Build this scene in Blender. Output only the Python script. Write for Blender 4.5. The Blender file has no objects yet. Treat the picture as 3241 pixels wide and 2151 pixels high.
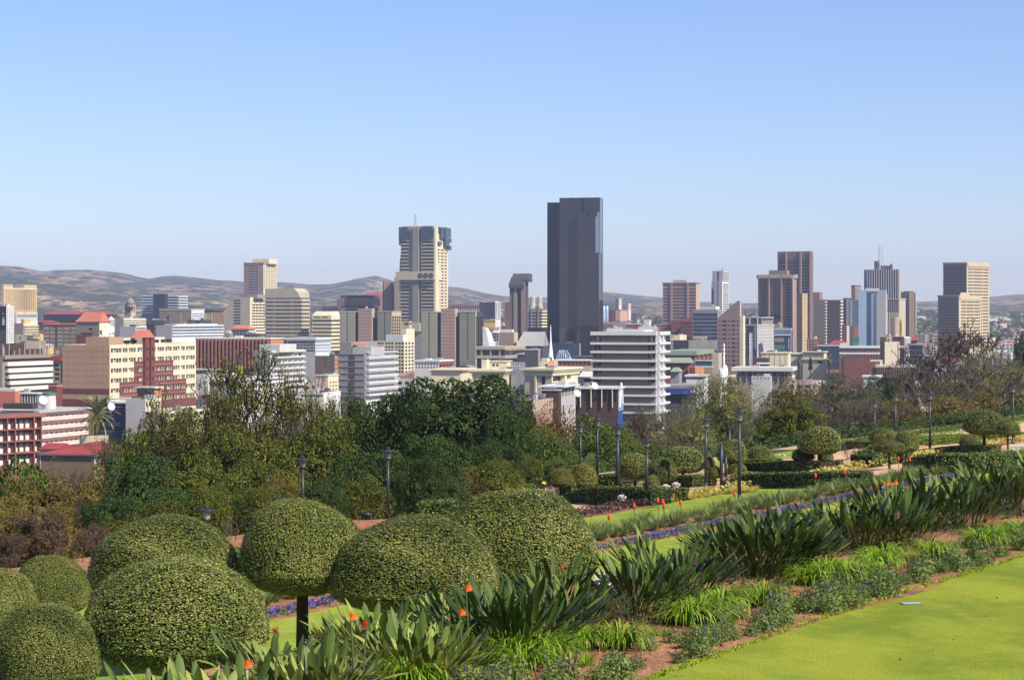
import bpy, math, random
import numpy as np
from math import sin, cos, radians as R, pi
random.seed(7); RNG = np.random.default_rng(7)
SC = bpy.context.scene; COL = SC.collection
# ------------------------------------------------------------ camera, sky, sun, exposure
FPX = 6900.0; CX = 1620.5; HY = 985.0          # focal length and horizon of the 3241 px wide photograph
cam_d = bpy.data.cameras.new("camera"); cam = bpy.data.objects.new("camera", cam_d); COL.objects.link(cam)
cam_d.sensor_width = 36; cam_d.lens = 36 * FPX / 3241; cam_d.shift_y = -(1075.5 - HY) / 3241
cam_d.clip_start = 0.5; cam_d.clip_end = 40000
cam.location = (0, 0, 0); cam.rotation_euler = (R(90), 0, 0); SC.camera = cam
SUN = np.array([0.57, -0.47, 0.68]); SUN /= np.linalg.norm(SUN)
elev = math.asin(SUN[2]); azim = math.atan2(SUN[0], SUN[1])
w = bpy.data.worlds.new("World"); SC.world = w; w.use_nodes = True
nt = w.node_tree; nt.nodes.clear()
sky = nt.nodes.new("ShaderNodeTexSky"); sky.sky_type = 'NISHITA'; sky.sun_disc = False
sky.sun_elevation = elev; sky.sun_rotation = azim; sky.altitude = 1300; sky.air_density = 1.15; sky.dust_density = 0.45; sky.ozone_density = 4.5
bg = nt.nodes.new("ShaderNodeBackground"); bg.inputs[1].default_value = 0.099
out = nt.nodes.new("ShaderNodeOutputWorld")
tint = nt.nodes.new("ShaderNodeMix"); tint.data_type = 'RGBA'; tint.blend_type = 'MULTIPLY'; tint.inputs[0].default_value = 1; tint.inputs[7].default_value = (.94, .93, 1.13, 1)
nt.links.new(sky.outputs[0], tint.inputs[6]); nt.links.new(tint.outputs[2], bg.inputs[0]); nt.links.new(bg.outputs[0], out.inputs[0])
sl = bpy.data.lights.new("sun", 'SUN'); sl.energy = 5.0; sl.angle = R(0.53); sl.color = (1.0, 0.93, 0.82)
so = bpy.data.objects.new("sun", sl); COL.objects.link(so)
from mathutils import Vector
so.rotation_euler = Vector(SUN).to_track_quat('Z', 'Y').to_euler()
SC.view_settings.view_transform = 'Standard'; SC.view_settings.look = 'None'
SC.view_settings.exposure = 0.44; SC.view_settings.gamma = 1; SC.view_settings.use_curve_mapping = False
SC.cycles.max_bounces = 6; SC.cycles.diffuse_bounces = 2; SC.cycles.glossy_bounces = 3; SC.cycles.transmission_bounces = 3
SC.cycles.volume_bounces = 1; SC.cycles.caustics_reflective = False; SC.cycles.caustics_refractive = False
# ------------------------------------------------------------ helpers
def srgb(r, g, b, k=1.0):
    f = lambda v: (v / 12.92 if v <= .04045 else ((v + .055) / 1.055) ** 2.4)
    return (f(r / 255) * k, f(g / 255) * k, f(b / 255) * k, 1)
MATS = {}
def mat(name, col, rough=.8, var=.12, scale=.15, spec=.3, metal=0., bump=0., col2=None, fine=0., bscale=20.):
    """surface whose colour wanders with a world-space noise; col2 = second colour"""
    if name in MATS: return MATS[name]
    m = bpy.data.materials.new(name); m.use_nodes = True; t = m.node_tree; p = t.nodes["Principled BSDF"]
    p.inputs["Roughness"].default_value = rough; p.inputs["Metallic"].default_value = metal
    p.inputs["Specular IOR Level"].default_value = spec
    g = t.nodes.new("ShaderNodeNewGeometry"); n = t.nodes.new("ShaderNodeTexNoise"); n.inputs["Scale"].default_value = scale
    n.inputs["Detail"].default_value = 8; n.inputs["Roughness"].default_value = .62
    t.links.new(g.outputs["Position"], n.inputs["Vector"])
    r = t.nodes.new("ShaderNodeValToRGB"); c2 = col2 or tuple(min(1, c * (1 + var)) for c in col[:3]) + (1,)
    c1 = col if col2 else tuple(c * (1 - var) for c in col[:3]) + (1,)
    r.color_ramp.elements[0].position = .32; r.color_ramp.elements[1].position = .68
    r.color_ramp.elements[0].color = c1; r.color_ramp.elements[1].color = c2
    t.links.new(n.outputs[0], r.inputs[0]); last = r.outputs[0]
    if fine:
        n2 = t.nodes.new("ShaderNodeTexNoise"); n2.inputs["Scale"].default_value = bscale; n2.inputs["Detail"].default_value = 5
        t.links.new(g.outputs["Position"], n2.inputs["Vector"])
        mr = t.nodes.new("ShaderNodeMapRange"); mr.inputs[1].default_value = .3; mr.inputs[2].default_value = .7
        mr.inputs[3].default_value = 1 - fine; mr.inputs[4].default_value = 1 + fine
        mx = t.nodes.new("ShaderNodeVectorMath"); mx.operation = 'SCALE'
        t.links.new(n2.outputs[0], mr.inputs[0]); t.links.new(last, mx.inputs[0]); t.links.new(mr.outputs[0], mx.inputs["Scale"]); last = mx.outputs[0]
    t.links.new(last, p.inputs["Base Color"])
    if bump:
        n3 = t.nodes.new("ShaderNodeTexNoise"); n3.inputs["Scale"].default_value = bscale; n3.inputs["Detail"].default_value = 6
        t.links.new(g.outputs["Position"], n3.inputs["Vector"])
        b = t.nodes.new("ShaderNodeBump"); b.inputs["Strength"].default_value = 1; b.inputs["Distance"].default_value = bump
        t.links.new(n3.outputs[0], b.inputs["Height"]); t.links.new(b.outputs[0], p.inputs["Normal"])
    MATS[name] = m; return m
def glass(name, col, rough=.08, spec=.5, lit=0.0, curtain=(.45, .43, .38, 1), tint=1.0):
    """window glass seen from outside; a share of the panes has pale curtains behind it"""
    if name in MATS: return MATS[name]
    m = bpy.data.materials.new(name); m.use_nodes = True; t = m.node_tree; p = t.nodes["Principled BSDF"]
    p.inputs["Roughness"].default_value = rough; p.inputs["Specular IOR Level"].default_value = spec
    oi = t.nodes.new("ShaderNodeObjectInfo"); g = t.nodes.new("ShaderNodeNewGeometry")
    wn = t.nodes.new("ShaderNodeTexNoise"); wn.inputs["Scale"].default_value = .45; wn.inputs["Detail"].default_value = 3
    t.links.new(g.outputs["Position"], wn.inputs["Vector"])
    ad = t.nodes.new("ShaderNodeMath"); ad.operation = 'ADD'; t.links.new(oi.outputs["Random"], ad.inputs[0]); t.links.new(wn.outputs[0], ad.inputs[1])
    r = t.nodes.new("ShaderNodeValToRGB"); e = r.color_ramp.elements
    e[0].position = .0; e[0].color = tuple(c * .6 for c in col[:3]) + (1,); e[1].position = 1.0; e[1].color = tuple(c * 1.5 for c in col[:3]) + (1,)
    if lit: 
        x = e.new(1.5 - lit); x.color = tuple(c * 1.3 for c in col[:3]) + (1,)
        y = e.new(min(1, 1.52 - lit)); y.color = curtain; e[-1].color = curtain
    half = t.nodes.new("ShaderNodeMath"); half.operation = 'MULTIPLY'; half.inputs[1].default_value = .62
    t.links.new(ad.outputs[0], half.inputs[0]); t.links.new(half.outputs[0], r.inputs[0]); t.links.new(r.outputs[0], p.inputs["Base Color"])
    MATS[name] = m; return m
def leafmat(name, cols, trans=.35, rough=.5, spec=.35):
    """leaf colours picked per leaf through the face attribute rnd"""
    if name in MATS: return MATS[name]
    m = bpy.data.materials.new(name); m.use_nodes = True; t = m.node_tree; p = t.nodes["Principled BSDF"]
    p.inputs["Roughness"].default_value = rough; p.inputs["Specular IOR Level"].default_value = spec
    a = t.nodes.new("ShaderNodeAttribute"); a.attribute_name = "rnd"; r = t.nodes.new("ShaderNodeValToRGB")
    n = len(cols)
    while len(r.color_ramp.elements) < n: r.color_ramp.elements.new(.5)
    for i, c in enumerate(cols):
        r.color_ramp.elements[i].position = i / max(1, n - 1)
    for i, c in enumerate(cols): r.color_ramp.elements[i].color = tuple(c[:3]) + (1,)
    oi = t.nodes.new("ShaderNodeObjectInfo"); mr = t.nodes.new("ShaderNodeMapRange"); mr.inputs[3].default_value = .82; mr.inputs[4].default_value = 1.18
    sc = t.nodes.new("ShaderNodeVectorMath"); sc.operation = 'SCALE'
    t.links.new(oi.outputs["Random"], mr.inputs[0]); t.links.new(mr.outputs[0], sc.inputs["Scale"])
    t.links.new(a.outputs["Fac"], r.inputs[0]); t.links.new(r.outputs[0], sc.inputs[0]); t.links.new(sc.outputs[0], p.inputs["Base Color"])
    tr = t.nodes.new("ShaderNodeBsdfTranslucent"); mx = t.nodes.new("ShaderNodeMixShader"); mx.inputs[0].default_value = trans
    t.links.new(sc.outputs[0], tr.inputs[0]); t.links.new(p.outputs[0], mx.inputs[1]); t.links.new(tr.outputs[0], mx.inputs[2])
    t.links.new(mx.outputs[0], t.nodes["Material Output"].inputs[0]); MATS[name] = m; return m

def link(o, parent=None, **k):
    COL.objects.link(o)
    if parent is not None: o.parent = parent
    for a, b in k.items():
        if b is not None: o[a] = b
    return o
def empty(name, loc, rz=0, label=None, cat=None, group=None):
    o = bpy.data.objects.new(name, None); o.location = loc; o.rotation_euler = (0, 0, rz); o.empty_display_size = .5
    return link(o, None, label=label, category=cat, group=group)
def mesh(name, v, f, mats, mi=None, smooth=False):
    me = bpy.data.meshes.new(name); me.from_pydata([tuple(map(float, p)) for p in v], [], f)
    for m in (mats if isinstance(mats, (list, tuple)) else [mats]): me.materials.append(m)
    if mi is not None: me.polygons.foreach_set("material_index", mi)
    if smooth: me.polygons.foreach_set("use_smooth", [True] * len(f))
    me.update(); return me
def ob(name, me, parent=None, loc=(0, 0, 0), rot=(0, 0, 0), scale=(1, 1, 1), **k):
    o = bpy.data.objects.new(name, me); o.location = loc; o.rotation_euler = rot; o.scale = scale
    return link(o, parent, **k)
UC = {}
CV = [(0,0,0),(1,0,0),(1,1,0),(0,1,0),(0,0,1),(1,0,1),(1,1,1),(0,1,1)]
CF = [(0,3,2,1),(4,5,6,7),(0,1,5,4),(1,2,6,5),(2,3,7,6),(3,0,4,7)]
def box(parent, name, m, x0, x1, y0, y1, z0, z1, **k):
    if m.name not in UC: UC[m.name] = mesh("box_" + m.name, CV, CF, m)
    return ob(name, UC[m.name], parent, (min(x0,x1), min(y0,y1), min(z0,z1)), (0,0,0), (abs(x1-x0), abs(y1-y0), abs(z1-z0)), **k)
def qmesh(name, V, m, rnd=None, smooth=False, quads=True):
    """V: (N,4,3) or (N,3,3) loose polygons"""
    N, K = V.shape[:2]; me = bpy.data.meshes.new(name)
    me.vertices.add(N*K); me.vertices.foreach_set("co", V.reshape(-1).astype(np.float32))
    me.loops.add(N*K); me.loops.foreach_set("vertex_index", np.arange(N*K, dtype=np.int32))
    me.polygons.add(N); me.polygons.foreach_set("loop_start", np.arange(0, N*K, K, dtype=np.int32))
    try: me.polygons.foreach_set("loop_total", np.full(N, K, dtype=np.int32))
    except Exception: pass
    me.materials.append(m)
    if rnd is not None:
        a = me.attributes.new("rnd", 'FLOAT', 'FACE'); a.data.foreach_set("value", rnd.astype(np.float32))
    me.update(calc_edges=True); return me
def unit(a): return a / np.maximum(1e-9, np.linalg.norm(a, axis=-1, keepdims=True))
def leaves(P, Nn, size, asp=.5, jit=.6, up=0., rng=RNG):
    """one kite-shaped leaf per point, facing roughly Nn"""
    n = len(P); Nn = unit(Nn + jit * rng.normal(size=(n, 3)) + np.array([0, 0, up]))
    T = unit(np.cross(Nn, rng.normal(size=(n, 3)))); B = np.cross(Nn, T)
    s = (size * rng.uniform(.65, 1.35, n))[:, None]
    c = P; return np.stack([c - T*s*.5, c + B*s*asp*.5 - T*s*.05, c + T*s*.5, c - B*s*asp*.5 - T*s*.05], 1)
def lathe(name, prof, m, n=16, smooth=True):
    v = []; f = []
    for r, z in prof:
        for i in range(n): v.append((r*cos(2*pi*i/n), r*sin(2*pi*i/n), z))
    for j in range(len(prof)-1):
        for i in range(n): a = j*n+i; b = j*n+(i+1) % n; f.append((a, b, b+n, a+n))
    f.append(tuple(range(n))[::-1]); f.append(tuple((len(prof)-1)*n+i for i in range(n)))
    return mesh(name, v, f, m, smooth=smooth)
def tubes(segs, sides=4):
    """segs: array (N,8) x0 y0 z0 r0 x1 y1 z1 r1 -> quads (N*sides,4,3)"""
    S = np.asarray(segs, float); a = S[:, 0:3]; b = S[:, 4:7]; d = unit(b - a)
    h = np.where(np.abs(d[:, 2:3]) > .9, np.array([[1., 0, 0]]), np.array([[0., 0, 1]])); u = unit(np.cross(d, h)); w_ = np.cross(d, u)
    Q = []
    for i in range(sides):
        t0 = 2*pi*i/sides; t1 = 2*pi*(i+1)/sides
        e0 = u*cos(t0)+w_*sin(t0); e1 = u*cos(t1)+w_*sin(t1)
        Q.append(np.stack([a+e0*S[:, 3:4], a+e1*S[:, 3:4], b+e1*S[:, 7:8], b+e0*S[:, 7:8]], 1))
    return np.concatenate(Q)
ORD = "first second third fourth fifth sixth seventh eighth ninth tenth eleventh twelfth thirteenth fourteenth fifteenth sixteenth seventeenth eighteenth nineteenth twentieth".split()
def ordn(i):
    if i < 20: return ORD[i]
    if i > 98: return "last"
    tens = ["twenty", "thirty", "forty", "fifty", "sixty", "seventy", "eighty", "ninety"]
    i += 1; t, u = divmod(i, 10)
    return (tens[t-2] + "-" + ORD[u-1]) if u else tens[t-2][:-1] + "ieth"
# ------------------------------------------------------------ the lie of the land (metres, eye at the origin)
SB = np.array([-200, 0, 2, 7, 12.7, 18, 21, 38, 44, 50, 54, 57, 60, 66, 75, 110, 200, 320, 3000.])
ZB = np.array([-1.0, -1.7, -1.75, -4.75, -4.75, -4.75, -8.3, -8.4, -8.9, -9.3, -9.9, -10.8, -11.5, -12.3, -14, -22, -37, -50, -50.])
def sv(x, y): return -0.866*x + 0.5*y
def tv(x, y): return 0.5*x + 0.866*y
def xy(s, t): return (-0.866*s + 0.5*t, 0.5*s + 0.866*t)
FY = np.array([0, 2400, 3200, 4200, 5200, 60000.]); FZ = np.array([-50, -50, -38, -18, -4, -4.])
def zst(s, t):                                 # the left part of the path runs on a low soil bank
    return float(np.interp(s, SB, ZB)) + float(np.interp(s, [50, 54, 57], [0, .8, 0]))*float(np.interp(t, [-300, 78, 92, 400], [1, 1, 0, 0])) \
        + float(np.interp(s, [50, 57, 60, 66, 75], [0, .9, 1.4, 1.8, 0]))*float(np.interp(t, [112, 124], [0, 1]))   # and the right part levels out into the far terraces
def ground(x, y):
    z = zst(sv(x, y), tv(x, y))
    if y > 2400: z = max(z, float(np.interp(y, FY, FZ)))
    return z
def ray(px, py): return ((px-CX)/FPX, (HY-py)/FPX)
def at(px, py, off=0.):
    """the point of the ground seen at a pixel of the photograph"""
    u, v = ray(px, py); y = 15.
    while y < 4000:
        if v*y <= ground(u*y, y) + off or (py > 1300 and sv(u*y, y) > 63): break
        y *= 1.0015
    return (u*y, y, ground(u*y, y))
def at_s(px, s):
    u = (px-CX)/FPX; y = s/(0.5-0.866*u); return (u*y, y, ground(u*y, y))
def at_top(px, py, h, y0=60.):
    """ground point where a thing h metres tall reaches up to the pixel"""
    u, v = ray(px, py); y = y0; best = None
    while y < 260:
        e = abs(v*y - (ground(u*y, y)+h)) / y
        if best is None or e < best[0]: best = (e, y)
        y *= 1.005
    y = best[1]; return (u*y, y, ground(u*y, y))
# ------------------------------------------------------------ ground, lawns, paths
M_SOIL = mat("garden_soil", srgb(122, 84, 56), .95, scale=1.2, col2=srgb(168, 122, 86), fine=.25, bscale=9, bump=.05)
M_LITTER = mat("woodland_floor", srgb(52, 44, 30), .95, scale=.3, col2=srgb(84, 76, 46), fine=.3, bscale=4)
M_PATH = mat("sandy_path", srgb(196, 150, 112), .95, scale=.5, col2=srgb(214, 178, 140), fine=.1, bscale=12)
M_DRY = mat("dry_ground", srgb(176, 150, 98), .95, scale=.25, col2=srgb(190, 170, 120), fine=.12, bscale=6)
def lawnmat(name, a, b, c):
    m = bpy.data.materials.new(name); m.use_nodes = True; t = m.node_tree; p = t.nodes["Principled BSDF"]
    p.inputs["Roughness"].default_value = .8; p.inputs["Specular IOR Level"].default_value = .12
    g = t.nodes.new("ShaderNodeNewGeometry"); L = t.links.new
    def noise(sc, det=4, vec=None):
        n = t.nodes.new("ShaderNodeTexNoise"); n.inputs["Scale"].default_value = sc; n.inputs["Detail"].default_value = det; n.inputs["Roughness"].default_value = .6
        L(vec or g.outputs["Position"], n.inputs["Vector"]); return n.outputs[0]
    def ramp(x, lo, hi, c0, c1):
        r = t.nodes.new("ShaderNodeValToRGB"); r.color_ramp.elements[0].position = lo; r.color_ramp.elements[1].position = hi
        r.color_ramp.elements[0].color = c0; r.color_ramp.elements[1].color = c1; L(x, r.inputs[0]); return r.outputs[0]
    st = t.nodes.new("ShaderNodeMapping"); st.inputs["Rotation"].default_value = (0, 0, R(30)); st.inputs["Scale"].default_value = (1, .6, 1)
    L(g.outputs["Position"], st.inputs["Vector"])
    big = ramp(noise(.45, 6, st.outputs[0]), .40, .60, a, b)
    mid = noise(2.3, 6); f = ramp(mid, .5, .95, (0, 0, 0, 1), (1, 1, 1, 1))
    mx = t.nodes.new("ShaderNodeMix"); mx.data_type = 'RGBA'; L(f, mx.inputs[0]); L(big, mx.inputs[6]); mx.inputs[7].default_value = c
    fn = noise(38, 5); mr = t.nodes.new("ShaderNodeMapRange"); mr.inputs[1].default_value = .32; mr.inputs[2].default_value = .68; mr.inputs[3].default_value = .62; mr.inputs[4].default_value = 1.32
    L(fn, mr.inputs[0]); sc = t.nodes.new("ShaderNodeVectorMath"); sc.operation = 'SCALE'; L(mx.outputs[2], sc.inputs[0]); L(mr.outputs[0], sc.inputs["Scale"])
    L(sc.outputs[0], p.inputs["Base Color"])
    bp = t.nodes.new("ShaderNodeBump"); bp.inputs["Distance"].default_value = .02; L(noise(60, 4), bp.inputs["Height"]); L(bp.outputs[0], p.inputs["Normal"])
    MATS[name] = m; return m
M_LAWN = lawnmat("lawn_grass", srgb(118, 134, 34), srgb(150, 158, 46), srgb(170, 170, 70))
M_LAWN2 = lawnmat("lower_lawn_grass", srgb(128, 146, 38), srgb(156, 166, 56), srgb(176, 176, 84))
def strip(name, m, s0, s1, t0, t1, off, wav=0., nt_=60, seed=1, both=False):
    ss = sorted(set([s0, s1] + [float(s) for s in SB if s0 < s < s1])); v = []; f = []
    rr = random.Random(seed); ph = [rr.uniform(0, 6) for _ in range(4)]
    n = len(ss)
    TS = sorted(set([t0+(t1-t0)*i/nt_ for i in range(nt_+1)]+[q for q in (78., 92., 112., 124.) if t0 < q < t1])); nt_ = len(TS)-1
    for i in range(nt_+1):
        t = TS[i]; w0 = wav*(sin(t*.5+ph[0])*.6+sin(t*1.3+ph[1])*.4); w1 = wav*(sin(t*.43+ph[2])*.6+sin(t*1.1+ph[3])*.4)
        for j, s in enumerate(ss):
            s_ = s + (w1 if j == n-1 else 0) + (w0 if j == 0 and both else 0); x, y = xy(s_, t)
            v.append((x, y, zst(s_, t) + off))
    for i in range(nt_):
        for j in range(n-1): a = i*n+j; f.append((a, a+n, a+n+1, a+1))
    return ob(name, mesh(name, v, f, m), None, kind="structure")
# base hillside: soil and litter to the foot of the slope
def base_land():
    ss = list(SB[:-1]) + [420.]; ts = [-260] + sorted(list(range(-200, 801, 50))+[78, 92, 112, 124]); v = []; f = []; n = len(ss)
    for t in ts:
        for s in ss: x, y = xy(s, t); v.append((x, y, zst(s, t)))
    mi = []
    for i in range(len(ts)-1):
        for j in range(n-1): a = i*n+j; f.append((a, a+n, a+n+1, a+1)); mi.append(0 if ss[j] < 60 else 1)
    ob("hillside", mesh("hillside", v, f, [M_SOIL, M_LITTER], mi), None, kind="structure")
base_land()
strip("upper_slope", M_LAWN, -60, 2, -30, 130, .006)
strip("front_lawn", M_LAWN, 2, 12.6, 0, 110, .010, .16, 220, 3)
strip("terrace_bank", M_LAWN2, 18.2, 21, -30, 200, .010)
strip("lower_lawn", M_LAWN2, 21, 35.3, -20, 240, .012, .15, 200, 4)
strip("middle_lawn", M_LAWN2, 39.2, 44.3, 10, 108, .012, .2, 200, 5, True)
strip("sandy_path", M_PATH, 39.3, 44.2, 108.3, 300, .016, .3, 120, 23, True)
strip("far_lawn", M_LAWN2, 46.2, 50.2, 10, 88, .012, .2, 120, 6, True)
strip("sandy_path", M_PATH, 45.6, 50.4, 89, 300, .014, .3, 120, 17, True)
strip("sandy_path", M_PATH, 50.6, 56.5, 100, 300, .03, .25, 150, 7, True)
strip("terrace_lawn", M_LAWN2, 59.5, 62, 116, 300, .02, .2, 90, 9, True)
strip("dry_lawn", M_DRY, 56.8, 66, 60, 300, .010, .5, 90, 8, True)
M_CITYG = mat("city_ground_earth", srgb(104, 96, 80), .95, scale=.012, col2=srgb(134, 124, 108), fine=.3, bscale=.12)
M_BUSH = mat("far_bush", srgb(56, 62, 42), .95, scale=.006, col2=srgb(120, 104, 76), fine=.45, bscale=.035)
def city():
    xs = [-9000, -4000, -2000, -1000, -500, 0, 500, 1000, 2000, 4000, 9000]; ys = [-1200, 0, 300, 1200, 2400, 3200, 4200, 5200, 9500]; v = []; f = []
    for y in ys:
        for x in xs: v.append((x, y, (float(np.interp(y, FY, FZ))) - .6))
    n = len(xs)
    for i in range(len(ys)-1):
        for j in range(n-1): a = i*n+j; f.append((a, a+1, a+1+n, a+n))
    ob("city_ground", mesh("city_ground", v, f, M_CITYG), None, kind="structure")
city()
def asphalt(name, x0, y0, x1, y1, wd):
    m = mat("asphalt", (.05, .05, .052, 1), .9, .2, .1); d = math.hypot(x1-x0, y1-y0); nx, ny = -(y1-y0)/d*wd/2, (x1-x0)/d*wd/2
    ob(name, mesh(name, [(x0+nx, y0+ny, -49.9), (x0-nx, y0-ny, -49.9), (x1-nx, y1-ny, -49.9), (x1+nx, y1+ny, -49.9)], [(0, 1, 2, 3)], m), None, kind="structure")
for k in range(5): 
    asphalt("city_street", -420+190*k, 700, -420+190*k+580, 2380, 14)
for k in range(4):
    asphalt("city_street", -600, 1010+330*k+.2, 900, 1010+330*k-540, 12) if False else None
# hills: real ridges with depth, crest heights read off the skyline
def fbm2(x, y, seed, oct=6, base=1.0):
    r = np.random.default_rng(seed); z = np.zeros_like(x); a = 1.; fr = base
    for _ in range(oct):
        for _k in range(3):
            th = r.uniform(0, 2*pi); ph = r.uniform(0, 2*pi); z += a/3*np.sin((x*cos(th)+y*sin(th))*fr*r.uniform(.8, 1.2)+ph)
        a *= .52; fr *= 2.05
    return z
def hillmat(name, cols, sc, trees):
    m = bpy.data.materials.new(name); m.use_nodes = True; t = m.node_tree; p = t.nodes["Principled BSDF"]; p.inputs["Roughness"].default_value = .95; p.inputs["Specular IOR Level"].default_value = .05
    g = t.nodes.new("ShaderNodeNewGeometry"); L = t.links.new
    mp = t.nodes.new("ShaderNodeMapping"); mp.inputs["Scale"].default_value = (1, .45, 1.5); L(g.outputs["Position"], mp.inputs["Vector"])
    n = t.nodes.new("ShaderNodeTexNoise"); n.inputs["Scale"].default_value = sc; n.inputs["Detail"].default_value = 9; n.inputs["Roughness"].default_value = .62; n.inputs["Distortion"].default_value = .4; L(mp.outputs[0], n.inputs["Vector"])
    r = t.nodes.new("ShaderNodeValToRGB"); e = r.color_ramp.elements
    for _ in range(len(cols)-2): e.new(.5)
    for i in range(len(cols)): e[i].position = .34+.32*i/(len(cols)-1)
    for i in range(len(cols)): e[i].color = cols[i]
    L(n.outputs[0], r.inputs[0])
    n2 = t.nodes.new("ShaderNodeTexNoise"); n2.inputs["Scale"].default_value = sc*4.5; n2.inputs["Detail"].default_value = 6; n2.inputs["Roughness"].default_value = .7; L(mp.outputs[0], n2.inputs["Vector"])
    r2 = t.nodes.new("ShaderNodeValToRGB"); r2.color_ramp.elements[0].position = trees-.03; r2.color_ramp.elements[1].position = trees+.04; L(n2.outputs[0], r2.inputs[0])
    mx = t.nodes.new("ShaderNodeMix"); mx.data_type = 'RGBA'; L(r2.outputs[0], mx.inputs[0]); L(r.outputs[0], mx.inputs[6]); mx.inputs[7].default_value = srgb(64, 70, 52)
    L(mx.outputs[2], p.inputs["Base Color"]); MATS[name] = m; return m
M_HILL = hillmat("hill_grassland", [srgb(84, 86, 66), srgb(112, 102, 80), srgb(144, 124, 100), srgb(170, 142, 120)], .0045, .50)
M_HILL2 = hillmat("hill_scrub", [srgb(52, 60, 42), srgb(78, 78, 52), srgb(150, 124, 90), srgb(196, 164, 116)], .007, .49)
def hills(name, Y0, Yc, prof, m, zb, seed, amp, nx=300, ny=26):
    P = np.array(prof, float); px = np.linspace(-300, 3560, nx); top = np.interp(px, P[:, 0], P[:, 1])
    v = []; f = []
    wv = fbm2(px*.01, px*0, seed, 6, 1.6)
    for j in range(ny+6):
        k = j/ny; Yl = Y0 + (Yc-Y0)*k
        prof_k = min(1, k)**.85 if k <= 1 else 1 - (k-1)*1.3
        n = fbm2(px*.012, np.full_like(px, k*5.), seed+3, 5, 1.)
        for i in range(nx):
            u = (px[i]-CX)/FPX; zt = (HY-top[i])/FPX*Yc
            z = zb + (zt+wv[i]*amp*.34-zb)*prof_k + n[i]*amp*sin(pi*min(1, k))*1.
            v.append((u*Yc*(.75+.25*Yl/Yc), Yl, z))
    for j in range(ny+5):
        for i in range(nx-1): a = j*nx+i; f.append((a, a+1, a+1+nx, a+nx))
    ob(name, mesh(name, v, f, m, smooth=True), None, kind="structure")
hills("hills", 4900, 7000, [(-300, 846), (0, 842), (60, 846), (130, 856), (200, 850), (280, 853), (330, 859), (400, 870), (450, 881), (475, 883), (520, 874), (560, 871), (640, 878), (700, 886), (760, 891), (820, 895), (887, 893), (985, 899), (1050, 900), (1100, 890), (1150, 878), (1185, 871), (1215, 877), (1250, 891), (1330, 905), (1420, 908), (1480, 915), (1530, 927), (1600, 938), (1740, 940), (1860, 930), (1905, 923), (1950, 927), (2030, 935), (2100, 944), (2215, 955), (2330, 958), (2560, 957), (2800, 955), (2900, 953), (2990, 953), (3060, 947), (3130, 941), (3190, 933), (3235, 929), (3560, 925)], M_HILL, -8, 11, 9)
hills("foothills", 4000, 5200, [(-300, 860), (0, 872), (60, 872), (140, 884), (230, 900), (320, 912), (420, 925), (520, 932), (640, 944), (760, 950), (900, 944), (1000, 940), (1100, 950), (1200, 955), (1500, 962), (1800, 972), (1900, 958), (1990, 962), (2100, 975), (2400, 978), (2700, 980), (2950, 976), (3100, 968), (3241, 962), (3560, 955)], M_HILL2, -22, 23, 7)
# haze: one closed box of pale even air
hz = bpy.data.materials.new("haze_air"); hz.use_nodes = True; t_ = hz.node_tree; t_.nodes.clear()
vo = t_.nodes.new("ShaderNodeVolumePrincipled"); vo.inputs["Color"].default_value = (.62, .73, 1.0, 1); vo.inputs["Density"].default_value = .00008; vo.inputs["Anisotropy"].default_value = .2
oo = t_.nodes.new("ShaderNodeOutputMaterial"); t_.links.new(vo.outputs[0], oo.inputs[1])
HZ = [(-9500, -1500, -60), (9500, -1500, -60), (9500, 9800, -60), (-9500, 9800, -60), (-9500, -1500, 190), (9500, -1500, 190), (9500, 9800, 190), (-9500, 9800, 190)]
ob("haze", mesh("haze", HZ, CF, hz), None, kind="stuff")
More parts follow.
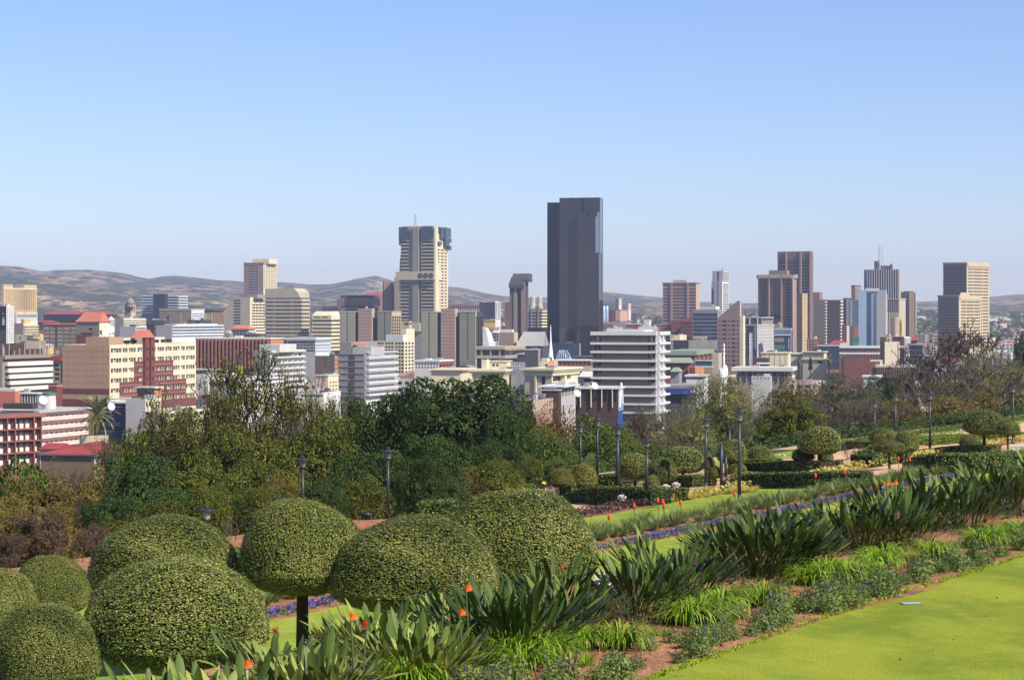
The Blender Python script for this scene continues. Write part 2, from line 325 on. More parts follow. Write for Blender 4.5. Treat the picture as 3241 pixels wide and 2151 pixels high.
# ------------------------------------------------------------ building kit
def cm(name, r, g, b, k=.62, **kw):
    return mat(name, srgb(r, g, b, min(.9, k*1.14)), kw.pop('rough', .85), kw.pop('var', .07), kw.pop('scale', .12), fine=.06, bscale=1.1, **kw)
M = dict(
 tan=cm("tan_cladding", 190, 154, 126, .74), cream=cm("cream_plaster", 236, 224, 192, .68), creamr=cm("cream_render", 236, 222, 184, .7), maroon=cm("maroon_plaster", 144, 82, 74, .56),
 white=cm("white_paint", 232, 230, 226, .68), offw=cm("off_white_concrete", 222, 218, 206, .72), grey=cm("grey_concrete", 168, 162, 156, .6), lgrey=cm("light_grey_concrete", 200, 196, 192, .65),
 dgrey=cm("dark_grey_cladding", 92, 88, 90, .6), drab=cm("drab_brown_panel", 146, 134, 114, .6), taupe=cm("taupe_concrete", 168, 150, 134, .62), conc=cm("warm_concrete", 206, 192, 166, .66), olive=cm("olive_grey_panel", 160, 156, 134, .6),
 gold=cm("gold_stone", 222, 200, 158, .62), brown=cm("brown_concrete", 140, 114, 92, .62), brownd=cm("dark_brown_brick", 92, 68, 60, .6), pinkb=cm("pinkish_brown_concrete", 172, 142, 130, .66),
 salmon=cm("salmon_roof_sheet", 220, 132, 108, .62), red=cm("red_roof_sheet", 190, 84, 80, .52), rust=cm("rust_brick", 160, 104, 84, .56), stripe=cm("brown_red_fin", 172, 112, 96, .62),
 pink=cm("pale_pink_plaster", 238, 206, 192, .75), yellow=cm("yellow_stone", 226, 190, 128, .66), orange=cm("orange_plaster", 212, 148, 104, .6), green=cm("pale_green_roof", 160, 176, 148, .6),
 roof=cm("grey_felt_roof", 168, 160, 150, .55), droof=cm("dark_felt_roof", 98, 92, 90, .5), blue=cm("bright_blue_sheet", 50, 84, 160, .6), bluew=cm("blue_white_panel", 200, 222, 226, .75),
 steel=mat("dull_steel", (.18, .19, .2, 1), .5, .1, 1, metal=.6), black=mat("black_cladding", (.012, .012, .016, 1), .35, .1, .3, spec=.5), wht=mat("white_metal", (.8, .8, .78, 1), .5, .05, 1),
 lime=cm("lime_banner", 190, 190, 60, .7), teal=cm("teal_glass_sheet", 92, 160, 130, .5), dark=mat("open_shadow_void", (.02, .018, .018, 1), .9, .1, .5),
 gl=glass("dark_window_glass", (.02, .022, .03, 1), .12, .5), glc=glass("window_with_curtains", (.014, .014, .018, 1), .15, .4), glb=glass("blue_window_glass", (.03, .05, .085, 1), .08, .6),
 glw=glass("net_curtained_window", (.05, .05, .06, 1), .15, .4, 1.2, (.72, .70, .66, 1)), glk=mat("brown_reflection_glass", (.028, .022, .027, 1), .04, .25, .02, spec=.6), glnv=mat("navy_reflection_glass", (.004, .006, .018, 1), .12, .2, .02, spec=.3), glskyref=mat("sky_reflection_glass", (.34, .38, .46, 1), .08, .04, .02, metal=.9),  # brown, navy and silver tower glass: reflected tones put into the base colour
 glbr=glass("brown_window_glass", (.035, .025, .022, 1), .15, .5), glg=glass("grey_reflective_glass", (.18, .2, .22, 1), .12, .8), gll=glass("pale_blue_glass", (.28, .36, .46, 1), .15, .8),
)
V1 = (0, 800, 3.376); V2 = (600, 760, 3.136); V3 = (1150, 640, 3.136); V4 = (1700, 600, 2.903); V5 = (2050, 760, 3.136)
V6 = (2600, 740, 3.409); V7 = (0, 1100, 3.136); V8 = (1300, 1000, 2.6256)
VX = lambda V, x: V[0]+x/V[2]
VY = lambda V, y: V[1]+y/V[2]
def hole_wall(add, f_id, org, ax, nrm, Wd, Ht, rects, dep, key):
    """wall face with real recessed openings; org lower-left corner, ax along, nrm outward"""
    xs = sorted({0., round(Wd, 3)} | {round(r[0], 3) for r in rects} | {round(r[1], 3) for r in rects})
    zs = sorted({0., round(Ht, 3)} | {round(r[2], 3) for r in rects} | {round(r[3], 3) for r in rects})
    xi = {x: i for i, x in enumerate(xs)}; zi = {z: i for i, z in enumerate(zs)}
    H = np.zeros((len(xs), len(zs)), bool)
    for r in rects: H[xi[round(r[0], 3)]:xi[round(r[1], 3)], zi[round(r[2], 3)]:zi[round(r[3], 3)]] = True
    org = np.array(org); ax = np.array(ax); nrm = np.array(nrm)
    P = lambda x, z, d=0.: tuple(org+ax*x+np.array([0, 0, z])-nrm*d)
    for i in range(len(xs)-1):
        j = 0
        while j < len(zs)-1:
            if H[i, j]: j += 1; continue
            add([P(xs[i], zs[j]), P(xs[i+1], zs[j]), P(xs[i+1], zs[j+1]), P(xs[i], zs[j+1])], f_id); j += 1
    for a, b, c, d in rects:
        for q in ([(a, c), (b, c)], [(b, c), (b, d)], [(b, d), (a, d)], [(a, d), (a, c)]):
            (x0, z0), (x1, z1) = q; add([P(x0, z0), P(x0, z0, dep), P(x1, z1, dep), P(x1, z1)], f_id)
class Bld:
    def __init__(s, name, label, V, Y, th, xl, xc, xr, yt, m, mR=None, D=None, el=(), yb=None, roof='roof', cat="building", group=None, clutter=2, dep=.45, yby=None, par=.9):
        s.V = V; s.th = th = R(th); s.Y = Y
        ul, uc = (VX(V, xl)-CX)/FPX, (VX(V, xc)-CX)/FPX; Cx = uc*Y
        s.W = (Cx-ul*Y)/(cos(th)+ul*sin(th))
        if xr is None: s.D = D or s.W*.6
        else:
            ur = (VX(V, xr)-CX)/FPX; den = sin(th)-ur*cos(th); s.D = (ur*Y-Cx)/max(.03, den); s.D = min(s.D, D or 90)
        s.C = (Cx, Y); zt = (HY-VY(V, yt))/FPX*Y; s.zt = zt
        zb = min(ground(Cx, Y), ground(Cx-s.W, Y), ground(Cx, Y+s.D))-1.5
        if yb is not None: zb = (HY-VY(V, yb))/FPX*Y
        s.zb = zb; s.H = zt-zb
        s.root = empty(name, (Cx-s.W*cos(th), Y+s.W*sin(th), zb), -th, label, cat, group)
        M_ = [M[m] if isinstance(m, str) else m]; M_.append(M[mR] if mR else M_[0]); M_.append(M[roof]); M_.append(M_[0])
        FR = []; RR = []; panes = []
        for e in el:
            if e[0] == 'w': s.win(e, FR, RR, panes, dep)
        vd = {}; vs = []; fs = []; mi = []
        def add(pts, k):
            ids = []
            for p in pts:
                kk = (round(p[0], 3), round(p[1], 3), round(p[2], 3))
                if kk not in vd: vd[kk] = len(vs); vs.append(kk)
                ids.append(vd[kk])
            if len(set(ids)) == len(ids): fs.append(ids); mi.append(k)
        W, D_, H = s.W, s.D, s.H
        hole_wall(add, 0, (0, 0, 0), (1, 0, 0), (0, -1, 0), W, H, FR, dep, None)
        hole_wall(add, 1, (W, 0, 0), (0, 1, 0), (1, 0, 0), D_, H, RR, dep, None)
        add([(W, D_, 0), (0, D_, 0), (0, D_, H), (W, D_, H)], 3); add([(0, D_, 0), (0, 0, 0), (0, 0, H), (0, D_, H)], 3)
        k = min(par, .3*H)                       # roof deck sits below a parapet
        add([(0, 0, H), (W, 0, H), (W-.4, .4, H), (.4, .4, H)], 0); add([(W, 0, H), (W, D_, H), (W-.4, D_-.4, H), (W-.4, .4, H)], 0)
        add([(W, D_, H), (0, D_, H), (.4, D_-.4, H), (W-.4, D_-.4, H)], 0); add([(0, D_, H), (0, 0, H), (.4, .4, H), (.4, D_-.4, H)], 0)
        for a, b in (((.4, .4), (W-.4, .4)), ((W-.4, .4), (W-.4, D_-.4)), ((W-.4, D_-.4), (.4, D_-.4)), ((.4, D_-.4), (.4, .4))):
            add([(a[0], a[1], H), (b[0], b[1], H), (b[0], b[1], H-k), (a[0], a[1], H-k)], 2)
        add([(.4, .4, H-k), (W-.4, .4, H-k), (W-.4, D_-.4, H-k), (.4, D_-.4, H-k)], 2)
        ob("wall", mesh("wall", vs, fs, M_, mi), s.root)
        small = {}
        for (face, a, b, c, d, mm, big) in panes:
            if big: s.fbox(face, "window", mm, a, b, c, d, -dep, -dep+.12)
            else: small.setdefault(mm, []).append((face, a, b, c, d))
        for mm, L in small.items():
            v = []; f = []
            for face, a, b, c, d in L:
                n = len(v)
                if face == 'F': v += [(a, dep-.1, c), (b, dep-.1, c), (b, dep-.1, d), (a, dep-.1, d)]
                else: v += [(W-dep+.1, a, c), (W-dep+.1, b, c), (W-dep+.1, b, d), (W-dep+.1, a, d)]
                f.append((n, n+1, n+2, n+3))
            ob("window_glass", mesh("window_glass", v, f, M[mm]), s.root, kind="stuff")
        for e in el:
            if e[0] == 'h': s.slabs(e)
            elif e[0] == 'v': s.fins(e)
            elif e[0] == 'b':
                _, face, xa, xb, ya, yb_, mm, pr, nm = e; a, b = s.span(face, xa, xb); c, d = s.z(yb_), s.z(ya)
                s.fbox(face, nm, mm, a, b, c, d, 0, pr)
            elif e[0] == 't':
                _, xa, xb, ya, mm, nm, y0, y1 = e; a, b = s.span('F', xa, xb)
                box(s.root, nm, M[mm], max(a, .5), min(b, W-.5) if b < W+2 else b, D_*y0+.05, D_*y1, H-k, s.z(ya))
        rr = random.Random(len(label)+int(Y))
        for i in range(clutter):
            bx, by = rr.uniform(.08, .8)*W, rr.uniform(.1, .8)*D_; h = rr.uniform(.8, 2.2)
            box(s.root, "rooftop_unit", M[rr.choice(['lgrey', 'steel', 'offw', 'grey'])], bx, min(W-.6, bx+rr.uniform(1.2, 4)), by, min(D_-.6, by+rr.uniform(1.2, 4)), H-k, H-k+h+k*.6)
    def z(s, y): return (HY-VY(s.V, y))/FPX*s.Y - s.zb
    def fx(s, x):
        u = (VX(s.V, x)-CX)/FPX; return s.W-(s.C[0]-u*s.Y)/(cos(s.th)+u*sin(s.th))
    def ry(s, x):
        u = (VX(s.V, x)-CX)/FPX; return (u*s.Y-s.C[0])/max(.03, sin(s.th)-u*cos(s.th))
    def span(s, face, xa, xb):
        if face == 'F': return s.fx(xa) if xa is not None else 0, s.fx(xb) if xb is not None else s.W
        return s.ry(xa) if xa is not None else 0, s.ry(xb) if xb is not None else s.D
    def fbox(s, face, nm, mm, a, b, c, d, p0, p1, **k):
        m = M[mm]
        if face == 'F': return box(s.root, nm, m, a, b, -p1, -p0, c, d, **k)
        if face == 'R': return box(s.root, nm, m, s.W+p0, s.W+p1, a, b, c, d, **k)
        return box(s.root, nm, m, -p1, s.W+p1, -p1, s.D+p1, c, d, **k)
    def win(s, e, FR, RR, panes, dep):
        _, face, xa, xb, ya, yb, nx, ny, fx, fy = e[:10]; mm = e[10] if len(e) > 10 else 'gl'
        a, b = s.span(face, xa, xb); L = s.W if face == 'F' else s.D; a, b = max(a, .25), min(b, L-.25); z1, z0 = min(s.z(ya), s.H-.3), max(s.z(yb), .3)
        dx = (b-a)/nx; dz = (z1-z0)/ny
        if dx <= 0 or dz <= 0: return
        pxs = abs((b-a)*(cos(s.th) if face == 'F' else abs(sin(s.th)-.0*cos(s.th)))/nx*fx)*FPX/s.Y; pys = dz*fy*FPX/s.Y
        big = nx*ny <= 300 and pxs > 5 and pys > 3.2
        for i in range(nx):
            for j in range(ny):
                x0 = a+dx*(i+.5-fx/2); z_ = z0+dz*(j+.5-fy/2)
                r = (round(x0, 3), round(x0+dx*fx, 3), round(z_, 3), round(z_+dz*fy, 3))
                (FR if face == 'F' else RR).append(r); panes.append((face,)+r+(mm, big))
    def slabs(s, e):
        _, face, xa, xb, ya, yb, n, fr, mm, pr, nm = e; a, b = s.span(face, xa, xb); z1, z0 = s.z(ya), s.z(yb); dz = (z1-z0)/n
        for i in range(n):
            zc = z1-dz*i; s.fbox(face, nm, mm, a, b, zc-dz*fr, zc, -.02 if face != 'A' else 0, pr)
    def fins(s, e):
        _, face, xa, xb, ya, yb, n, fr, mm, pr, nm = e; a, b = s.span(face, xa, xb); z1, z0 = s.z(ya), max(0, s.z(yb)); dx = (b-a)/n
        for i in range(n): s.fbox(face, nm, mm, a+dx*(i+.5-fr/2), a+dx*(i+.5+fr/2), z0, z1, -.02, pr)
def pt(V, x, y, Y):
    u, v = ray(VX(V, x), VY(V, y)); return (u*Y, Y, v*Y)
def wpx(V, n, Y): return n/V[2]*Y/FPX
def gable(V, x0, x1, ye, yr, Y, th, D, m, name, label, cat, parent=None, hip=0.):
    """pitched roof with its ridge along the front"""
    a = pt(V, x0, ye, Y); wd = wpx(V, x1-x0, Y)/cos(R(th)); h = wpx(V, ye-yr, Y); i = hip*wd
    v = [(0, -.5, 0), (wd, -.5, 0), (wd, D+.5, 0), (0, D+.5, 0), (i, D/2, h), (wd-i, D/2, h), (0, -.5, -.3), (wd, -.5, -.3), (wd, D+.5, -.3), (0, D+.5, -.3)]
    f = [(0, 1, 5, 4), (2, 3, 4, 5), (1, 2, 5), (3, 0, 4), (6, 7, 1, 0), (7, 8, 2, 1), (8, 9, 3, 2), (9, 6, 0, 3), (9, 8, 7, 6)]
    me = mesh(name, v, f, m)
    if parent is None: return ob(name, me, None, a, (0, 0, -R(th)), label=label, category=cat)
    o = ob(name, me, parent); o.matrix_parent_inverse.identity(); 
    from mathutils import Matrix
    W_ = Matrix.Translation(a) @ Matrix.Rotation(-R(th), 4, 'Z'); P = Matrix.Translation(parent.location) @ Matrix.Rotation(parent.rotation_euler[2], 4, 'Z')
    o.matrix_local = P.inverted() @ W_; return o
def rel(o, root, p):
    th = -root.rotation_euler[2]; d = (p[0]-root.location[0], p[1]-root.location[1]); o.location = (d[0]*cos(th)-d[1]*sin(th), d[0]*sin(th)+d[1]*cos(th), p[2]-root.location[2]); return o
B = Bld
# ---- far left
b = B("office_block", "broad yellow-tan office slab with a fine window grid at the far left skyline", V1, 2400, 22, 14, 40, 395, 374, 'gold', 'yellow', el=[
 ('w','R',62,385,392,610,17,11,.6,.62,'glbr'), ('v','R',62,385,385,620,18,.22,'gold',.5,'mullion'), ('b','A',None,None,374,386,'creamr',.3,'cornice')], clutter=0)
for x0, x1 in ((18, 142), (262, 396)):
    a = b.ry(x0) if x0 > 40 else 0; e = min(b.ry(x1), b.D); box(b.root, "rooftop_block", M['gold'], 1, b.W-.2, max(a, .2), e-.2, b.H-1, b.z(337))
b = B("tower_block", "narrow white tower with punched windows and a black bottle banner on its grey end wall", V1, 1300, 22, -60, 68, 150, 567, 'dgrey', 'white', el=[
 ('w','R',70,148,580,955,4,14,.5,.5,'gl')], clutter=1)
a0, a1 = b.fx(7), b.fx(66); b.fbox('F', "banner", 'black', a0, a1, b.z(812), b.z(583), .02, .25)
bt = lathe("bottle_print", [(.1, 0), (.9, 0), (1, .3), (1, 3.2), (.4, 4.2), (.32, 5.4), (.1, 5.4)], M['lgrey'], 10)
o = ob("bottle_print", bt, b.root, ((a0+a1)/2, -.26, b.z(775)), scale=(.9, .08, 1))
box(b.root, "lettering", M['lgrey'], a0+1.2, a1-1.2, -.32, -.26, b.z(655), b.z(645)); box(b.root, "lettering", M['lgrey'], a0+1.8, a1-1.8, -.32, -.26, b.z(635), b.z(628))
B("parking_garage", "long low white ribbed block in front of the yellow-tan slab", V1, 2000, 22, 150, 176, 402, 640, 'white', el=[('v','R',None,None,645,725,26,.3,'offw',.3,'rib'), ('w','R',None,None,648,700,1,1,.96,.7,'glbr')], clutter=1)
B("apartment_block", "small block with brown end wall and cream balconies behind the striped-dome building", V1, 1500, 22, 150, 250, 402, 752, 'taupe', 'creamr', el=[
 ('w','R',None,None,765,905,1,5,.96,.55,'glw'), ('h','R',None,None,775,915,5,.38,'creamr',1.1,'balcony'), ('t',205,250,708,'yellow','lift_house',.1,.5)])
B("office_block", "brown brick office block with wide bays of grey windows left of the salmon-roofed tower", V1, 1290, 3, 462, 815, None, 762, 'brown', el=[
 ('w','F',470,600,778,990,2,5,.86,.55,'glg'), ('w','F',608,755,778,990,2,5,.86,.55,'glg'), ('w','F',762,812,778,990,1,5,.8,.55,'glg'), ('b','F',462,815,752,766,'salmon',.6,'roof_edge'), ('v','F',605,610,765,1000,1,1,'brownd',.5,'pier')], D=22)
b = B("tower_block", "square tan tower under a steep salmon gabled roof left of centre", V1, 1255, 24, 815, 1062, 1168, 737, 'taupe', 'cream', el=[('w','F',945,985,805,828,1,1,.95,.9,'dark'), ('b','A',None,None,734,742,'taupe',.35,'cornice'), ('b','R',1064,1120,825,838,'yellow',2.2,'balcony'), ('b','F',880,1000,850,868,'dgrey',1.2,'balcony')], clutter=0)
g = mesh("roof", [(-.6, -.6, 0), (b.W+.6, -.6, 0), (b.W+.6, b.D+.6, 0), (-.6, b.D+.6, 0), (b.W*.18, b.D/2, wpx(V1, 105, 1255)), (b.W*.98, b.D/2, wpx(V1, 105, 1255))], [(0, 1, 5, 4), (2, 3, 4, 5), (1, 2, 5), (3, 0, 4), (3, 2, 1, 0)], M['salmon'])
ob("roof", g, b.root, (0, 0, b.H+.02))
dish = lathe("dish", [(0.05, 0), (.9, .18), (1.5, .55), (1.45, .6), (.85, .26), (.05, .1)], M['wht'], 14)
def put_dish(V, x, y, Y, sc, label):
    p = pt(V, x, y, Y); r = empty("satellite_dish", (p[0], p[1], p[2]-1.6*sc), 0, label, "satellite dish")
    ob("reflector", dish, r, (0, 0, 1.6*sc), (R(70), 0, R(35)), (sc, sc, sc)); box(r, "mast", M['steel'], -.08, .08, -.08, .08, -2.5, 1.6*sc)
put_dish(V1, 1172, 820, 1250, 1.7, "large white satellite dish on the corner of the salmon-roofed tower")
put_dish(V1, 1117, 862, 1000, 1.0, "white satellite dish on the penthouse of the cream and maroon building")
B("plant_house", "dark red rooftop block in front of the salmon-roofed tower", V1, 1180, 20, 815, 975, 1015, 878, 'maroon', el=[('t',820,960,872,'maroon','parapet',.1,.2)], clutter=0, cat="building")
# dome building
b = B("apartment_block", "tan building with blue-grey windows and balconies in front of the brown office block", V1, 1150, 18, 165, 430, 466, 872, 'conc', 'yellow', el=[
 ('w','F',280,352,885,965,1,3,.95,.6,'glb'), ('w','F',200,225,895,930,1,1,.7,.9,'gl'), ('b','F',370,425,905,918,'cream',1.4,'balcony'), ('b','F',370,425,940,953,'cream',1.4,'balcony'), ('t',362,430,866,'yellow','lift_house',.1,.5)])
def dome(V, cx, yb, r_px, h_px, Y, m, label, name="dome_tower", drum=12, ribs=None, base_px=0, mb=None, finial=True):
    p = pt(V, cx, yb, Y); r = wpx(V, r_px, Y); h = wpx(V, h_px, Y); root = empty(name, p, 0, label, "dome")
    ob("dome", lathe("dome", [(r*cos(a), h*sin(a)) for a in np.linspace(0, 1.5, 9)], m, 20), root)
    ob("drum", lathe("drum", [(r*1.08, -drum), (r*1.08, -.3), (r*1.14, -.25), (r*1.14, 0), (r, .02)], mb or m, 20, False), root)
    if ribs:
        sg = []
        for k in range(12):
            a = 2*pi*k/12; q = [((r+.08)*cos(e)*cos(a), (r+.08)*cos(e)*sin(a), (h+.08)*sin(e)) for e in np.linspace(0, 1.5, 7)]
            for i in range(6): sg.append((*q[i], .12, *q[i+1], .12))
        o = ob("ribs", qmesh("ribs", tubes(sg), ribs), root, kind="stuff")
    if finial: ob("finial", lathe("finial", [(.25*r*.3, 0), (.3*r*.3, h*.06), (.05, h*.3)], m, 8), root, (0, 0, h*.99))
    return root
dome(V1, 525, 1003, 44, 26, 1120, M['dgrey'], "small dome striped white and grey on the roof at far left", ribs=M['wht'], drum=6, mb=M['yellow'])
b = B("office_block", "round-cornered office block with long white balcony bands at the left edge", V7, 1000, 22, -90, 20, 528, 78, 'grey', 'taupe', el=[
 ('w','R',48,520,118,400,1,5,.99,.78,'glbr'), ('b','R',None,None,76,112,'taupe',1.6,'parapet'), ('t',-70,20,20,'brownd','plant_room',.2,.8)], clutter=1)
for k, (y0, y1) in enumerate(((142, 180), (206, 246), (268, 306), (332, 368), (392, 428))):
    b.fbox('R', "balcony", 'offw', b.ry(48)+.6*k, b.D-.8*k, b.z(y1), b.z(y0), 0, 1.5)
    b.fbox('R', "floor_slab", 'offw', b.ry(48)+.6*k, b.D, b.z(y1+5), b.z(y1+1), 0, 2.2)
a_ = b.D
for y0, y1, q0, q1, mm in ((-40, 78, .02, .5, 'brownd'), (-58, 78, .52, .92, 'taupe')):
    o = box(b.root, "plant_room", M[mm], 1, b.W*.7, a_*q0, a_*q1, b.H-.9, b.z(y0))
for k in range(9): o = ob("mast", UC[M['wht'].name] if M['wht'].name in UC else box(b.root, "mast", M['wht'], b.W-.3, b.W-.15, 1, 1.15, b.H, b.H+5).data, b.root, (b.W-.5, 2+k*a_/10, b.H-.5), scale=(.15, .15, 4+2*sin(k*2.)))
# ---- the big cream and maroon building
el = [('b','F',None,None,(1100-800)*3.376*0+0,0,'tan',0,'x')][:0]
b = B("office_building", "large cream building with stepped maroon panels and a tan end wall", V7, 810, 20, 620, 1088, 1945, -28, 'tan', 'cream', roof='creamr', par=1.2, clutter=3, dep=.55, el=sum([[
   ('w','R',x0,x1,y0,y0+44,n,1,.9,.96,'glc') for x0, x1, n in ((1100,1208,4),(1218,1268,2),(1278,1350,3),(1364,1412,2),(1508,1550,1),(1562,1630,3),(1642,1708,3),(1720,1785,3),(1798,1838,2),(1848,1934,4))]
   for y0 in (7,107,207,307,407,507)], []))
for q, (x0, x1, n) in enumerate(((1100,1208,4),(1218,1268,2),(1278,1350,3),(1364,1412,2),(1508,1550,1),(1562,1630,3),(1642,1708,3),(1720,1785,3),(1798,1838,2),(1848,1934,4))):
    for j, y0 in enumerate((7,107,207,307,407,507)):
        for i in range(n):
            if (q*5+j*3+i*7) % 3 != 1: continue
            a_, c_ = b.ry(x0+(x1-x0)*(i+.3)/n), b.ry(x0+(x1-x0)*(i+.3+.28+.1*((i+j) % 3))/n); b.fbox('R', "curtain", 'white', a_, c_, b.z(y0+42), b.z(y0+22-3*((i*j) % 4)), -.4, -.34)
zr = [b.z(y) for y in (0, 100, 200, 300, 400, 500, 620)]
def clad(xa, xb, ya, yb, holes):
    """maroon slabs between the window rows"""
    a, c = b.ry(xa), b.ry(xb); ys = [h for h in (7,107,207,307,407,507) if ya < h < yb]; cur = ya
    for h in ys+[None]:
        e = h-2 if h else yb
        b.fbox('R', "maroon_panel", 'maroon', a, c, b.z(e), b.z(cur), 0, .18)
        if h: b.fbox('R', "string_course", 'pink', a, c, b.z(h-22), b.z(h-24), .18, .24)
        cur = h+46 if h else None
clad(1330, 1716, 146, 252, 0); clad(1186, 1844, 350, 452, 0); clad(1330, 1716, 252, 350, 0); clad(1110, 1944, 552, 640, 0); clad(1186, 1844, 452, 552, 0)
for y0 in (207, 307): 
    for xa, xb in ((1330, 1364), (1412, 1418), (1548, 1562), (1630, 1642), (1708, 1716)): b.fbox('R', "pilaster", 'maroon', b.ry(xa), b.ry(xb), b.z(y0+46), b.z(y0-2), 0, .18)
for y0 in (407, 507):
    for xa, xb in ((1186, 1218), (1268, 1278), (1350, 1364), (1548, 1562), (1630, 1642), (1708, 1720), (1785, 1798), (1838, 1844)): b.fbox('R', "pilaster", 'maroon', b.ry(xa), b.ry(xb), b.z(y0+46), b.z(y0-2), 0, .18)
b.fbox('R', "stair_tower", 'maroon', b.ry(1414), b.ry(1450), 0, b.z(-92), 0, 1.4); b.fbox('R', "stair_tower", 'maroon', b.ry(1468), b.ry(1506), 0, b.z(-92), 0, 1.4)
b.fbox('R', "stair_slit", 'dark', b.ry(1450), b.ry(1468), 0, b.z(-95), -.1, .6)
for k in range(7):
    for xa in (1424, 1480): b.fbox('R', "window", 'glc', b.ry(xa), b.ry(xa+14), b.z(40+100*k), b.z(7+100*k), 1.38, 1.45)
gy0, gy1 = b.ry(1362), b.ry(1496); hh = b.H
ob("stair_roof", mesh("stair_roof", [(b.W-3, gy0, 0), (b.W+1.8, gy0, 0), (b.W+1.8, gy1, 0), (b.W-3, gy1, 0), (b.W-3, (gy0+gy1)/2+1, 3.0), (b.W+1.8, (gy0+gy1)/2+1, 3.0)], [(0, 1, 5, 4), (2, 3, 4, 5), (1, 2, 5), (3, 0, 4), (0, 3, 2, 1)], M['salmon']), b.root, (0, 0, b.z(-92)+.05))
box(b.root, "penthouse", M['cream'], b.W-12, b.W-3, 4, b.ry(1412)-.2, b.H-1, b.z(-88)); box(b.root, "penthouse", M['cream'], b.W-12, b.W-2.5, b.ry(1508), b.ry(1690), b.H-1, b.z(-92))
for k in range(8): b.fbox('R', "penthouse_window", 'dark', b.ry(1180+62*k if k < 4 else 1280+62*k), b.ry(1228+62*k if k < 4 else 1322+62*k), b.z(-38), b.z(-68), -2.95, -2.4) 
box(b.root, "lift_house", M['tan'], b.W*.45, b.W-1.2, 1.5, 12, b.H-1, b.z(-104))
for ya, yb in ((412, 456), (514, 580)): b.fbox('F', "maroon_band", 'maroon', 0, b.W, b.z(yb), b.z(ya), .0, .16)
nx, nz = 8, 7; z0_, z1_ = b.z(410), b.z(-26)
for i in range(nx):
    for j in range(nz):
        b.fbox('F', "panel", 'tan', b.W*i/nx+.06, b.W*(i+1)/nx-.06, z0_+(z1_-z0_)*j/nz+.06, z0_+(z1_-z0_)*(j+1)/nz-.06, 0, .07)
# ---- striped maroon hall and neighbours
b = B("department_store", "long brown-red hall with tall vertical fins and an orange end wall", V2, 1150, 14, 62, 800, 935, 978, 'brownd', 'orange', el=[
 ('v','F',70,800,980,1275,20,.42,'stripe',1.6,'fin'), ('h','A',None,None,968,982,1,1,'offw',.4,'roof_edge'), ('b','F',62,330,1275,1292,'offw',2.,'canopy'), ('w','F',64,330,1296,1330,6,1,.94,.8,'glg')], clutter=5)
B("billboard", "lime green poster on the grey wall beside the finned hall", V2, 1100, 14, 455, 520, None, 1240, 'lime', D=1.2, yb=1350, clutter=0, par=.1, cat="billboard", el=[('b','F',455,520,1150,1243,'dgrey',.1,'poster_top')])
b = B("office_building", "very long white office building with pale blue window bands behind the cream building", V1, 1300, 24, 1665, 1838, 2385, 775, 'lgrey', 'white', el=[
 ('w','R',1842,2380,790,905,1,4,.99,.6,'gll'), ('h','R',None,None,778,910,4,.3,'white',.8,'balcony'), ('t',1700,1830,762,'offw','parapet',.1,.9)], clutter=8)
B("office_block", "plain pale grey end wall beside a short white banded wing", V1, 1400, 22, 1280, 1450, 1566, 785, 'lgrey', 'white', el=[('w','R',None,None,795,870,1,3,.96,.55,'gl')])
B("plant_house", "brown cubic plant house between pale grey buildings", V1, 1360, 20, 1566, 1640, 1662, 757, 'brownd', cat="building", clutter=0)
b = B("office_block", "taupe slab with a raised blind panel and white banded side wing", V1, 1700, 22, 1703, 2045, 2182, 602, 'taupe', 'white', el=[
 ('w','R',None,None,640,780,1,6,.97,.55,'gll'), ('b','F',1812,1938,646,790,'taupe',.9,'blind_panel'), ('b','A',None,None,600,610,'creamr',.3,'cornice')])
B("office_block", "flat dark grey roof box in front of the taupe slab", V1, 1560, 12, 1560, 1754, 1810, 716, 'dgrey', el=[('t',1640,1740,712,'lgrey','parapet',.1,.8)])
B("office_block", "small dark roof block right of the taupe slab", V1, 1550, 12, 2008, 2168, None, 716, 'dgrey', D=18)
b = B("glass_tower", "blue-glass office tower with pale bands and a black central core", V1, 2500, 12, 1518, 1640, None, 455, 'glb', el=[('h','F',None,None,455,665,7,.32,'bluew',.7,'spandrel')], D=24, clutter=0)
b2 = B("glass_wing", "blue banded right wing of the black-cored office tower", V1, 2500, 12, 1790, 1905, 2003, 458, 'glb', el=[('h','F',None,None,458,665,7,.32,'bluew',.7,'spandrel'), ('h','R',None,None,458,665,7,.45,'white',.7,'spandrel')], clutter=1, cat="building")
B("tower_core", "black slab standing between the two blue banded office wings", V1, 2480, 12, 1636, 1762, 1794, 437, 'black', el=[('w','F',1665,1740,460,660,6,12,.7,.6,'gl')], clutter=0, cat="building")
dome(V1, 1392, 545, 44, 62, 2200, M['taupe'], "pale ribbed dome over a columned tower of the old city hall", drum=3, mb=M['taupe'])
b = B("clock_tower", "short stone tower with open columns carrying the city hall dome", V1, 2200, 22, 1335, 1400, 1448, 548, 'taupe', 'gold', el=[('w','F',None,None,560,640,3,1,.5,.8,'dark'), ('w','R',None,None,560,640,2,1,.5,.8,'dark')], clutter=0)
b = B("apartment_block", "grey block with stacked cream balconies behind the salmon-roofed tower", V1, 1620, 22, 1222, 1320, 1560, 700, 'grey', 'creamr', el=[('w','R',None,None,708,860,9,7,.8,.55,'gl'), ('h','R',None,None,712,870,7,.3,'offw',.8,'balcony')])
B("apartment_block", "narrow slice of white balconies left of the grey block wall", V1, 1600, 22, 1150, 1165, 1220, 698, 'creamr', 'white', el=[('w','R',None,None,708,860,2,7,.8,.55,'gl'), ('h','R',None,None,712,870,7,.3,'offw',.8,'balcony')])
b = B("market_hall", "long low hall with a red roof behind the brown office block", V1, 2600, 10, 462, 1125, None, 655, 'brownd', el=[('w','F',None,None,658,690,22,1,.7,.6,'gl')], D=40, clutter=0)
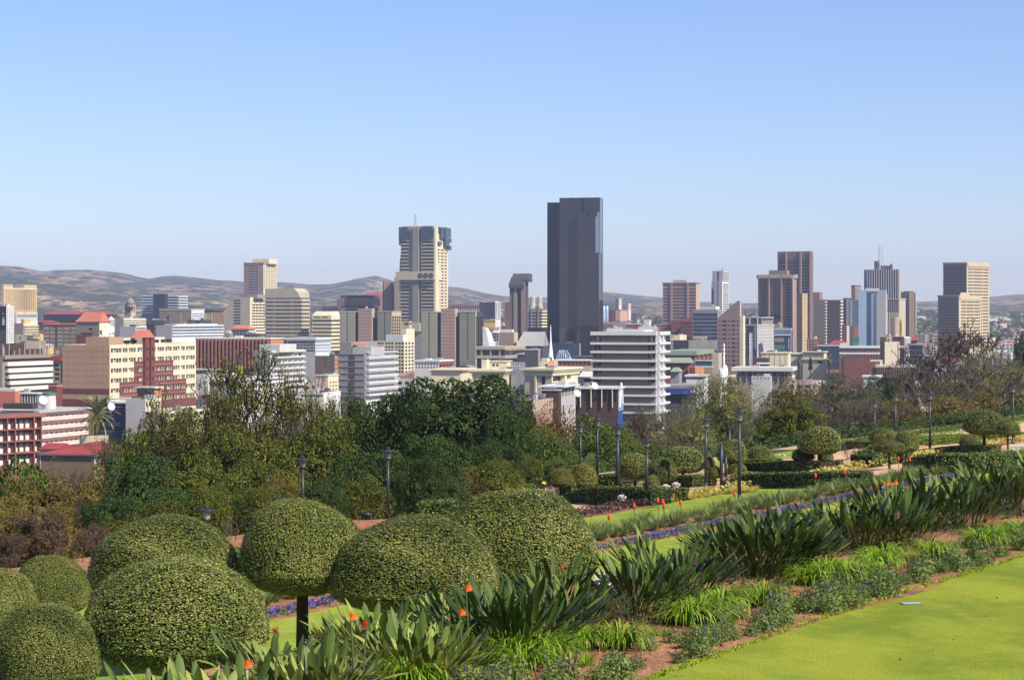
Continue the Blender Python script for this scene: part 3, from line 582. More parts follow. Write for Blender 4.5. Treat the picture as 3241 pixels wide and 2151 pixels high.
gable(V1, 462, 1130, 655, 618, 2600, 10, 40, M['red'], "roof", None, None, b.root, .06)
b = B("market_hall", "second low red-roofed hall behind the palm-side apartments", V1, 2350, 10, 300, 520, None, 738, 'rust', D=30, clutter=0)
gable(V1, 300, 522, 738, 722, 2350, 10, 30, M['red'], "roof", None, None, b.root, .1)
def mast(V, x, y0, y1, Y, label, m0, m1, rings=8, wide=1.6):
    p = pt(V, x, y1, Y); h = wpx(V, y1-y0, Y); r = empty("radio_mast", p, 0, label, "mast")
    for k in range(rings):
        z0, z1 = h*k/rings, h*(k+1)/rings; w0 = wide*(1-.6*k/rings); sg = []
        for i in range(3):
            a = 2*pi*i/3; a2 = 2*pi*(i+1)/3
            sg += [(w0*cos(a), w0*sin(a), z0, .16, w0*.94*cos(a), w0*.94*sin(a), z1, .16), (w0*cos(a), w0*sin(a), z0, .1, w0*.94*cos(a2), w0*.94*sin(a2), z1, .1)]
        ob("lattice_section", qmesh("lattice_section", tubes(sg, 3), m0 if k % 2 else m1), r, kind="stuff")
    return r
mast(V1, 866, 520, 640, 2300, "thin red and white lattice mast over the red-roofed hall", M['wht'], M['red'])
# ---- group between the cream building and the bridged tower
b = B("tower_block", "tall beige tower with a dark window strip and fine white window grid", V2, 2300, 21, 538, 733, 868, 224, 'pinkb', 'creamr', el=[
 ('w','F',588,680,234,560,4,12,.8,.75,'gl'), ('h','F',588,680,240,565,12,.2,'lgrey',.3,'sill_band'), ('w','R',738,866,234,475,8,11,.62,.55,'gl'), ('b','A',None,None,221,232,'pinkb',.5,'cornice'), ('h','F',538,586,238,560,14,.1,'taupe',.1,'joint_band'), ('t',598,760,184,'creamr','penthouse',.2,.85)], clutter=0)
b = B("office_block", "cream stone slab with a sloped left shoulder in front of the beige tower", V2, 1950, 22, 432, 600, 756, 566, 'conc', 'creamr', el=[
 ('w','F',434,506,584,840,1,9,.96,.55,'gl'), ('w','R',622,752,630,915,4,10,.86,.4,'gl'), ('h','R',612,754,600,920,11,.12,'creamr',.7,'ledge'), ('t',470,640,536,'grey','plant_room',.2,.8), ('w','R',626,752,584,614,4,1,.8,.8,'taupe')], clutter=1)
sh = mesh("shoulder", [(0,0,0),(1,0,0),(1,1,0),(0,1,0),(0,0,.79),(1,0,1),(1,1,1),(0,1,.79)], CF, M['conc'])
a_ = b.fx(335); ob("shoulder", sh, b.root, (a_, .1, 0), (0, 0, 0), (-a_+.05, b.D-.2, b.H*.99))
b = B("office_block", "broad cream office slab with dark ribbon windows and a cut-off roof corner", V2, 1850, 22, 752, 1110, 1187, 572, 'glbr', el=[
 ('h','A',None,None,583,968,10,.62,'conc',.5,'spandrel'), ('v','F',830,852,575,955,1,1,'taupe',.2,'pier'), ('v','F',1008,1028,575,955,1,1,'taupe',.2,'pier')], clutter=0)
zt_ = b.z(478)-b.H; W_, D_ = b.W, b.D
ob("top_storey", mesh("top_storey", [(0,-.5,0),(W_*.98,-.5,0),(W_+.2,2,0),(W_+.2,D_,0),(0,D_,0),(0,-.5,zt_),(W_*.80,-.5,zt_),(W_*.88,D_*.9,zt_),(0,D_,zt_),(W_+.2,D_,zt_*.55),(W_+.2,2,zt_*.6),(W_*.9,-.5,zt_*.62)],
   [(0,1,11,6,5),(1,2,10,11),(2,3,9,10),(3,4,8,7,9),(4,0,5,8),(5,6,7,8),(6,11,10,9,7),(0,4,3,2,1)], M['conc']), b.root, (0, 0, b.H))
b = B("office_block", "lower cream office slab with ribbon windows and slanted louvred roof", V2, 1830, 22, 1222, 1405, 1488, 790, 'glbr', el=[('h','A',None,None,808,1110,8,.6,'creamr',.5,'spandrel'), ('h','A',None,None,770,790,1,1,'conc',.3,'roof_band')], clutter=0)
zt_ = b.z(705)-b.H; W_, D_ = b.W, b.D
ob("louvred_top", mesh("louvred_top", [(-.5,-.5,0),(W_+.4,-.5,0),(W_+.4,D_,0),(-.5,D_,0),(.5,5,zt_),(W_-1,5,zt_),(W_-1,D_,zt_),(.5,D_,zt_),(-.5,-.5,zt_*.5),(W_+.4,-.5,zt_*.5),(W_+.4,D_,zt_*.5),(-.5,D_,zt_*.5)],
   [(0,1,9,8),(1,2,10,9),(2,3,11,10),(3,0,8,11),(8,9,5,4),(9,10,6,5),(10,11,7,6),(11,8,4,7),(4,5,6,7)], M['creamr']), b.root, (0, 0, b.H))
for k in range(2): b.fbox('F', "louvre", 'gl', b.W*(.1+.42*k), b.W*(.42+.42*k), b.H+zt_*.25, b.H+zt_*.36, .5, .6)
b = B("office_block", "dark building with a ribbed brown top storey and black right wing", V2, 2100, 16, 1478, 1780, 1875, 660, 'glbr', 'black', el=[], clutter=0)
b.fbox('A', "ribbed_storey", 'taupe', 0, 0, b.z(650), b.z(574), 0, 1.2); b.fins(('v','F',1466,1815,574,652,22,.4,'pinkb',1.7,'rib'))
box(b.root, "penthouse", M['brownd'], b.fx(1488), b.fx(1755), 3, b.D*.8, b.H, b.z(546)); b.fbox('F', "balcony", 'taupe', b.fx(1476), b.fx(1680), b.z(690), b.z(664), 0, 2)
B("roof_terrace", "low dark parapet building left of the ribbed top storey", V2, 2080, 16, 1316, 1475, None, 662, 'dgrey', D=20, cat="building")
def slab_cluster(V, dx, Y, lab, x0, xo1, xg1, xt1, xg2, xo2, xr, yt, yb):
    # olive slab | dark gap | tan perforated slab | dark gap | olive slab with gold side
    cx_ = (x0+xo1)/2
    B("office_slab", "olive-grey slab with a central window slit, "+lab[0], V, Y, 8, x0, xo1, None, yt, 'olive', D=16, clutter=0, el=[('w','F',cx_-7,cx_+7,yt+8,yb,1,int((yb-yt)/28),.9,.72,'gl'), ('b','A',None,None,yt-3,yt+6,'lgrey',.3,'cornice')])
    B("glazed_link", "dark recessed glazed link, "+lab[1], V, Y+9, 8, xo1-4, xg1+4, None, yt+8, 'glbr', D=10, clutter=0, el=[('h','F',None,None,yt+20,yb,int((yb-yt)/28),.15,'dgrey',.1,'transom')], cat="building")
    B("office_slab", "tan slab perforated by rows of tiny windows, "+lab[2], V, Y, 8, xg1, xt1-(xt1-xg1)*.0, xt1+26, yt-28, 'pinkb', 'gold', D=18, clutter=1, el=[('w','F',xg1+8,xt1-14,yt-18,yb,7,int((yb-yt)/33)+1,.42,.34,'glbr')])
    B("glazed_link", "dark recessed glazed link, "+lab[3], V, Y+9, 8, xt1-4, xg2+4, None, yt+8, 'glbr', D=10, clutter=0, el=[('h','F',None,None,yt+20,yb,int((yb-yt)/28),.15,'dgrey',.1,'transom')], cat="building")
    b = B("office_slab", "olive-grey slab with a gold-glazed side, "+lab[4], V, Y-4, 19, xg2, xo2, xr, yt, 'olive', 'gold', clutter=0, el=[('w','F',(xg2+xo2)/2-7,(xg2+xo2)/2+7,yt+8,yb,1,int((yb-yt)/28),.9,.72,'gl'), ('w','R',xo2+2,xr-2,yt+45,yb,4,int((yb-yt)/36),.8,.85,'glbr'), ('b','A',None,None,yt-3,yt+6,'lgrey',.3,'cornice')])
slab_cluster(V2, 0, 1720, ("left end of the left cluster of slabs", "left of the left tan perforated slab", "in the middle of the left cluster", "right of the left tan perforated slab", "just left of the bridged tower foot"), 1490, 1636, 1674, 1810, 1866, 2006, 2100, 706, 1040)
slab_cluster(V3, 0, 1660, ("in front of the bridged tower", "left of the right tan perforated slab", "half in diagonal shadow left of the black tower", "right of the right tan perforated slab", "in shadow nearest the black tower"), 578, 726, 770, 912, 955, 1114, 1190, 1084, 1560)
# ---- the bridged tower
b = B("bridged_tower", "tall cream tower with dark glass crown and a belt with three round emblems", V3, 2050, 20, 372, 706, 840, 246, 'grey', 'creamr', clutter=0, el=[
 ('w','F',376,452,375,1300,1,27,.98,.58,'gl'), ('w','F',582,698,375,1300,1,27,.98,.58,'gl'), ('h','F',376,454,372,1295,27,.36,'conc',1.0,'balcony_band'), ('h','F',580,700,372,1295,27,.36,'conc',1.0,'balcony_band'),
 ('w','R',728,836,455,1200,3,24,.62,.5,'gl'), ('v','F',497,557,250,1200,1,1,'olive',2.4,'lift_shaft'), ('v','F',455,493,262,1300,1,1,'grey',.6,'lift_shaft'), ('v','F',489,497,262,1300,1,1,'dark',.2,'window_slit'), ('v','F',558,566,262,1300,1,1,'dark',.2,'window_slit'),
 ('v','F',703,722,250,1300,1,1,'creamr',1.2,'corner_pier'), ('v','R',718,840,440,1300,4,.12,'creamr',.5,'pier')])
b.fbox('F', "glass_crown", 'glb', b.fx(360), b.fx(441), b.z(372), b.z(242), .1, 2.2); b.fbox('F', "glass_crown", 'glb', b.fx(588), b.fx(686), b.z(370), b.z(240), .1, 2.2); b.fbox('F', "glass_crown", 'glb', b.fx(360), b.fx(375), b.z(425), b.z(335), .1, 1.8)
for xa, xb, ya, yb, pr in ((752,786,243,356,2.2),(787,818,243,378,3.),(819,850,248,340,2.2),(735,765,388,420,1.6),(790,826,370,432,3),(826,852,345,392,2.4),(826,850,422,466,2.6),(742,753,243,300,1.2)):
    b.fbox('R', "glass_crown", 'glb', b.ry(xa), b.ry(xb), b.z(yb), b.z(ya), .1, pr)
b.fbox('F', "belt", 'conc', b.fx(338), b.W+1.5, b.z(770), b.z(688), 1.2, 4.2); b.fbox('R', "belt", 'creamr', -4, b.ry(765), b.z(770), b.z(688), .1, 1.5); b.fbox('F', "belt", 'conc', b.fx(480), b.fx(575), b.z(1282), b.z(1196), 1.2, 4.2)
for x in (582, 634, 687):
    c = lathe("emblem", [(2.35, 0), (2.35, .3), (1.95, .3), (1.95, .1), (.02, .1)], M['dgrey'], 24, False); ob("emblem", c, b.root, (b.fx(x), -4.2, b.z(728)), (R(90), 0, 0))
    for k in (-1, 0, 1): box(b.root, "emblem_bar", M['olive'], b.fx(x)-1.8, b.fx(x)+1.8, -4.42, -4.3, b.z(728)+k*.8-.12, b.z(728)+k*.8+.12)
for k, y in enumerate((520, 560, 600, 640)): b.fbox('F', "buttress", 'conc', -(.35+.35*k), 0, b.z(800+(k > 2)*400), b.z(y), -6, .4)
b.fbox('R', "stepped_fin", 'creamr', b.ry(706), b.ry(735), 0, b.z(600), 0, 1.8)
box(b.root, "parapet", M['lgrey'], 1, b.W-1, .8, b.D-1, b.H, b.H+1.2)
mast(V3, 512, 122, 240, 2050, "slim steel mast on the roof of the bridged tower", M['steel'], M['lgrey'], 6, 1.5)
B("tower_slab", "brown windowless slab left of the bridged tower", V3, 2200, 8, 192, 281, None, 778, 'pinkb', D=16, clutter=0, el=[('w','F',193,203,790,1070,1,1,.9,1,'dark')])
B("glazed_link", "black glass recess between brown slab and bridged tower", V3, 2210, 8, 281, 345, None, 786, 'glb', D=12, clutter=0, cat="building", el=[('h','F',None,None,792,1070,10,.12,'black',.1,'transom')])
B("tower_slab", "grey slab edge joined to the left of the bridged tower", V3, 2190, 8, 307, 375, None, 744, 'taupe', D=14, clutter=0)
# ---- right of the bridged tower
b = B("stadium_hall", "long hall with a red roof over a row of white arches", V3, 3000, 6, 845, 1150, None, 1034, 'lgrey', D=50, clutter=0, el=[('w','F',None,None,1036,1080,14,1,.6,.9,'gl'), ('b','A',None,None,1020,1034,'red',1.5,'roof')])
b = B("stadium_hall", "red shed roof on the hill foot left of the brown slab", V3, 3600, 6, 5, 155, None, 925, 'rust', D=40, clutter=0); gable(V3, 5, 155, 925, 895, 3600, 6, 40, M['red'], "roof", None, None, b.root, .1)
b = B("office_block", "dark and white banded office block right of the bridged tower", V3, 2300, 24, 1150, 1308, 1362, 992, 'dgrey', 'white', el=[('w','F',1228,1305,995,1160,5,8,.8,.6,'glb'), ('w','R',None,None,1000,1165,2,9,.8,.5,'gl'), ('h','R',None,None,996,1165,9,.3,'white',.6,'balcony'), ('t',1225,1300,978,'lgrey','plant_room',.1,.8)])
B("office_block", "low yellow and white wing under the dark banded office block", V3, 2100, 14, 1195, 1310, 1345, 1165, 'yellow', 'white', el=[('w','F',None,None,1172,1195,4,1,.8,.7,'gl')])
b = B("hooded_tower", "slender brown tower with pale fins and two slanted bronze hoods", V3, 1900, 16, 1453, 1604, 1638, 790, 'brownd', 'dgrey', clutter=0, el=[('v','F',1495,1527,840,1300,1,1,'olive',1.2,'pale_fin'), ('v','F',1570,1585,800,1300,1,1,'pinkb',1.4,'pale_fin'), ('v','F',1590,1602,790,1300,1,1,'pinkb',1.0,'pale_fin'), ('v','F',1453,1494,880,1300,1,1,'brown',.5,'brick_pier')])
def hood(xa, xb, yb, yt, y0, y1, sl):
    a, c = b.fx(xa), b.fx(xb); h = wpx(V3, yb-yt, 1900); i = (c-a)*sl
    ob("hood", mesh("hood", [(a, y0, 0), (c, y0, 0), (c, y1, 0), (a, y1, 0), (a, y0, h*.35), (c, y0, h*.35), (c, y1, h*.9), (a, y1, h*.9), (a+i*.4, y0+(y1-y0)*.5, h), (c-i, y0+(y1-y0)*.5, h)],
      [(0,1,5,4),(4,5,9,8),(1,2,6,9,5),(3,0,4,8,7),(2,3,7,6),(8,9,6,7),(0,3,2,1)], M['dgrey']), b.root, (0, 0, b.z(yb)))
hood(1466, 1640, 790, 705, .5, b.D+1, .05); hood(1452, 1600, 850, 745, -3, 3, .25)
B("brick_tower", "narrow red-brown tower behind the hooded tower", V3, 2050, 10, 1404, 1452, None, 990, 'brown', D=12, clutter=0, el=[('h','F',None,None,1000,1160,9,.15,'brownd',.1,'ledge')])
b = B("parking_garage", "grey open-decked building between hooded tower and black tower", V3, 1780, 16, 1636, 1770, 1826, 1052, 'dark', el=[('h','F',None,None,1075,1255,6,.55,'grey',.6,'deck'), ('h','R',None,None,1075,1255,6,.55,'creamr',.6,'deck'), ('v','F',1636,1770,1052,1250,2,.1,'grey',1.2,'pier'), ('h','A',None,None,1052,1078,1,1,'taupe',.7,'parapet')])
def cooling(V, cx, yt, yb, r, Y, label):
    p = pt(V, cx, yb, Y); h = wpx(V, yb-yt, Y); r = wpx(V, r, Y); zs = np.linspace(0, 1, 10); o = empty("cooling_tower", p, 0, label, "cooling tower", "power station cooling towers")
    ob("shell", lathe("shell", [(r*(1-.42*sin(min(1, z*1.35)*pi/2)+.1*max(0, z-.75)), h*z) for z in zs], M['conc'], 24), o)
cooling(V3, 1682, 935, 1080, 42, 3700, "pale cooling tower left of the other beside the hooded tower"); cooling(V3, 1750, 935, 1080, 42, 3700, "pale cooling tower closest to the black tower's left edge")
B("shop_block", "orange-roofed low building left below the hooded tower", V3, 1500, 10, 1185, 1290, 1345, 1262, 'white', el=[('b','A',None,None,1240,1262,'orange',.6,'roof'), ('w','F',None,None,1268,1290,6,1,.7,.7,'gl')], clutter=3)
B("office_block", "red brick block with white window bands behind the white curved roofs", V3, 1480, 12, 1190, 1345, None, 1298, 'lgrey', D=20, el=[('w','F',None,None,1305,1380,7,3,.8,.6,'glb'), ('h','F',None,None,1300,1385,3,.2,'rust',.2,'brick_band')])
b = B("office_block", "tan cube with yellow ribbed side between white roofs and grey slanted roof", V3, 1440, 14, 1347, 1495, 1530, 1292, 'taupe', 'yellow', el=[('v','R',None,None,1295,1420,5,.3,'creamr',.4,'rib'), ('t',1360,1470,1262,'white','skylight',.2,.7)])
b = B("assembly_hall", "hall with a steep grey corrugated sloping roof in front of the black tower", V3, 1420, 8, 1518, 1782, None, 1428, 'dgrey', D=30, clutter=0)
W_ = b.W; hr = wpx(V3, 138, 1420)
ob("sloping_roof", mesh("sloping_roof", [(-.5,-.6,0),(W_+.5,-.6,0),(W_*.98,16,hr),(W_*.14,16,hr),(-.5,30,0),(W_+.5,30,0)], [(0,1,2,3),(1,5,2),(5,4,3,2),(4,0,3),(0,4,5,1)], M['grey']), b.root, (0, 0, b.H+.02))
for k in range(22):
    x = W_*(k+.5)/22; s0 = -.6; dx = W_*.14*(1-x/W_)
    sg = [(x, s0, .12, .22, x*.84+W_*.14, 16, hr+.12, .22)]
    ob("roof_rib", qmesh("roof_rib", tubes(sg, 4), M['lgrey']), b.root, (0, 0, b.H+.02))
b = B("chapel_roofs", "white curved stepped roofs left of the tan cube", V3, 1330, 14, 1185, 1245, 1312, 1390, 'white', el=[], clutter=2, cat="building")
ob("curved_roof", mesh("curved_roof", [(0,.3,0),(b.W,.3,0),(b.W,b.D*.8,0),(0,b.D*.8,0),(0,.3,10),(b.W*.5,.3,9),(b.W*.6,b.D*.8,5),(0,b.D*.8,9)], CF, M['white']), b.root, (0, 0, b.H-.5))
b = B("parking_garage", "cream open-sided building with ribbed concrete decks right of the dark slabs", V3, 1250, 20, 1130, 1400, 1588, 1452, 'gl', el=[('h','A',None,None,1432,1462,1,1,'conc',.8,'roof_deck'), ('h','A',None,None,1520,1550,1,1,'conc',.8,'deck'), ('v','R',None,None,1440,1470,14,.4,'gold',1.6,'beam_end'), ('v','R',None,None,1524,1550,14,.4,'gold',1.6,'beam_end'), ('v','F',None,None,1460,1568,3,.12,'conc',.5,'pier')], clutter=3)
b = B("apartment_building", "cream apartment building with maroon window bands and white rooftop boxes", V3, 1350, 24, 105, 405, 508, 1378, 'creamr', 'cream', el=[
 ('w','F',112,202,1384,1700,3,9,.85,.55,'glbr'), ('w','F',212,300,1384,1700,3,9,.85,.55,'glbr'), ('w','F',312,402,1384,1700,3,9,.85,.55,'glbr'), ('w','R',410,505,1384,1700,3,9,.62,.6,'gl'), ('t',208,378,1315,'white','lift_house',.15,.6)])
B("stair_block", "plain cream stair block behind the cream apartment building", V3, 1440, 22, 380, 425, 508, 1255, 'creamr', 'cream', clutter=0, el=[], cat="building")
B("office_block", "cream top storey with a slot window above the plain stair block", V3, 1500, 20, 378, 455, 482, 1180, 'conc', 'gold', clutter=0, el=[('w','R',None,None,1195,1215,1,1,.9,.9,'dark'), ('w','F',400,455,1195,1220,1,1,.9,.8,'glbr')])
# ---- black tower
b = B("black_glass_tower", "tall black mirror-glass tower dominating the skyline", V4, 1600, 14, 205, 577, 606, 72, 'glk', clutter=0, par=.5, roof='droof', el=[('b','F',399,404,76,1400,'black',.12,'joint')][:0])
b.fbox('F', "recess", 'black', b.fx(405), b.fx(435), b.z(202), b.z(76), .02, .08)
b.fbox('F', "front_wing", 'glk', b.fx(376), b.W-.01, 0, b.z(208), .0, 3.6)
b.fbox('F', "sky_lobby", 'black', b.fx(462), b.fx(492), b.z(246), b.z(210), 3.58, 3.7)
b.fbox('F', "front_strip", 'black', b.fx(369), b.fx(376), 0, b.z(208), .02, .3)
b.fbox('F', "sky_reflection_panel", 'glskyref', b.fx(546), b.fx(562), b.z(580), b.z(248), 3.6, 3.9); b.fbox('F', "sky_reflection_panel", 'glskyref', b.fx(562), b.W-.05, b.z(580), b.z(210), 3.6, 3.95); b.fbox('R', "sky_reflection_panel", 'glskyref', .05, b.D*.46, b.z(580), b.z(80), .0, .25)  # added silver sheets imitate the sky's reflection on the dark glass
b.fbox('R', "side_joint", 'black', b.D*.45, b.D*.5, 0, b.z(80), .0, .1)
for k in range(38): b.fbox('F', "floor_line", 'black', .1, b.fx(369), b.zb*0+b.H*(k+1)/39, b.H*(k+1)/39+.09, .0, .05)
for k in range(36): b.fbox('F', "floor_line", 'black', b.fx(376), b.W, b.z(208)*(k+1)/37, b.z(208)*(k+1)/37+.09, 3.6, 3.65)
for x in (290, 320, 450, 480, 520): box(b.root, "roof_crane_rail", M['wht'], b.fx(x), b.fx(x+22), 3, 4.2, b.H-.5, b.H+1.6)
B("black_glass_wing", "dark blue-black glass wing set back on the left of the black tower", V4, 1622, 4, 93, 208, None, 118, 'glnv', D=26, clutter=0, cat="building", roof='droof', el=[])  # same tower glass, with this face's navy reflection put into the colour
b = B("glass_podium", "dark glass podium building at the foot of the black tower", V4, 1480, 10, 130, 388, 400, 1412, 'glb', 'lgrey', el=[('v','F',388,400,1412,1530,1,1,'lgrey',.3,'end_pier'), ('t',262,318,1396,'steel','roof_vent',.2,.7), ('v','F',None,None,1412,1530,9,.05,'steel',.15,'mullion')], clutter=0, cat="building")
p = pt(V4, 240, 1568, 1300); r_ = wpx(V4, 78, 1300); h_ = wpx(V4, 100, 1300); o = empty("glass_cone", (p[0], p[1], p[2]), 0, "truncated glass cone skylight with white ribs", "skylight")
ob("glass_shell", lathe("glass_shell", [(r_, -14), (r_, 0), (r_*.85, h_*.35), (r_*.6, h_*.75), (r_*.42, h_*.95), (.1, h_)], M['glb'], 20), o)
for k in range(20):
    a = 2*pi*k/20; q = [(rr*1.01*cos(a), rr*1.01*sin(a), zz) for rr, zz in ((r_, 0), (r_*.85, h_*.35), (r_*.6, h_*.75), (r_*.42, h_*.95))]
    ob("rib", qmesh("rib", tubes([(*q[i], .12, *q[i+1], .12) for i in range(3)], 3), M['wht']), o, kind="stuff")
b = B("office_block", "dark blue-grey windowless block left of the church spire", V8, 1200, 12, 948, 1058, 1076, 280, 'dgrey', 'grey', el=[('b','A',None,None,276,284,'lgrey',.2,'cornice')], clutter=1)
B("office_block", "dark block with a pale flat roof left of the windowless block", V8, 1220, 12, 885, 950, None, 318, 'dgrey', D=20, el=[('b','A',None,None,312,320,'lgrey',.5,'cornice')], clutter=1)
B("office_block", "dark low building with a broad eave right of the glass cone", V8, 1210, 8, 1366, 1524, None, 342, 'brownd', D=20, el=[('b','A',None,None,334,344,'dgrey',1.2,'eave'), ('w','F',None,None,352,380,5,1,.8,.7,'gl')], clutter=2)
B("brick_block", "low rust brick building under the glass cone", V8, 1190, 8, 1190, 1500, None, 372, 'rust', D=22, el=[('w','F',None,None,382,410,9,1,.6,.6,'gl'), ('b','A',None,None,364,372,'white',.5,'roof_edge')], clutter=2)
# spire
p = pt(V8, 1163, 362, 1000); o = empty("church_spire", (p[0], p[1], -50), 0, "slim white church spire right of the windowless block", "spire")
zz = p[2]+50; ob("spire", lathe("spire", [(1.5, 0), (1.25, .5), (.35, 9), (.05, 16)], M['wht'], 8), o, (0, 0, zz)); box(o, "tower", M['cream'], -3.6, 3.2, -3, 3, 0, zz+.1)
ob("finial", lathe("finial", [(.12, 0), (.3, .5), (.05, 1)], M['wht'], 6), o, (0, 0, zz+14))
# ---- white office building in the middle
b = B("white_office_building", "white banded office building with brown blind panels standing in front of the black tower", V8, 815, 15, 1512, 2035, 2118, 135, 'drab', 'white', dep=1.2, clutter=3, el=[
 ('w','F',1526,1582,160,560,1,6,.98,.7,'gl'), ('w','F',1970,2030,160,560,1,6,.98,.7,'gl'), ('w','R',2046,2066,160,880,1,10,.7,.42,'gl'), ('w','R',2084,2106,160,880,1,10,.7,.42,'gl')])
for k, (ya, yb) in enumerate(((130,160),(219,238),(291,309),(364,382),(436,454),(508,526),(580,597),(653,669),(725,741),(797,812))):
    b.fbox('F', "floor_slab", 'white', -.6, b.W+.5, b.z(yb), b.z(ya), -.4, 1.4)
    b.fbox('R', "floor_slab", 'white', 0, b.D+.5, b.z(yb), b.z(ya), .0, 1.8)
    if k < 9:
        for x0, x1 in ((1526, 1582), (1970, 2030)):
            for q in (0.33, .66): b.fbox('F', "mullion", 'dgrey', b.fx(x0+(x1-x0)*q)-.06, b.fx(x0+(x1-x0)*q)+.06, b.z(yb+54), b.z(yb), -1., -.8)
            b.fbox('F', "railing", 'steel', b.fx(x0), b.fx(x1), b.z(yb+36), b.z(yb+34), -.1, 0)
            b.fbox('F', "curtain", 'offw', b.fx(x0+(7 if (k*7+int(x0)) % 3 else 25)), b.fx(x0+(18 if k % 2 else 40)), b.z(yb+52), b.z(yb+8), -1.07, -1.0)
b.fbox('R', "corner_pier", 'white', b.D*.38, b.D*.46, 0, b.H, 0, 1.5); b.fbox('R', "corner_pier", 'white', 0, b.D*.1, 0, b.H, 0, 1.5)
box(b.root, "roof_edge", M['white'], b.W*.3, b.W*.8, 1, b.D-1, b.H-.9, b.H+.9)
b = B("office_pavilion", "low pavilion of dark glass bays between pale columns with a blue and white banner", V8, 720, 12, 1368, 1722, 1762, 600, 'brownd', 'blue', el=[
 ('w','F',1380,1715,612,720,4,1,.86,.9,'gl'), ('v','F',1368,1722,608,760,4,.05,'creamr',.8,'column'), ('h','A',None,None,592,606,1,1,'offw',.7,'roof_slab'), ('w','F',1560,1625,618,660,4,2,.9,.9,'glc')], clutter=1)
b.fbox('R', "banner", 'gll', .3, b.D-.3, b.z(790), b.z(600), .05, .25)
for y in (625, 640, 655): b.fbox('R', "lettering", 'white', b.D*.15, b.D*.7, b.z(y+8), b.z(y), .25, .3)
sg = [(b.W+.3, b.D*.2+b.D*.6*i/8, b.z(760)+8*sin(i/8*3), .35, b.W+.3, b.D*.2+b.D*.6*(i+1)/8, b.z(760)+8*sin((i+1)/8*3), .35) for i in range(8)]
ob("banner_wave", qmesh("banner_wave", tubes(sg, 4), M['white']), b.root, kind="stuff")
put_dish(V8, 1380, 645, 700, .8, "small round white dish left of the dark glass pavilion"); put_dish(V8, 1525, 582, 716, .8, "small white dish on the pavilion roof")
B("terrace_building", "white flat awning roof over a brown block at the tree edge", V8, 700, 14, 1090, 1250, 1362, 588, 'brownd', 'lgrey', el=[('h','A',None,None,580,592,1,1,'white',1.5,'roof_slab'), ('w','R',None,None,600,680,4,1,.8,.8,'glg')], clutter=2)
B("terrace_building", "maroon-brown parapet wall building just above the dark fig tree", V8, 670, 18, 880, 1010, 1180, 700, 'brownd', 'pinkb', el=[('v','R',None,None,700,790,9,.15,'creamr',.4,'pilaster')], clutter=4)
B("terrace_building", "brown flat box building beside the parapet wall", V8, 690, 12, 1088, 1228, 1250, 616, 'brownd', clutter=1, el=[('h','A',None,None,612,620,1,1,'lgrey',.3,'roof_slab')])
# ---- cream civic complex
b = B("civic_building", "cream civic building with deep cornice, left block above the fig tree", V8, 905, 12, 512, 768, None, 452, 'creamr', D=30, clutter=2, roof='creamr', el=[('h','A',None,None,446,462,1,1,'creamr',1.5,'cornice'), ('h','A',None,None,466,478,1,1,'creamr',.9,'cornice'), ('h','A',None,None,484,494,1,1,'creamr',.4,'cornice')])
B("civic_building", "long low cream wing at the left end of the civic building", V8, 930, 12, 170, 415, 520, 448, 'creamr', 'cream', clutter=1, roof='creamr', el=[('h','A',None,None,440,452,1,1,'creamr',1.2,'cornice'), ('h','A',None,None,458,466,1,1,'creamr',.6,'cornice')])
B("civic_building", "shadowed brown recess with dark window rows between the cream blocks", V8, 925, 6, 766, 955, None, 446, 'brown', D=20, clutter=1, el=[('w','F',770,950,492,680,1,3,.99,.72,'gl'), ('b','F',770,950,452,486,'taupe',.8,'fascia'), ('b','F',766,850,545,558,'creamr',5,'ledge')])
b = B("civic_building", "cream right block of the civic building with a large corner loggia", V8, 890, 22, 948, 1172, 1392, 446, 'conc', 'cream', clutter=1, roof='creamr', dep=2.5, el=[
 ('w','F',1086,1116,500,585,1,1,.95,.95,'gl'), ('w','R',1180,1285,500,548,1,1,.98,.95,'gl'), ('w','R',1298,1335,500,535,1,1,.98,.95,'gl'), ('h','A',None,None,434,452,1,1,'creamr',1.6,'cornice'), ('h','A',None,None,456,468,1,1,'creamr',1.1,'cornice'), ('h','A',None,None,474,494,1,1,'creamr',.6,'cornice'), ('b','F',1035,1048,494,640,'creamr',.8,'downpipe_pier'), ('b','R',None,1365,552,566,'offw',2.5,'canopy')])
ob("shed_end", mesh("shed_end", [(0,0,0),(1,0,0),(1,1,0),(0,1,0),(0,0,.55),(1,0,1),(1,1,1),(0,1,.55)], CF, M['conc']), b.root, (-3.4, 1, 0), scale=(3.4, 14, b.z(500)))
B("rooftop_house", "cream rooftop house with small square windows on the civic building", V8, 935, 12, 655, 800, 838, 376, 'creamr', 'cream', clutter=1, el=[('w','F',672,735,398,418,2,1,.7,.9,'gl'), ('b','A',None,None,372,380,'cream',.4,'cornice')], cat="building")
B("rooftop_house", "glazed bay box on the roof right of the cream rooftop house", V8, 915, 14, 832, 915, None, 385, 'glg', D=8, clutter=0, cat="building", el=[('v','F',None,None,385,440,4,.1,'wht',.2,'glazing_bar'), ('h','F',None,None,385,440,2,.08,'wht',.2,'glazing_bar')])
B("rooftop_house", "cream rooftop house with a window under the white spire", V8, 915, 20, 1068, 1145, 1190, 375, 'cream', 'orange', clutter=1, cat="building", el=[('w','F',1112,1142,398,425,1,1,.9,.9,'glb'), ('t',1080,1130,352,'cream','lift_house',.1,.7)])
B("rooftop_house", "cream rooftop block with white tank left of the square-windowed house", V8, 925, 16, 588, 630, 655, 362, 'cream', clutter=1, cat="building")
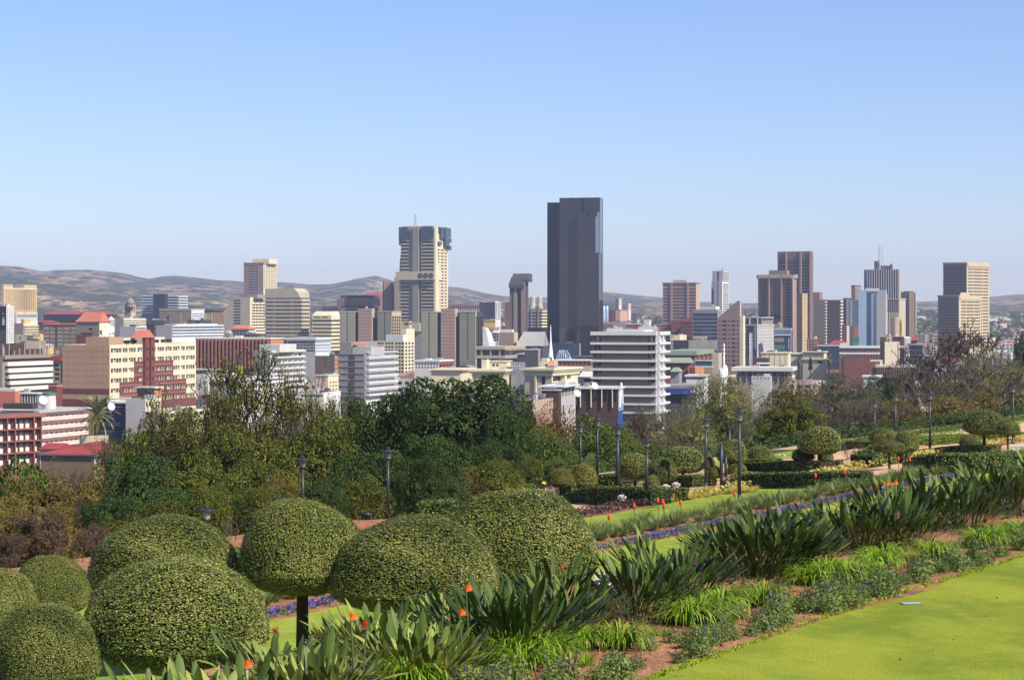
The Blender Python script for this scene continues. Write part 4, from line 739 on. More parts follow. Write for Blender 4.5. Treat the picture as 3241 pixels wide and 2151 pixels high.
b = B("brick_house", "small brick house with a tan pitched roof left of the white office building", V8, 960, 12, 1400, 1525, None, 452, 'rust', D=14, clutter=0, el=[('w','F',None,None,460,500,4,1,.5,.6,'glw')]); gable(V8, 1398, 1527, 452, 418, 960, 12, 14, M['taupe'], "roof", None, None, b.root, .12)
b = B("townhouse", "brick and white townhouse with balconies beside the white office building", V8, 850, 24, 1390, 1440, 1512, 512, 'white', 'rust', clutter=0, el=[('h','R',None,None,545,605,2,.45,'creamr',1.2,'balcony'), ('w','R',None,None,520,600,4,2,.6,.6,'gl')]); gable(V8, 1388, 1518, 512, 462, 850, 10, 16, M['offw'], "roof", None, None, b.root, .1)
B("brick_block", "low brick and white block above the left civic wing", V8, 1060, 18, 30, 235, 350, 378, 'offw', 'rust', el=[('w','F',None,None,390,440,8,2,.6,.5,'gl'), ('h','A',None,None,366,380,1,1,'white',.4,'parapet'), ('w','R',None,None,392,430,4,1,.6,.5,'gl')], clutter=5)
# ---- foreground left city
b = B("apartment_building", "grey apartment block with dark stair panels and bright white balconies", V2, 1030, 20, 1473, 1740, 2035, 1130, 'grey', 'white', clutter=1, dep=.6, el=[
 ('w','F',1516,1545,1140,1560,1,7,.9,.45,'glw'), ('w','R',1752,2028,1145,1560,8,7,.8,.62,'glw'), ('h','R',None,None,1110,1550,7,.13,'white',2.,'floor_slab'), ('h','R',None,None,1152,1592,7,.26,'white',2.1,'balcony_front'), ('t',1473,1590,1012,'grey','lift_house',.05,.9), ('t',1600,1785,1060,'lgrey','penthouse',.05,.5)])
for k in range(7): b.fbox('F', "stair_panel", 'dgrey', b.fx(1586), b.fx(1640), b.z(1188+63*k), b.z(1136+63*k), 0, .3); b.fbox('F', "string_course", 'lgrey', 0, b.W, b.z(1132+63*k), b.z(1129+63*k), .0, .34)
gable(V2, 1632, 1745, 1035, 1015, 1034, 8, 5, M['orange'], "roof_box", None, None, b.root, .05)
B("brick_office", "brown brick office block with square windows left of the grey apartment block", V2, 1120, 20, 1245, 1440, 1472, 1148, 'brown', 'orange', el=[('w','F',1310,1430,1165,1320,2,4,.66,.55,'glg'), ('w','R',None,None,1170,1300,2,3,.5,.5,'gl')])
B("cream_block", "cream block with small shaded windows left of the grey apartment block", V2, 960, 24, 1250, 1375, 1478, 1342, 'pink', 'creamr', el=[('w','R',1385,1470,1395,1500,3,3,.6,.45,'gl'), ('b','A',None,None,1336,1346,'white',.3,'parapet')], clutter=6)
b = B("office_block", "blue-glazed office with white bands on its right wing behind the sparse tree", V2, 1330, 20, 960, 1250, 1405, 988, 'lgrey', 'white', el=[('w','F',975,1245,1000,1110,1,4,.99,.62,'glb'), ('h','A',None,None,965,990,1,1,'offw',.8,'roof_slab'), ('w','R',None,None,1000,1120,1,4,.97,.55,'gll'), ('v','F',975,1245,1000,1110,8,.05,'lgrey',.1,'mullion')], clutter=7)
b = B("apartment_building", "white banded apartment block with grey end wall seen through the sparse tree", V2, 1050, 20, 640, 800, 1130, 1095, 'grey', 'white', dep=.8, clutter=2, el=[('w','R',810,1125,1120,1500,6,7,.86,.6,'glw'), ('h','R',None,None,1100,1500,7,.3,'offw',1.4,'balcony'), ('t',660,860,1035,'offw','lift_house',.1,.6), ('v','F',695,703,1130,1500,1,1,'white',.2,'downpipe')])
b = B("villa", "white building with arched windows and a low red hipped roof", V2, 1520, 14, 398, 590, None, 878, 'white', D=14, clutter=0, el=[('w','F',430,560,890,950,4,2,.5,.5,'gl')]); gable(V2, 396, 592, 878, 844, 1520, 14, 14, M['salmon'], "roof", None, None, b.root, .2)
B("low_building", "dark blue-roofed low building right of the red hipped villa", V2, 1480, 14, 540, 700, 760, 928, 'dgrey', clutter=3)
B("low_building", "tan low building with roof pipes left of the red hipped villa", V2, 1500, 14, 310, 400, 432, 922, 'taupe', clutter=3)
B("office_block", "cream and brown block with a red roof box left of the cream stone slab", V2, 1800, 18, 150, 225, 330, 705, 'gold', 'brown', el=[('w','F',170,220,730,800,2,3,.5,.6,'gl'), ('b','A',None,None,688,708,'brownd',.6,'parapet')])
B("warehouse", "long white flat-roofed building behind the treetops, nearest row", V2, 900, 20, 200, 420, 940, 1392, 'lgrey', 'white', clutter=3, el=[('w','R',600,930,1440,1480,9,1,.7,.8,'gl'), ('h','A',None,None,1385,1400,1,1,'white',.8,'roof_slab')])
B("warehouse", "low white building with a dark loading band right of the sparse tree", V2, 880, 16, 1100, 1330, 1500, 1510, 'offw', 'white', clutter=4, el=[('w','F',None,None,1530,1560,8,1,.8,.7,'gl')])
B("low_building", "pale block with a row of small square windows below the finned hall", V2, 1060, 18, 66, 180, 480, 1330, 'offw', 'offw', clutter=3, el=[('w','R',None,None,1345,1365,16,1,.4,.6,'gl')])
# ---- left foreground
b = B("apartment_building", "pink and white apartment block with long balconies at lower left", V7, 720, 22, -150, 372, 838, 640, 'offw', 'pink', dep=1.0, clutter=0, roof='lgrey', el=[
 ('w','R',385,830,655,1000,9,4,.82,.5,'glw'), ('h','R',None,None,692,1038,4,.42,'pink',1.6,'balcony'), ('h','A',None,None,625,645,1,1,'lgrey',2.,'roof_slab')])
for k, (x, j) in enumerate(((412,0),(575,0),(640,0),(412,1),(630,1),(785,1),(412,2),(575,2),(640,2),(785,2))): b.fbox('R', "balcony_railing", 'wht', b.ry(x), b.ry(x+42), b.z(700+86*j), b.z(688+86*j), 1.6, 1.7)
p = pt(V7, 490, 560, 735); o = empty("water_tank", p, 0, "round white rooftop water tank with a green rim", "water tank")
r_ = wpx(V7, 66, 735); ob("tank", lathe("tank", [(r_, -4), (r_, wpx(V7, 45, 735)), (r_*.96, wpx(V7, 46, 735)), (r_*.96, wpx(V7, 90, 735)), (.1, wpx(V7, 90, 735))], M['offw'], 20, False), o)
ob("rim", lathe("rim", [(r_*1.03, 0), (r_*1.03, .8), (.1, 1.1)], M['teal'], 20, False), o, (0, 0, wpx(V7, 90, 735)))
put_dish(V7, 423, 523, 725, 1.0, "white ball-like dish in front of the rooftop water tank"); put_dish(V7, 1100, 588, 745, .9, "white round dish on the dark blue office building")
B("roof_terrace", "glazed roof terrace with white frame beside the water tank", V7, 745, 16, 205, 370, 445, 455, 'dgrey', 'glg', el=[('h','A',None,None,448,458,1,1,'offw',.5,'roof_slab'), ('v','F',None,None,460,555,6,.06,'wht',.15,'post')], clutter=0, cat="building")
B("roof_house", "salmon and cream block on the roof at the far left edge", V7, 760, 16, -80, 150, 200, 432, 'salmon', 'salmon', el=[('b','A',None,None,405,432,'cream',.0,'upper_wall')], clutter=0, cat="building")
B("roof_garden", "brown planter wall with shrubs along the pink block's roof", V7, 715, 14, 30, 320, None, 552, 'brownd', D=4, yb=610, clutter=0, cat="planter")
b = B("apartment_building", "red-brown framed apartment block with white curtains at the lower left edge", V7, 600, 40, -320, -180, 392, 705, 'stripe', 'rust', dep=.8, clutter=0, roof='lgrey', el=[
 ('w','R',-60,45,712,1190,2,4,.92,.86,'glw'), ('w','R',56,122,712,1190,1,4,.9,.8,'glw'), ('w','R',134,308,712,1190,3,4,.88,.72,'glw'), ('w','R',325,388,712,1190,1,4,.8,.8,'glw'), ('h','R',None,None,700,1180,4,.09,'stripe',1.2,'floor_slab'), ('v','R',46,54,690,1250,1,1,'stripe',1.2,'frame'), ('v','R',124,133,690,1250,1,1,'stripe',1.2,'frame'), ('v','R',310,322,690,1250,1,1,'stripe',1.2,'frame'), ('v','R',382,392,690,1250,1,1,'stripe',1.2,'frame'), ('h','A',None,None,680,706,1,1,'stripe',1.3,'parapet')])
b = B("house", "house with a broad red hipped roof below the palm", V7, 560, 12, 405, 935, 1120, 1062, 'brown', 'offw', clutter=0, D=20, el=[('h','A',None,None,1058,1072,1,1,'offw',.8,'gutter')])
W_, D_ = b.W, b.D; zr_ = 3.1
ob("roof", mesh("roof", [(-1, -1, 0), (W_+1, -1, 0), (W_+1, D_+1, 0), (-1, D_+1, 0), (W_*.78, D_*.45, zr_*.92), (W_*.95, D_*.62, zr_), (W_*.6, D_*.45, zr_*.6)], [(0, 1, 6), (1, 4, 6), (1, 2, 5, 4), (2, 3, 5), (3, 4, 5), (3, 0, 6, 4)], M['red']), b.root, (0, 0, b.H+.1))
b = B("house", "small red roof with a white gable behind the red hipped house", V7, 590, 12, 396, 560, None, 1000, 'bluew', D=9, clutter=0, el=[]); gable(V7, 396, 600, 1000, 952, 590, 12, 9, M['red'], "roof", None, None, b.root, 0)
p = pt(V7, 932, 950, 600); o = empty("roof_screen", (p[0], p[1], p[2]), 0, "octagonal screen of pale vertical slats behind the red hipped roof", "screen")
r_ = wpx(V7, 140, 600); h_ = wpx(V7, 85, 600)
box(o, "tank", M['brownd'], -r_*.6, r_*.6, -r_*.4, r_*.4, -6, h_*.9)
for k in range(64):
    a = 2*pi*k/64; x, y = r_*cos(a), r_*.7*sin(a); q = box(o, "slat", M['creamr'], -.45*r_/6, .4*r_/6, -.08, .08, 0, h_); q.location = (x, y, 0); q.rotation_euler = (0, 0, math.atan2(.7*cos(a), -sin(a)))
B("office_building", "dark blue glazed office with red-edged balconies right of the palm", V7, 770, 12, 985, 1245, None, 548, 'glb', D=20, clutter=1, el=[('h','F',None,None,585,900,4,.12,'maroon',1.5,'floor_slab'), ('h','F',None,None,612,900,4,.28,'blue',1.3,'balcony'), ('h','A',None,None,534,550,1,1,'white',1.2,'roof_slab')])
b = B("kiosk", "small orange and brown rooftop hut with a white roof and green emblem", V7, 760, 24, 1365, 1532, 1598, 402, 'brown', 'orange', yb=512, clutter=0, el=[('w','F',1375,1490,410,438,4,1,.85,.9,'glg'), ('h','A',None,None,388,402,1,1,'white',.8,'roof_slab')])
b.fbox('F', "emblem", 'teal', b.fx(1455), b.fx(1510), b.z(488), b.z(465), .02, .2)
B("low_building", "grey flat building carrying the orange rooftop hut", V7, 750, 18, 1248, 1440, 1600, 512, 'lgrey', 'creamr', clutter=2, el=[('w','R',None,None,540,590,5,1,.7,.8,'gl')])
B("low_building", "long cream building with a window row hidden behind the left trees", V7, 735, 24, 1440, 1560, 2250, 640, 'lgrey', 'creamr', clutter=2, el=[('w','R',None,None,660,700,12,1,.7,.9,'gl'), ('w','R',None,None,745,790,12,1,.7,.9,'gl')])
B("arcade_wall", "maroon boundary block between white-banded offices and the tan end wall", V7, 930, 18, 480, 560, 622, 352, 'maroon', clutter=0, cat="building", el=[('b','A',None,None,376,382,'pink',.1,'string_course')])
B("shop_block", "small building with a red fascia left of the tan end wall", V7, 980, 18, 528, 600, 625, 60, 'taupe', 'dark', clutter=1, el=[('b','F',515,622,86,130,'red',1.2,'fascia'), ('w','F',None,None,150,330,1,4,.8,.6,'gl')])
# ---- right of the black tower
b = B("tower_block", "pinkish-brown tower with two pale piers and a small cream penthouse", V5, 2280, 22, 150, 480, 516, 428, 'pinkb', 'gold', clutter=0, el=[
 ('w','F',154,224,470,815,1,11,.97,.42,'glbr'), ('w','F',246,386,470,815,1,11,.97,.42,'glbr'), ('w','F',408,476,470,815,1,11,.97,.42,'glbr'), ('w','F',154,224,432,460,8,1,.5,.9,'glbr'), ('w','F',246,386,432,460,14,1,.5,.9,'glbr'), ('w','F',408,476,432,460,7,1,.5,.9,'glbr'),
 ('v','F',225,244,422,820,1,1,'pinkb',1.,'pier'), ('v','F',388,406,422,820,1,1,'pinkb',1.,'pier'), ('w','R',None,None,440,800,3,16,.3,.6,'gold'), ('b','A',None,None,418,430,'pinkb',.6,'cornice'), ('t',245,378,394,'gold','penthouse',.2,.6)])
b = B("white_tower", "slim white tower with a taller rear block and a dark vertical slot", V5, 2320, 26, 632, 738, 806, 410, 'lgrey', 'white', clutter=0, el=[('w','F',682,702,425,740,1,14,.8,.55,'gl'), ('w','R',746,804,430,740,1,14,.97,.5,'gl'), ('v','F',655,660,410,720,1,1,'grey',.1,'joint'), ('b','F',632,656,480,700,'dgrey',.1,'shaded_panel')])
b.fbox('A', "penthouse", 'lgrey', 0, 0, b.H, b.H+.1, 0, .1); box(b.root, "upper_block", M['lgrey'], 0, b.W*.98, 3, b.D+2, b.H, b.z(303)); box(b.root, "window_slot", M['dark'], b.fx(683), b.fx(696), 2.85, 3.1, b.z(408), b.z(312))
for k in range(5): box(b.root, "balcony", M['white'], b.W*.96, b.W+.8, 4, b.D+1, b.z(404-22*k), b.z(412-22*k)+1.2)
mast(V5, 741, 275, 305, 2320, "short aerial on top of the slim white tower", M['steel'], M['steel'], 3, .5)
B("office_block", "dark blue glass office with thin pale floor bands", V5, 1850, 22, 450, 692, 740, 692, 'dgrey', 'grey', clutter=0, el=[('w','F',454,688,722,985,1,7,.99,.72,'glb'), ('h','F',None,None,765,985,6,.12,'gll',.4,'spandrel'), ('b','A',None,None,688,724,'grey',.3,'parapet')])
B("roof_house", "long white rooftop block above the dark blue glass office", V5, 1900, 22, 516, 675, None, 657, 'white', D=12, clutter=2, cat="building")
b = B("office_block", "maroon brick building with fine window bands left of the dark blue office", V5, 1960, 14, 128, 330, None, 838, 'maroon', D=30, clutter=1, el=[('w','F',135,220,850,1085,1,8,.97,.35,'gold'), ('w','F',225,328,850,960,1,4,.97,.35,'glbr')])
B("office_block", "maroon block topped by a bright red sloping roof", V5, 1930, 14, 330, 446, None, 808, 'maroon', D=24, clutter=0, el=[('w','F',335,440,815,940,1,4,.97,.35,'glbr'), ('b','F',330,446,776,810,'red',.5,'roof')])
b = B("maroon_gable", "dark red stepped gable joining the maroon buildings", V5, 1955, 14, 232, 330, None, 796, 'maroon', D=18, clutter=0, cat="building")
b = B("gabled_tower", "tan building with a single steep slanting roof and rows of dark windows", V5, 1560, 24, 690, 914, 934, 775, 'pinkb', 'cream', clutter=0, roof='brown', par=.05, el=sum([[('w','F',x0,x1,782,1260,1,11,1,.44,'glbr')] for x0, x1 in ((709,722),(740,783),(800,814),(832,868),(885,900))], []))
zt_ = b.z(600)-b.H
ob("slanted_gable", mesh("slanted_gable", [(0,0,0),(b.W,0,0),(b.W,b.D,0),(0,b.D,0),(b.W,0,zt_),(b.W,b.D,zt_),(b.W-1.6,0,zt_),(b.W-1.6,b.D,zt_)], [(0,1,4,6),(1,2,5,4),(2,3,7,5),(3,0,6,7),(6,4,5,7)], M['pinkb']), b.root, (0, 0, b.H))
b.fbox('R', "side_fin", 'creamr', 0, b.D*.9, 0, b.z(750), .05, 2.6); b.fbox('R', "white_pier", 'cream', -.1, .9, 0, b.z(600), 0, .3)
b = B("glass_office", "office with dark glass front and pale grey panelled side", V5, 1700, 30, 975, 1085, 1252, 845, 'glb', 'lgrey', clutter=0, el=[('h','F',None,None,880,1080,6,.1,'grey',.2,'transom'), ('v','F',1050,1080,850,1080,2,.3,'lgrey',.4,'mullion'), ('h','R',None,None,870,1100,7,.1,'grey',.12,'panel_joint'), ('h','A',None,None,836,850,1,1,'lgrey',.4,'parapet')])
B("office_block", "recessed roof storey with an open concrete frame above the dark glass front", V5, 1740, 20, 975, 1130, 1245, 768, 'dgrey', 'taupe', clutter=1, el=[('h','A',None,None,762,772,1,1,'lgrey',.5,'roof_slab'), ('v','F',None,None,770,835,2,.12,'offw',.8,'column'), ('w','R',None,None,775,800,1,1,.9,.8,'gl')])
B("office_block", "small roofed block behind the grey panelled office", V5, 1800, 16, 1250, 1310, None, 832, 'taupe', D=16, clutter=2)
b = B("mural_building", "blue-topped building with a large glazed mural wall", V5, 1690, 16, 1252, 1418, 1432, 875, 'glg', clutter=1, el=[('v','F',None,None,890,935,16,.35,'gll',.5,'fin'), ('b','F',None,None,935,945,'bluew',.6,'ledge'), ('w','F',1256,1415,950,1100,1,1,.99,.98,'glb'), ('h','A',None,None,875,890,1,1,'lgrey',.4,'parapet')])
b.fbox('F', "mural_panel", 'taupe', b.fx(1262), b.fx(1350), b.z(1010), b.z(965), -.3, -.2); b.fbox('F', "mural_panel", 'teal', b.fx(1256), b.fx(1360), b.z(1090), b.z(1040), -.3, -.18); b.fbox('F', "mural_panel", 'lgrey', b.fx(1395), b.fx(1405), b.z(1080), b.z(970), -.3, -.15)
b = B("brown_tower", "brown high-rise with a scalloped crown and stacked window bays", V5, 2050, 28, 1095, 1440, 1478, 380, 'brown', 'pinkb', clutter=0, el=[
 ('w','F',1100,1190,392,760,3,13,.6,.5,'gl'), ('w','F',1214,1322,392,760,3,13,.6,.5,'gl'), ('w','F',1338,1388,392,860,1,16,.8,.5,'gl'), ('w','F',1405,1436,392,860,1,16,.8,.5,'gl'), ('v','F',1198,1212,350,860,1,1,'pinkb',1.6,'pier'), ('v','F',1323,1336,350,860,1,1,'pinkb',1.6,'pier'), ('v','F',1390,1402,380,860,1,1,'brownd',.3,'slot'), ('v','F',1438,1452,350,860,1,1,'gold',1.4,'pier'),
 ('w','F',1210,1320,735,780,1,1,.97,.9,'dark'), ('w','F',1102,1190,735,760,1,1,.97,.9,'dark')])
b.fbox('A', "crown", 'brown', 0, 0, b.H, b.z(340), 0, 1.); b.fins(('v','F',1098,1440,342,376,24,.5,'creamr',1.5,'crown_fin')); b.fins(('v','R',1442,1478,342,376,3,.5,'gold',1.5,'crown_fin'))
box(b.root, "penthouse", M['pinkb'], b.fx(1195), b.fx(1375), b.D*.2, b.D*.8, b.z(345), b.z(297))
b = B("tall_brown_tower", "tallest brown high-rise on the right with blank top panels and thin floor ledges", V5, 2250, 26, 1290, 1620, 1642, 112, 'brownd', 'brown', clutter=0, el=[
 ('w','F',1294,1620,205,1100,1,28,.99,.5,'gl'), ('h','F',1290,1640,207,1103,28,.16,'pinkb',1.,'ledge'), ('b','F',1290,1622,110,196,'brown',.8,'blank_panel'), ('v','F',1372,1386,108,1100,1,1,'pinkb',2.6,'pier'), ('v','F',1514,1530,108,1100,1,1,'pinkb',2.6,'pier'), ('v','F',1610,1622,108,1100,1,1,'pinkb',2.,'pier')])
B("ochre_slab", "brown slab with an ochre notched side in front of the tallest brown high-rise", V5, 2000, 32, 1478, 1534, 1585, 527, 'brown', 'gold', clutter=0, el=[('h','R',None,None,535,1100,21,.2,'yellow',.5,'ledge'), ('v','R',None,None,527,1100,1,.02,'yellow',.6,'pier')])
b = B("apartment_slab", "brown apartment slab with a balcony-notched right edge", V5, 2150, 30, 1650, 1756, 1780, 590, 'taupe', 'brownd', clutter=0, el=[('h','R',None,None,605,1045,14,.5,'creamr',1.2,'balcony')])
b = B("apartment_slab", "dark brown apartment slab marked by a slanting row of light patches", V5, 2130, 36, 1780, 1905, 1930, 592, 'brown', 'brownd', clutter=0, el=[('h','R',None,None,600,1045,14,.5,'creamr',1.2,'balcony')])
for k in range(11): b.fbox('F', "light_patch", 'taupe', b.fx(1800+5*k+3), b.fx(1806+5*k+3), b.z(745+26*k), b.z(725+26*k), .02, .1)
B("brown_block", "small brown block peeking above the apartment slab", V5, 2300, 20, 1642, 1710, None, 515, 'pinkb', D=14, clutter=0, el=[('v','F',None,None,520,590,4,.2,'taupe',.3,'rib')])
B("lattice_block", "tower with two bright zigzag strips of balconies and blue glass side", V5, 2260, 22, 1930, 2030, 2092, 590, 'dgrey', 'glb', clutter=0, el=[('h','F',1972,1996,592,860,14,.5,'white',1.,'balcony'), ('h','F',2006,2028,600,868,14,.5,'white',1.,'balcony'), ('h','R',None,None,600,860,14,.12,'gll',.2,'transom'), ('t',1886,1975,572,'dgrey','plant_room',.1,.8)])
b = B("school_building", "low red-brick office with white-trimmed glazing at the foot of the brown tower", V5, 1580, 20, 1580, 1665, 1696, 978, 'maroon', clutter=1, el=[('h','F',None,None,985,1105,4,.12,'pink',.3,'band'), ('v','F',None,None,980,1105,3,.06,'pink',.35,'band')])
b = B("arcade_building", "tan arcade building with small hanging blinds and a roofed gateway", V5, 1450, 10, 1418, 1540, None, 1128, 'conc', D=20, clutter=1, el=[('w','F',1432,1535,1136,1165,9,1,.6,.9,'glg'), ('b','A',None,None,1122,1130,'creamr',.8,'cornice')])
B("arcade_building", "tan gateway block with a row of pale blinds beside palms", V5, 1440, 20, 1540, 1750, 1776, 1104, 'conc', 'cream', clutter=1, el=[('w','F',1546,1745,1130,1165,15,1,.6,.9,'glg'), ('w','F',1680,1740,1195,1225,1,1,.9,.9,'dark'), ('b','A',None,None,1102,1112,'creamr',.8,'cornice'), ('b','A',None,None,1175,1184,'creamr',1.,'ledge')])
b = B("office_strip", "long low office of close white fins with dark glazed left end", V5, 1500, 10, 222, 690, None, 992, 'dgrey', D=16, clutter=1, el=[('w','F',255,400,1000,1088,6,3,.9,.8,'gl'), ('v','F',406,690,996,1092,26,.4,'offw',.6,'fin'), ('v','F',224,252,996,1100,1,1,'grey',.2,'blind_wall')])
B("roof_house", "cream rooftop pavilion on the finned office", V5, 1510, 16, 222, 320, 386, 942, 'creamr', 'cream', clutter=1, cat="building", el=[('w','F',228,260,950,975,2,1,.6,.8,'gl')])
B("roof_house", "pale orange box on the finned office roof", V5, 1512, 10, 455, 576, None, 966, 'orange', D=8, clutter=0, cat="building", el=[('h','A',None,None,960,968,1,1,'offw',.4,'roof_slab')])
b = B("market_building", "brick building with a broad pale green roof left of the minaret", V5, 1200, 14, 170, 470, 640, 1140, 'rust', 'brown', clutter=0, el=[('b','A',None,None,1098,1140,'green',1.2,'roof'), ('w','F',None,None,1150,1180,6,1,.5,.6,'gl'), ('v','R',None,None,1125,1235,4,.25,'rust',1.0,'pilaster')])
b = B("market_building", "low brick shed with a sloped pale green roof", V5, 1120, 14, 160, 400, None, 1212, 'rust', D=12, clutter=0, el=[('w','F',None,None,1220,1240,5,1,.5,.6,'gl')]); gable(V5, 155, 415, 1212, 1165, 1120, 14, 12, M['green'], "roof", None, None, b.root, .05)
b = B("market_building", "small round-ended shed with a pale green roof below the brick market", V5, 1000, 14, 230, 312, None, 1300, 'grey', D=8, clutter=0); gable(V5, 225, 318, 1300, 1262, 1000, 14, 8, M['green'], "roof", None, None, b.root, .2)
B("brick_wall_building", "orange-brick stepped block left of the gabled tan building", V5, 1080, 24, 412, 470, 560, 1262, 'rust', 'orange', clutter=0, el=[])
B("footbridge", "dark glazed enclosed footbridge beside the brick market", V5, 1110, 8, 475, 636, None, 1198, 'glb', D=5, yb=1262, clutter=0, par=.2, cat="bridge", el=[('h','A',None,None,1190,1200,1,1,'lgrey',.4,'roof_slab'), ('h','A',None,None,1248,1260,1,1,'offw',.4,'deck')])
B("tan_block", "plain tan block left of the gabled tan building", V5, 1300, 14, 636, 705, None, 1118, 'conc', D=12, clutter=0, el=[])
B("shed", "low white sheet-roofed shed left of the yellowish willow", V5, 900, 12, 380, 560, None, 1372, 'white', D=14, clutter=2, el=[('h','A',None,None,1338,1372,1,.5,'white',.6,'roof')])
b = B("theatre", "cream and brown theatre block above a wide white slab roof", V5, 1060, 14, 1130, 1395, 1418, 1122, 'creamr', clutter=2, el=[('b','A',None,None,1112,1124,'creamr',.4,'cornice'), ('v','F',None,None,1125,1262,5,.02,'taupe',.15,'joint')])
B("theatre_wing", "dark brown brick wing with white flagpoles left of the cream theatre block", V5, 1045, 14, 978, 1190, 1212, 1168, 'brownd', clutter=0, cat="building", el=[('b','F',1085,1212,1213,1228,'white',1.5,'canopy')])
for k, x in enumerate((1012, 1022, 1034)):
    p = pt(V5, x, 1275, 1035); r = ob("flagpole", lathe("flagpole", [(.16, 0), (.08, 17)], M['wht'], 6), None, p, label="white flagpole before the brown theatre wing, "+("left one", "middle one", "right one")[k], category="flagpole", group="flagpoles by the theatre")
B("slab_roof_hall", "hall with a very wide white slab roof on thin columns", V5, 1020, 12, 890, 1390, 1428, 1278, 'taupe', clutter=2, cat="building", el=[('h','A',None,None,1262,1298,1,1,'offw',2.5,'roof_slab'), ('w','F',None,None,1310,1350,14,1,.7,.9,'gl'), ('v','F',None,None,1298,1400,8,.06,'offw',1.,'column')])
B("low_building", "low brown and white strip building under the white slab roof hall", V5, 960, 10, 1030, 1220, None, 1352, 'lgrey', D=10, clutter=2, el=[('w','F',None,None,1362,1380,5,1,.4,.7,'dgrey')])
B("warehouse", "bright blue-roofed warehouse right of the white office building", V5, 860, 10, 170, 440, None, 1530, 'dgrey', D=20, clutter=0, el=[('b','F',None,430,1468,1528,'blue',2.,'fascia'), ('b','A',None,None,1440,1468,'grey',1.5,'roof_edge')])
# minaret and domes
def lathe_thing(name, label, cat, p, prof, m, n=14):
    r = empty(name, p, 0, label, cat); return r
p = pt(V5, 757, 1250, 985); r = empty("minaret", (p[0], p[1], ground(p[0], p[1])), 0, "slender white minaret with two balconies in front of the gabled tan building", "minaret"); k_ = wpx(V5, 1, 985); zz = p[2]-ground(p[0], p[1])
ob("shaft", lathe("shaft", [(16*k_, 0), (16*k_, zz), (9*k_, zz+10*k_), (8*k_, zz+118*k_)], M['wht'], 12), r)
ob("balcony", lathe("balcony", [(8*k_, 0), (14*k_, 6*k_), (14*k_, 16*k_), (9*k_, 17*k_)], M['wht'], 12), r, (0, 0, zz+116*k_)); ob("upper_shaft", lathe("upper_shaft", [(9*k_, 0), (11*k_, 30*k_), (8*k_, 46*k_), (6*k_, 50*k_), (6*k_, 62*k_)], M['wht'], 12), r, (0, 0, zz+132*k_))
ob("cap", lathe("cap", [(9*k_, 0), (9*k_, 6*k_), (7*k_, 20*k_), (1*k_, 40*k_)], M['wht'], 12), r, (0, 0, zz+192*k_))
dome(V5, 728, 1310, 24, 40, 978, M['wht'], "left white mosque dome below the minaret", "mosque_dome", 20); dome(V5, 765, 1290, 30, 55, 990, M['wht'], "larger white mosque dome behind the minaret foot", "mosque_dome", 22)
# ---- far right
b = B("finned_tower", "dark tower of close vertical pale fins with blue plant boxes on top", V6, 2350, 16, 460, 838, 856, 384, 'gl', 'gold', clutter=0, el=[('v','F',482,840,382,700,14,.3,'lgrey',1.3,'fin'), ('v','F',460,500,384,700,1,1,'glb',.5,'glazed_corner')])
for xa, xb, y in ((565, 612, 290), (632, 735, 342), (735, 752, 322)): box(b.root, "plant_box", M['dgrey'], b.fx(xa), b.fx(xb), 4, 14, b.H-1, b.z(y))
mast(V6, 633, 122, 382, 2345, "tall ringed antenna mast on the finned dark tower", M['steel'], M['lgrey'], 9, 4.2)
B("brown_tower", "narrow tan tower behind the white and blue glass tower", V6, 2450, 22, 322, 362, 425, 556, 'brown', 'taupe', clutter=0, el=[('w','R',None,None,590,710,4,7,.5,.5,'gl'), ('b','A',None,None,552,562,'brown',.5,'cornice')])
b = B("glass_tower", "pale panelled tower with a deep blue glass recess down its front", V6, 1900, 18, 403, 697, 702, 606, 'gll', 'white', clutter=0, el=[('v','F',403,484,604,1210,1,1,'gll',1.2,'panelled_wing'), ('h','F',403,484,620,1200,20,.08,'lgrey',1.25,'joint'), ('v','F',486,538,640,1210,1,1,'glb',.1,'glass_recess'), ('v','F',596,696,636,1210,1,1,'lgrey',1.2,'panelled_wing'), ('h','F',596,696,645,1200,19,.08,'grey',1.25,'joint'), ('b','F',474,622,586,618,'white',1.,'top_storey')])
b.fbox('R', "balcony_edge", 'white', .5, 1.5, 0, b.z(640), 0, .8)
B("ribbed_tower", "tan ribbed tower right of the pale panelled tower", V6, 2150, 24, 700, 838, 908, 700, 'pinkb', 'conc', clutter=0, el=[('w','F',710,825,712,860,5,1,.45,1,'gl'), ('w','F',710,825,862,900,1,1,1,1,'glbr'), ('v','F',704,835,850,1110,7,.4,'creamr',.8,'rib'), ('b','A',None,None,696,708,'lgrey',.4,'cornice')])
B("ribbed_tower", "small tan ribbed tower in front of the larger ribbed one", V6, 2000, 24, 736, 800, 855, 900, 'pinkb', 'gold', clutter=0, el=[('v','F',None,None,900,1110,4,.3,'gold',.6,'rib'), ('v','R',None,None,905,1110,4,.3,'conc',.6,'rib')])
B("yellow_block", "narrow yellowish block right of the small ribbed tower", V6, 2010, 30, 850, 868, 888, 925, 'gold', 'yellow', clutter=0, el=[('w','F',None,None,975,1060,1,1,.6,1,'dark')])
b = B("apartment_tower", "tall brown apartment tower with serrated sides on the right", V6, 2250, 30, 856, 948, 1018, 625, 'brown', 'brown', clutter=0, el=[('w','F',935,946,640,1080,1,22,.9,.5,'gl'), ('h','R',940,952,640,1090,22,.5,'taupe',.8,'balcony'), ('h','R',1000,1018,640,1090,22,.45,'lgrey',1.2,'balcony'), ('t',880,945,618,'dgrey','plant_room',.1,.7)])
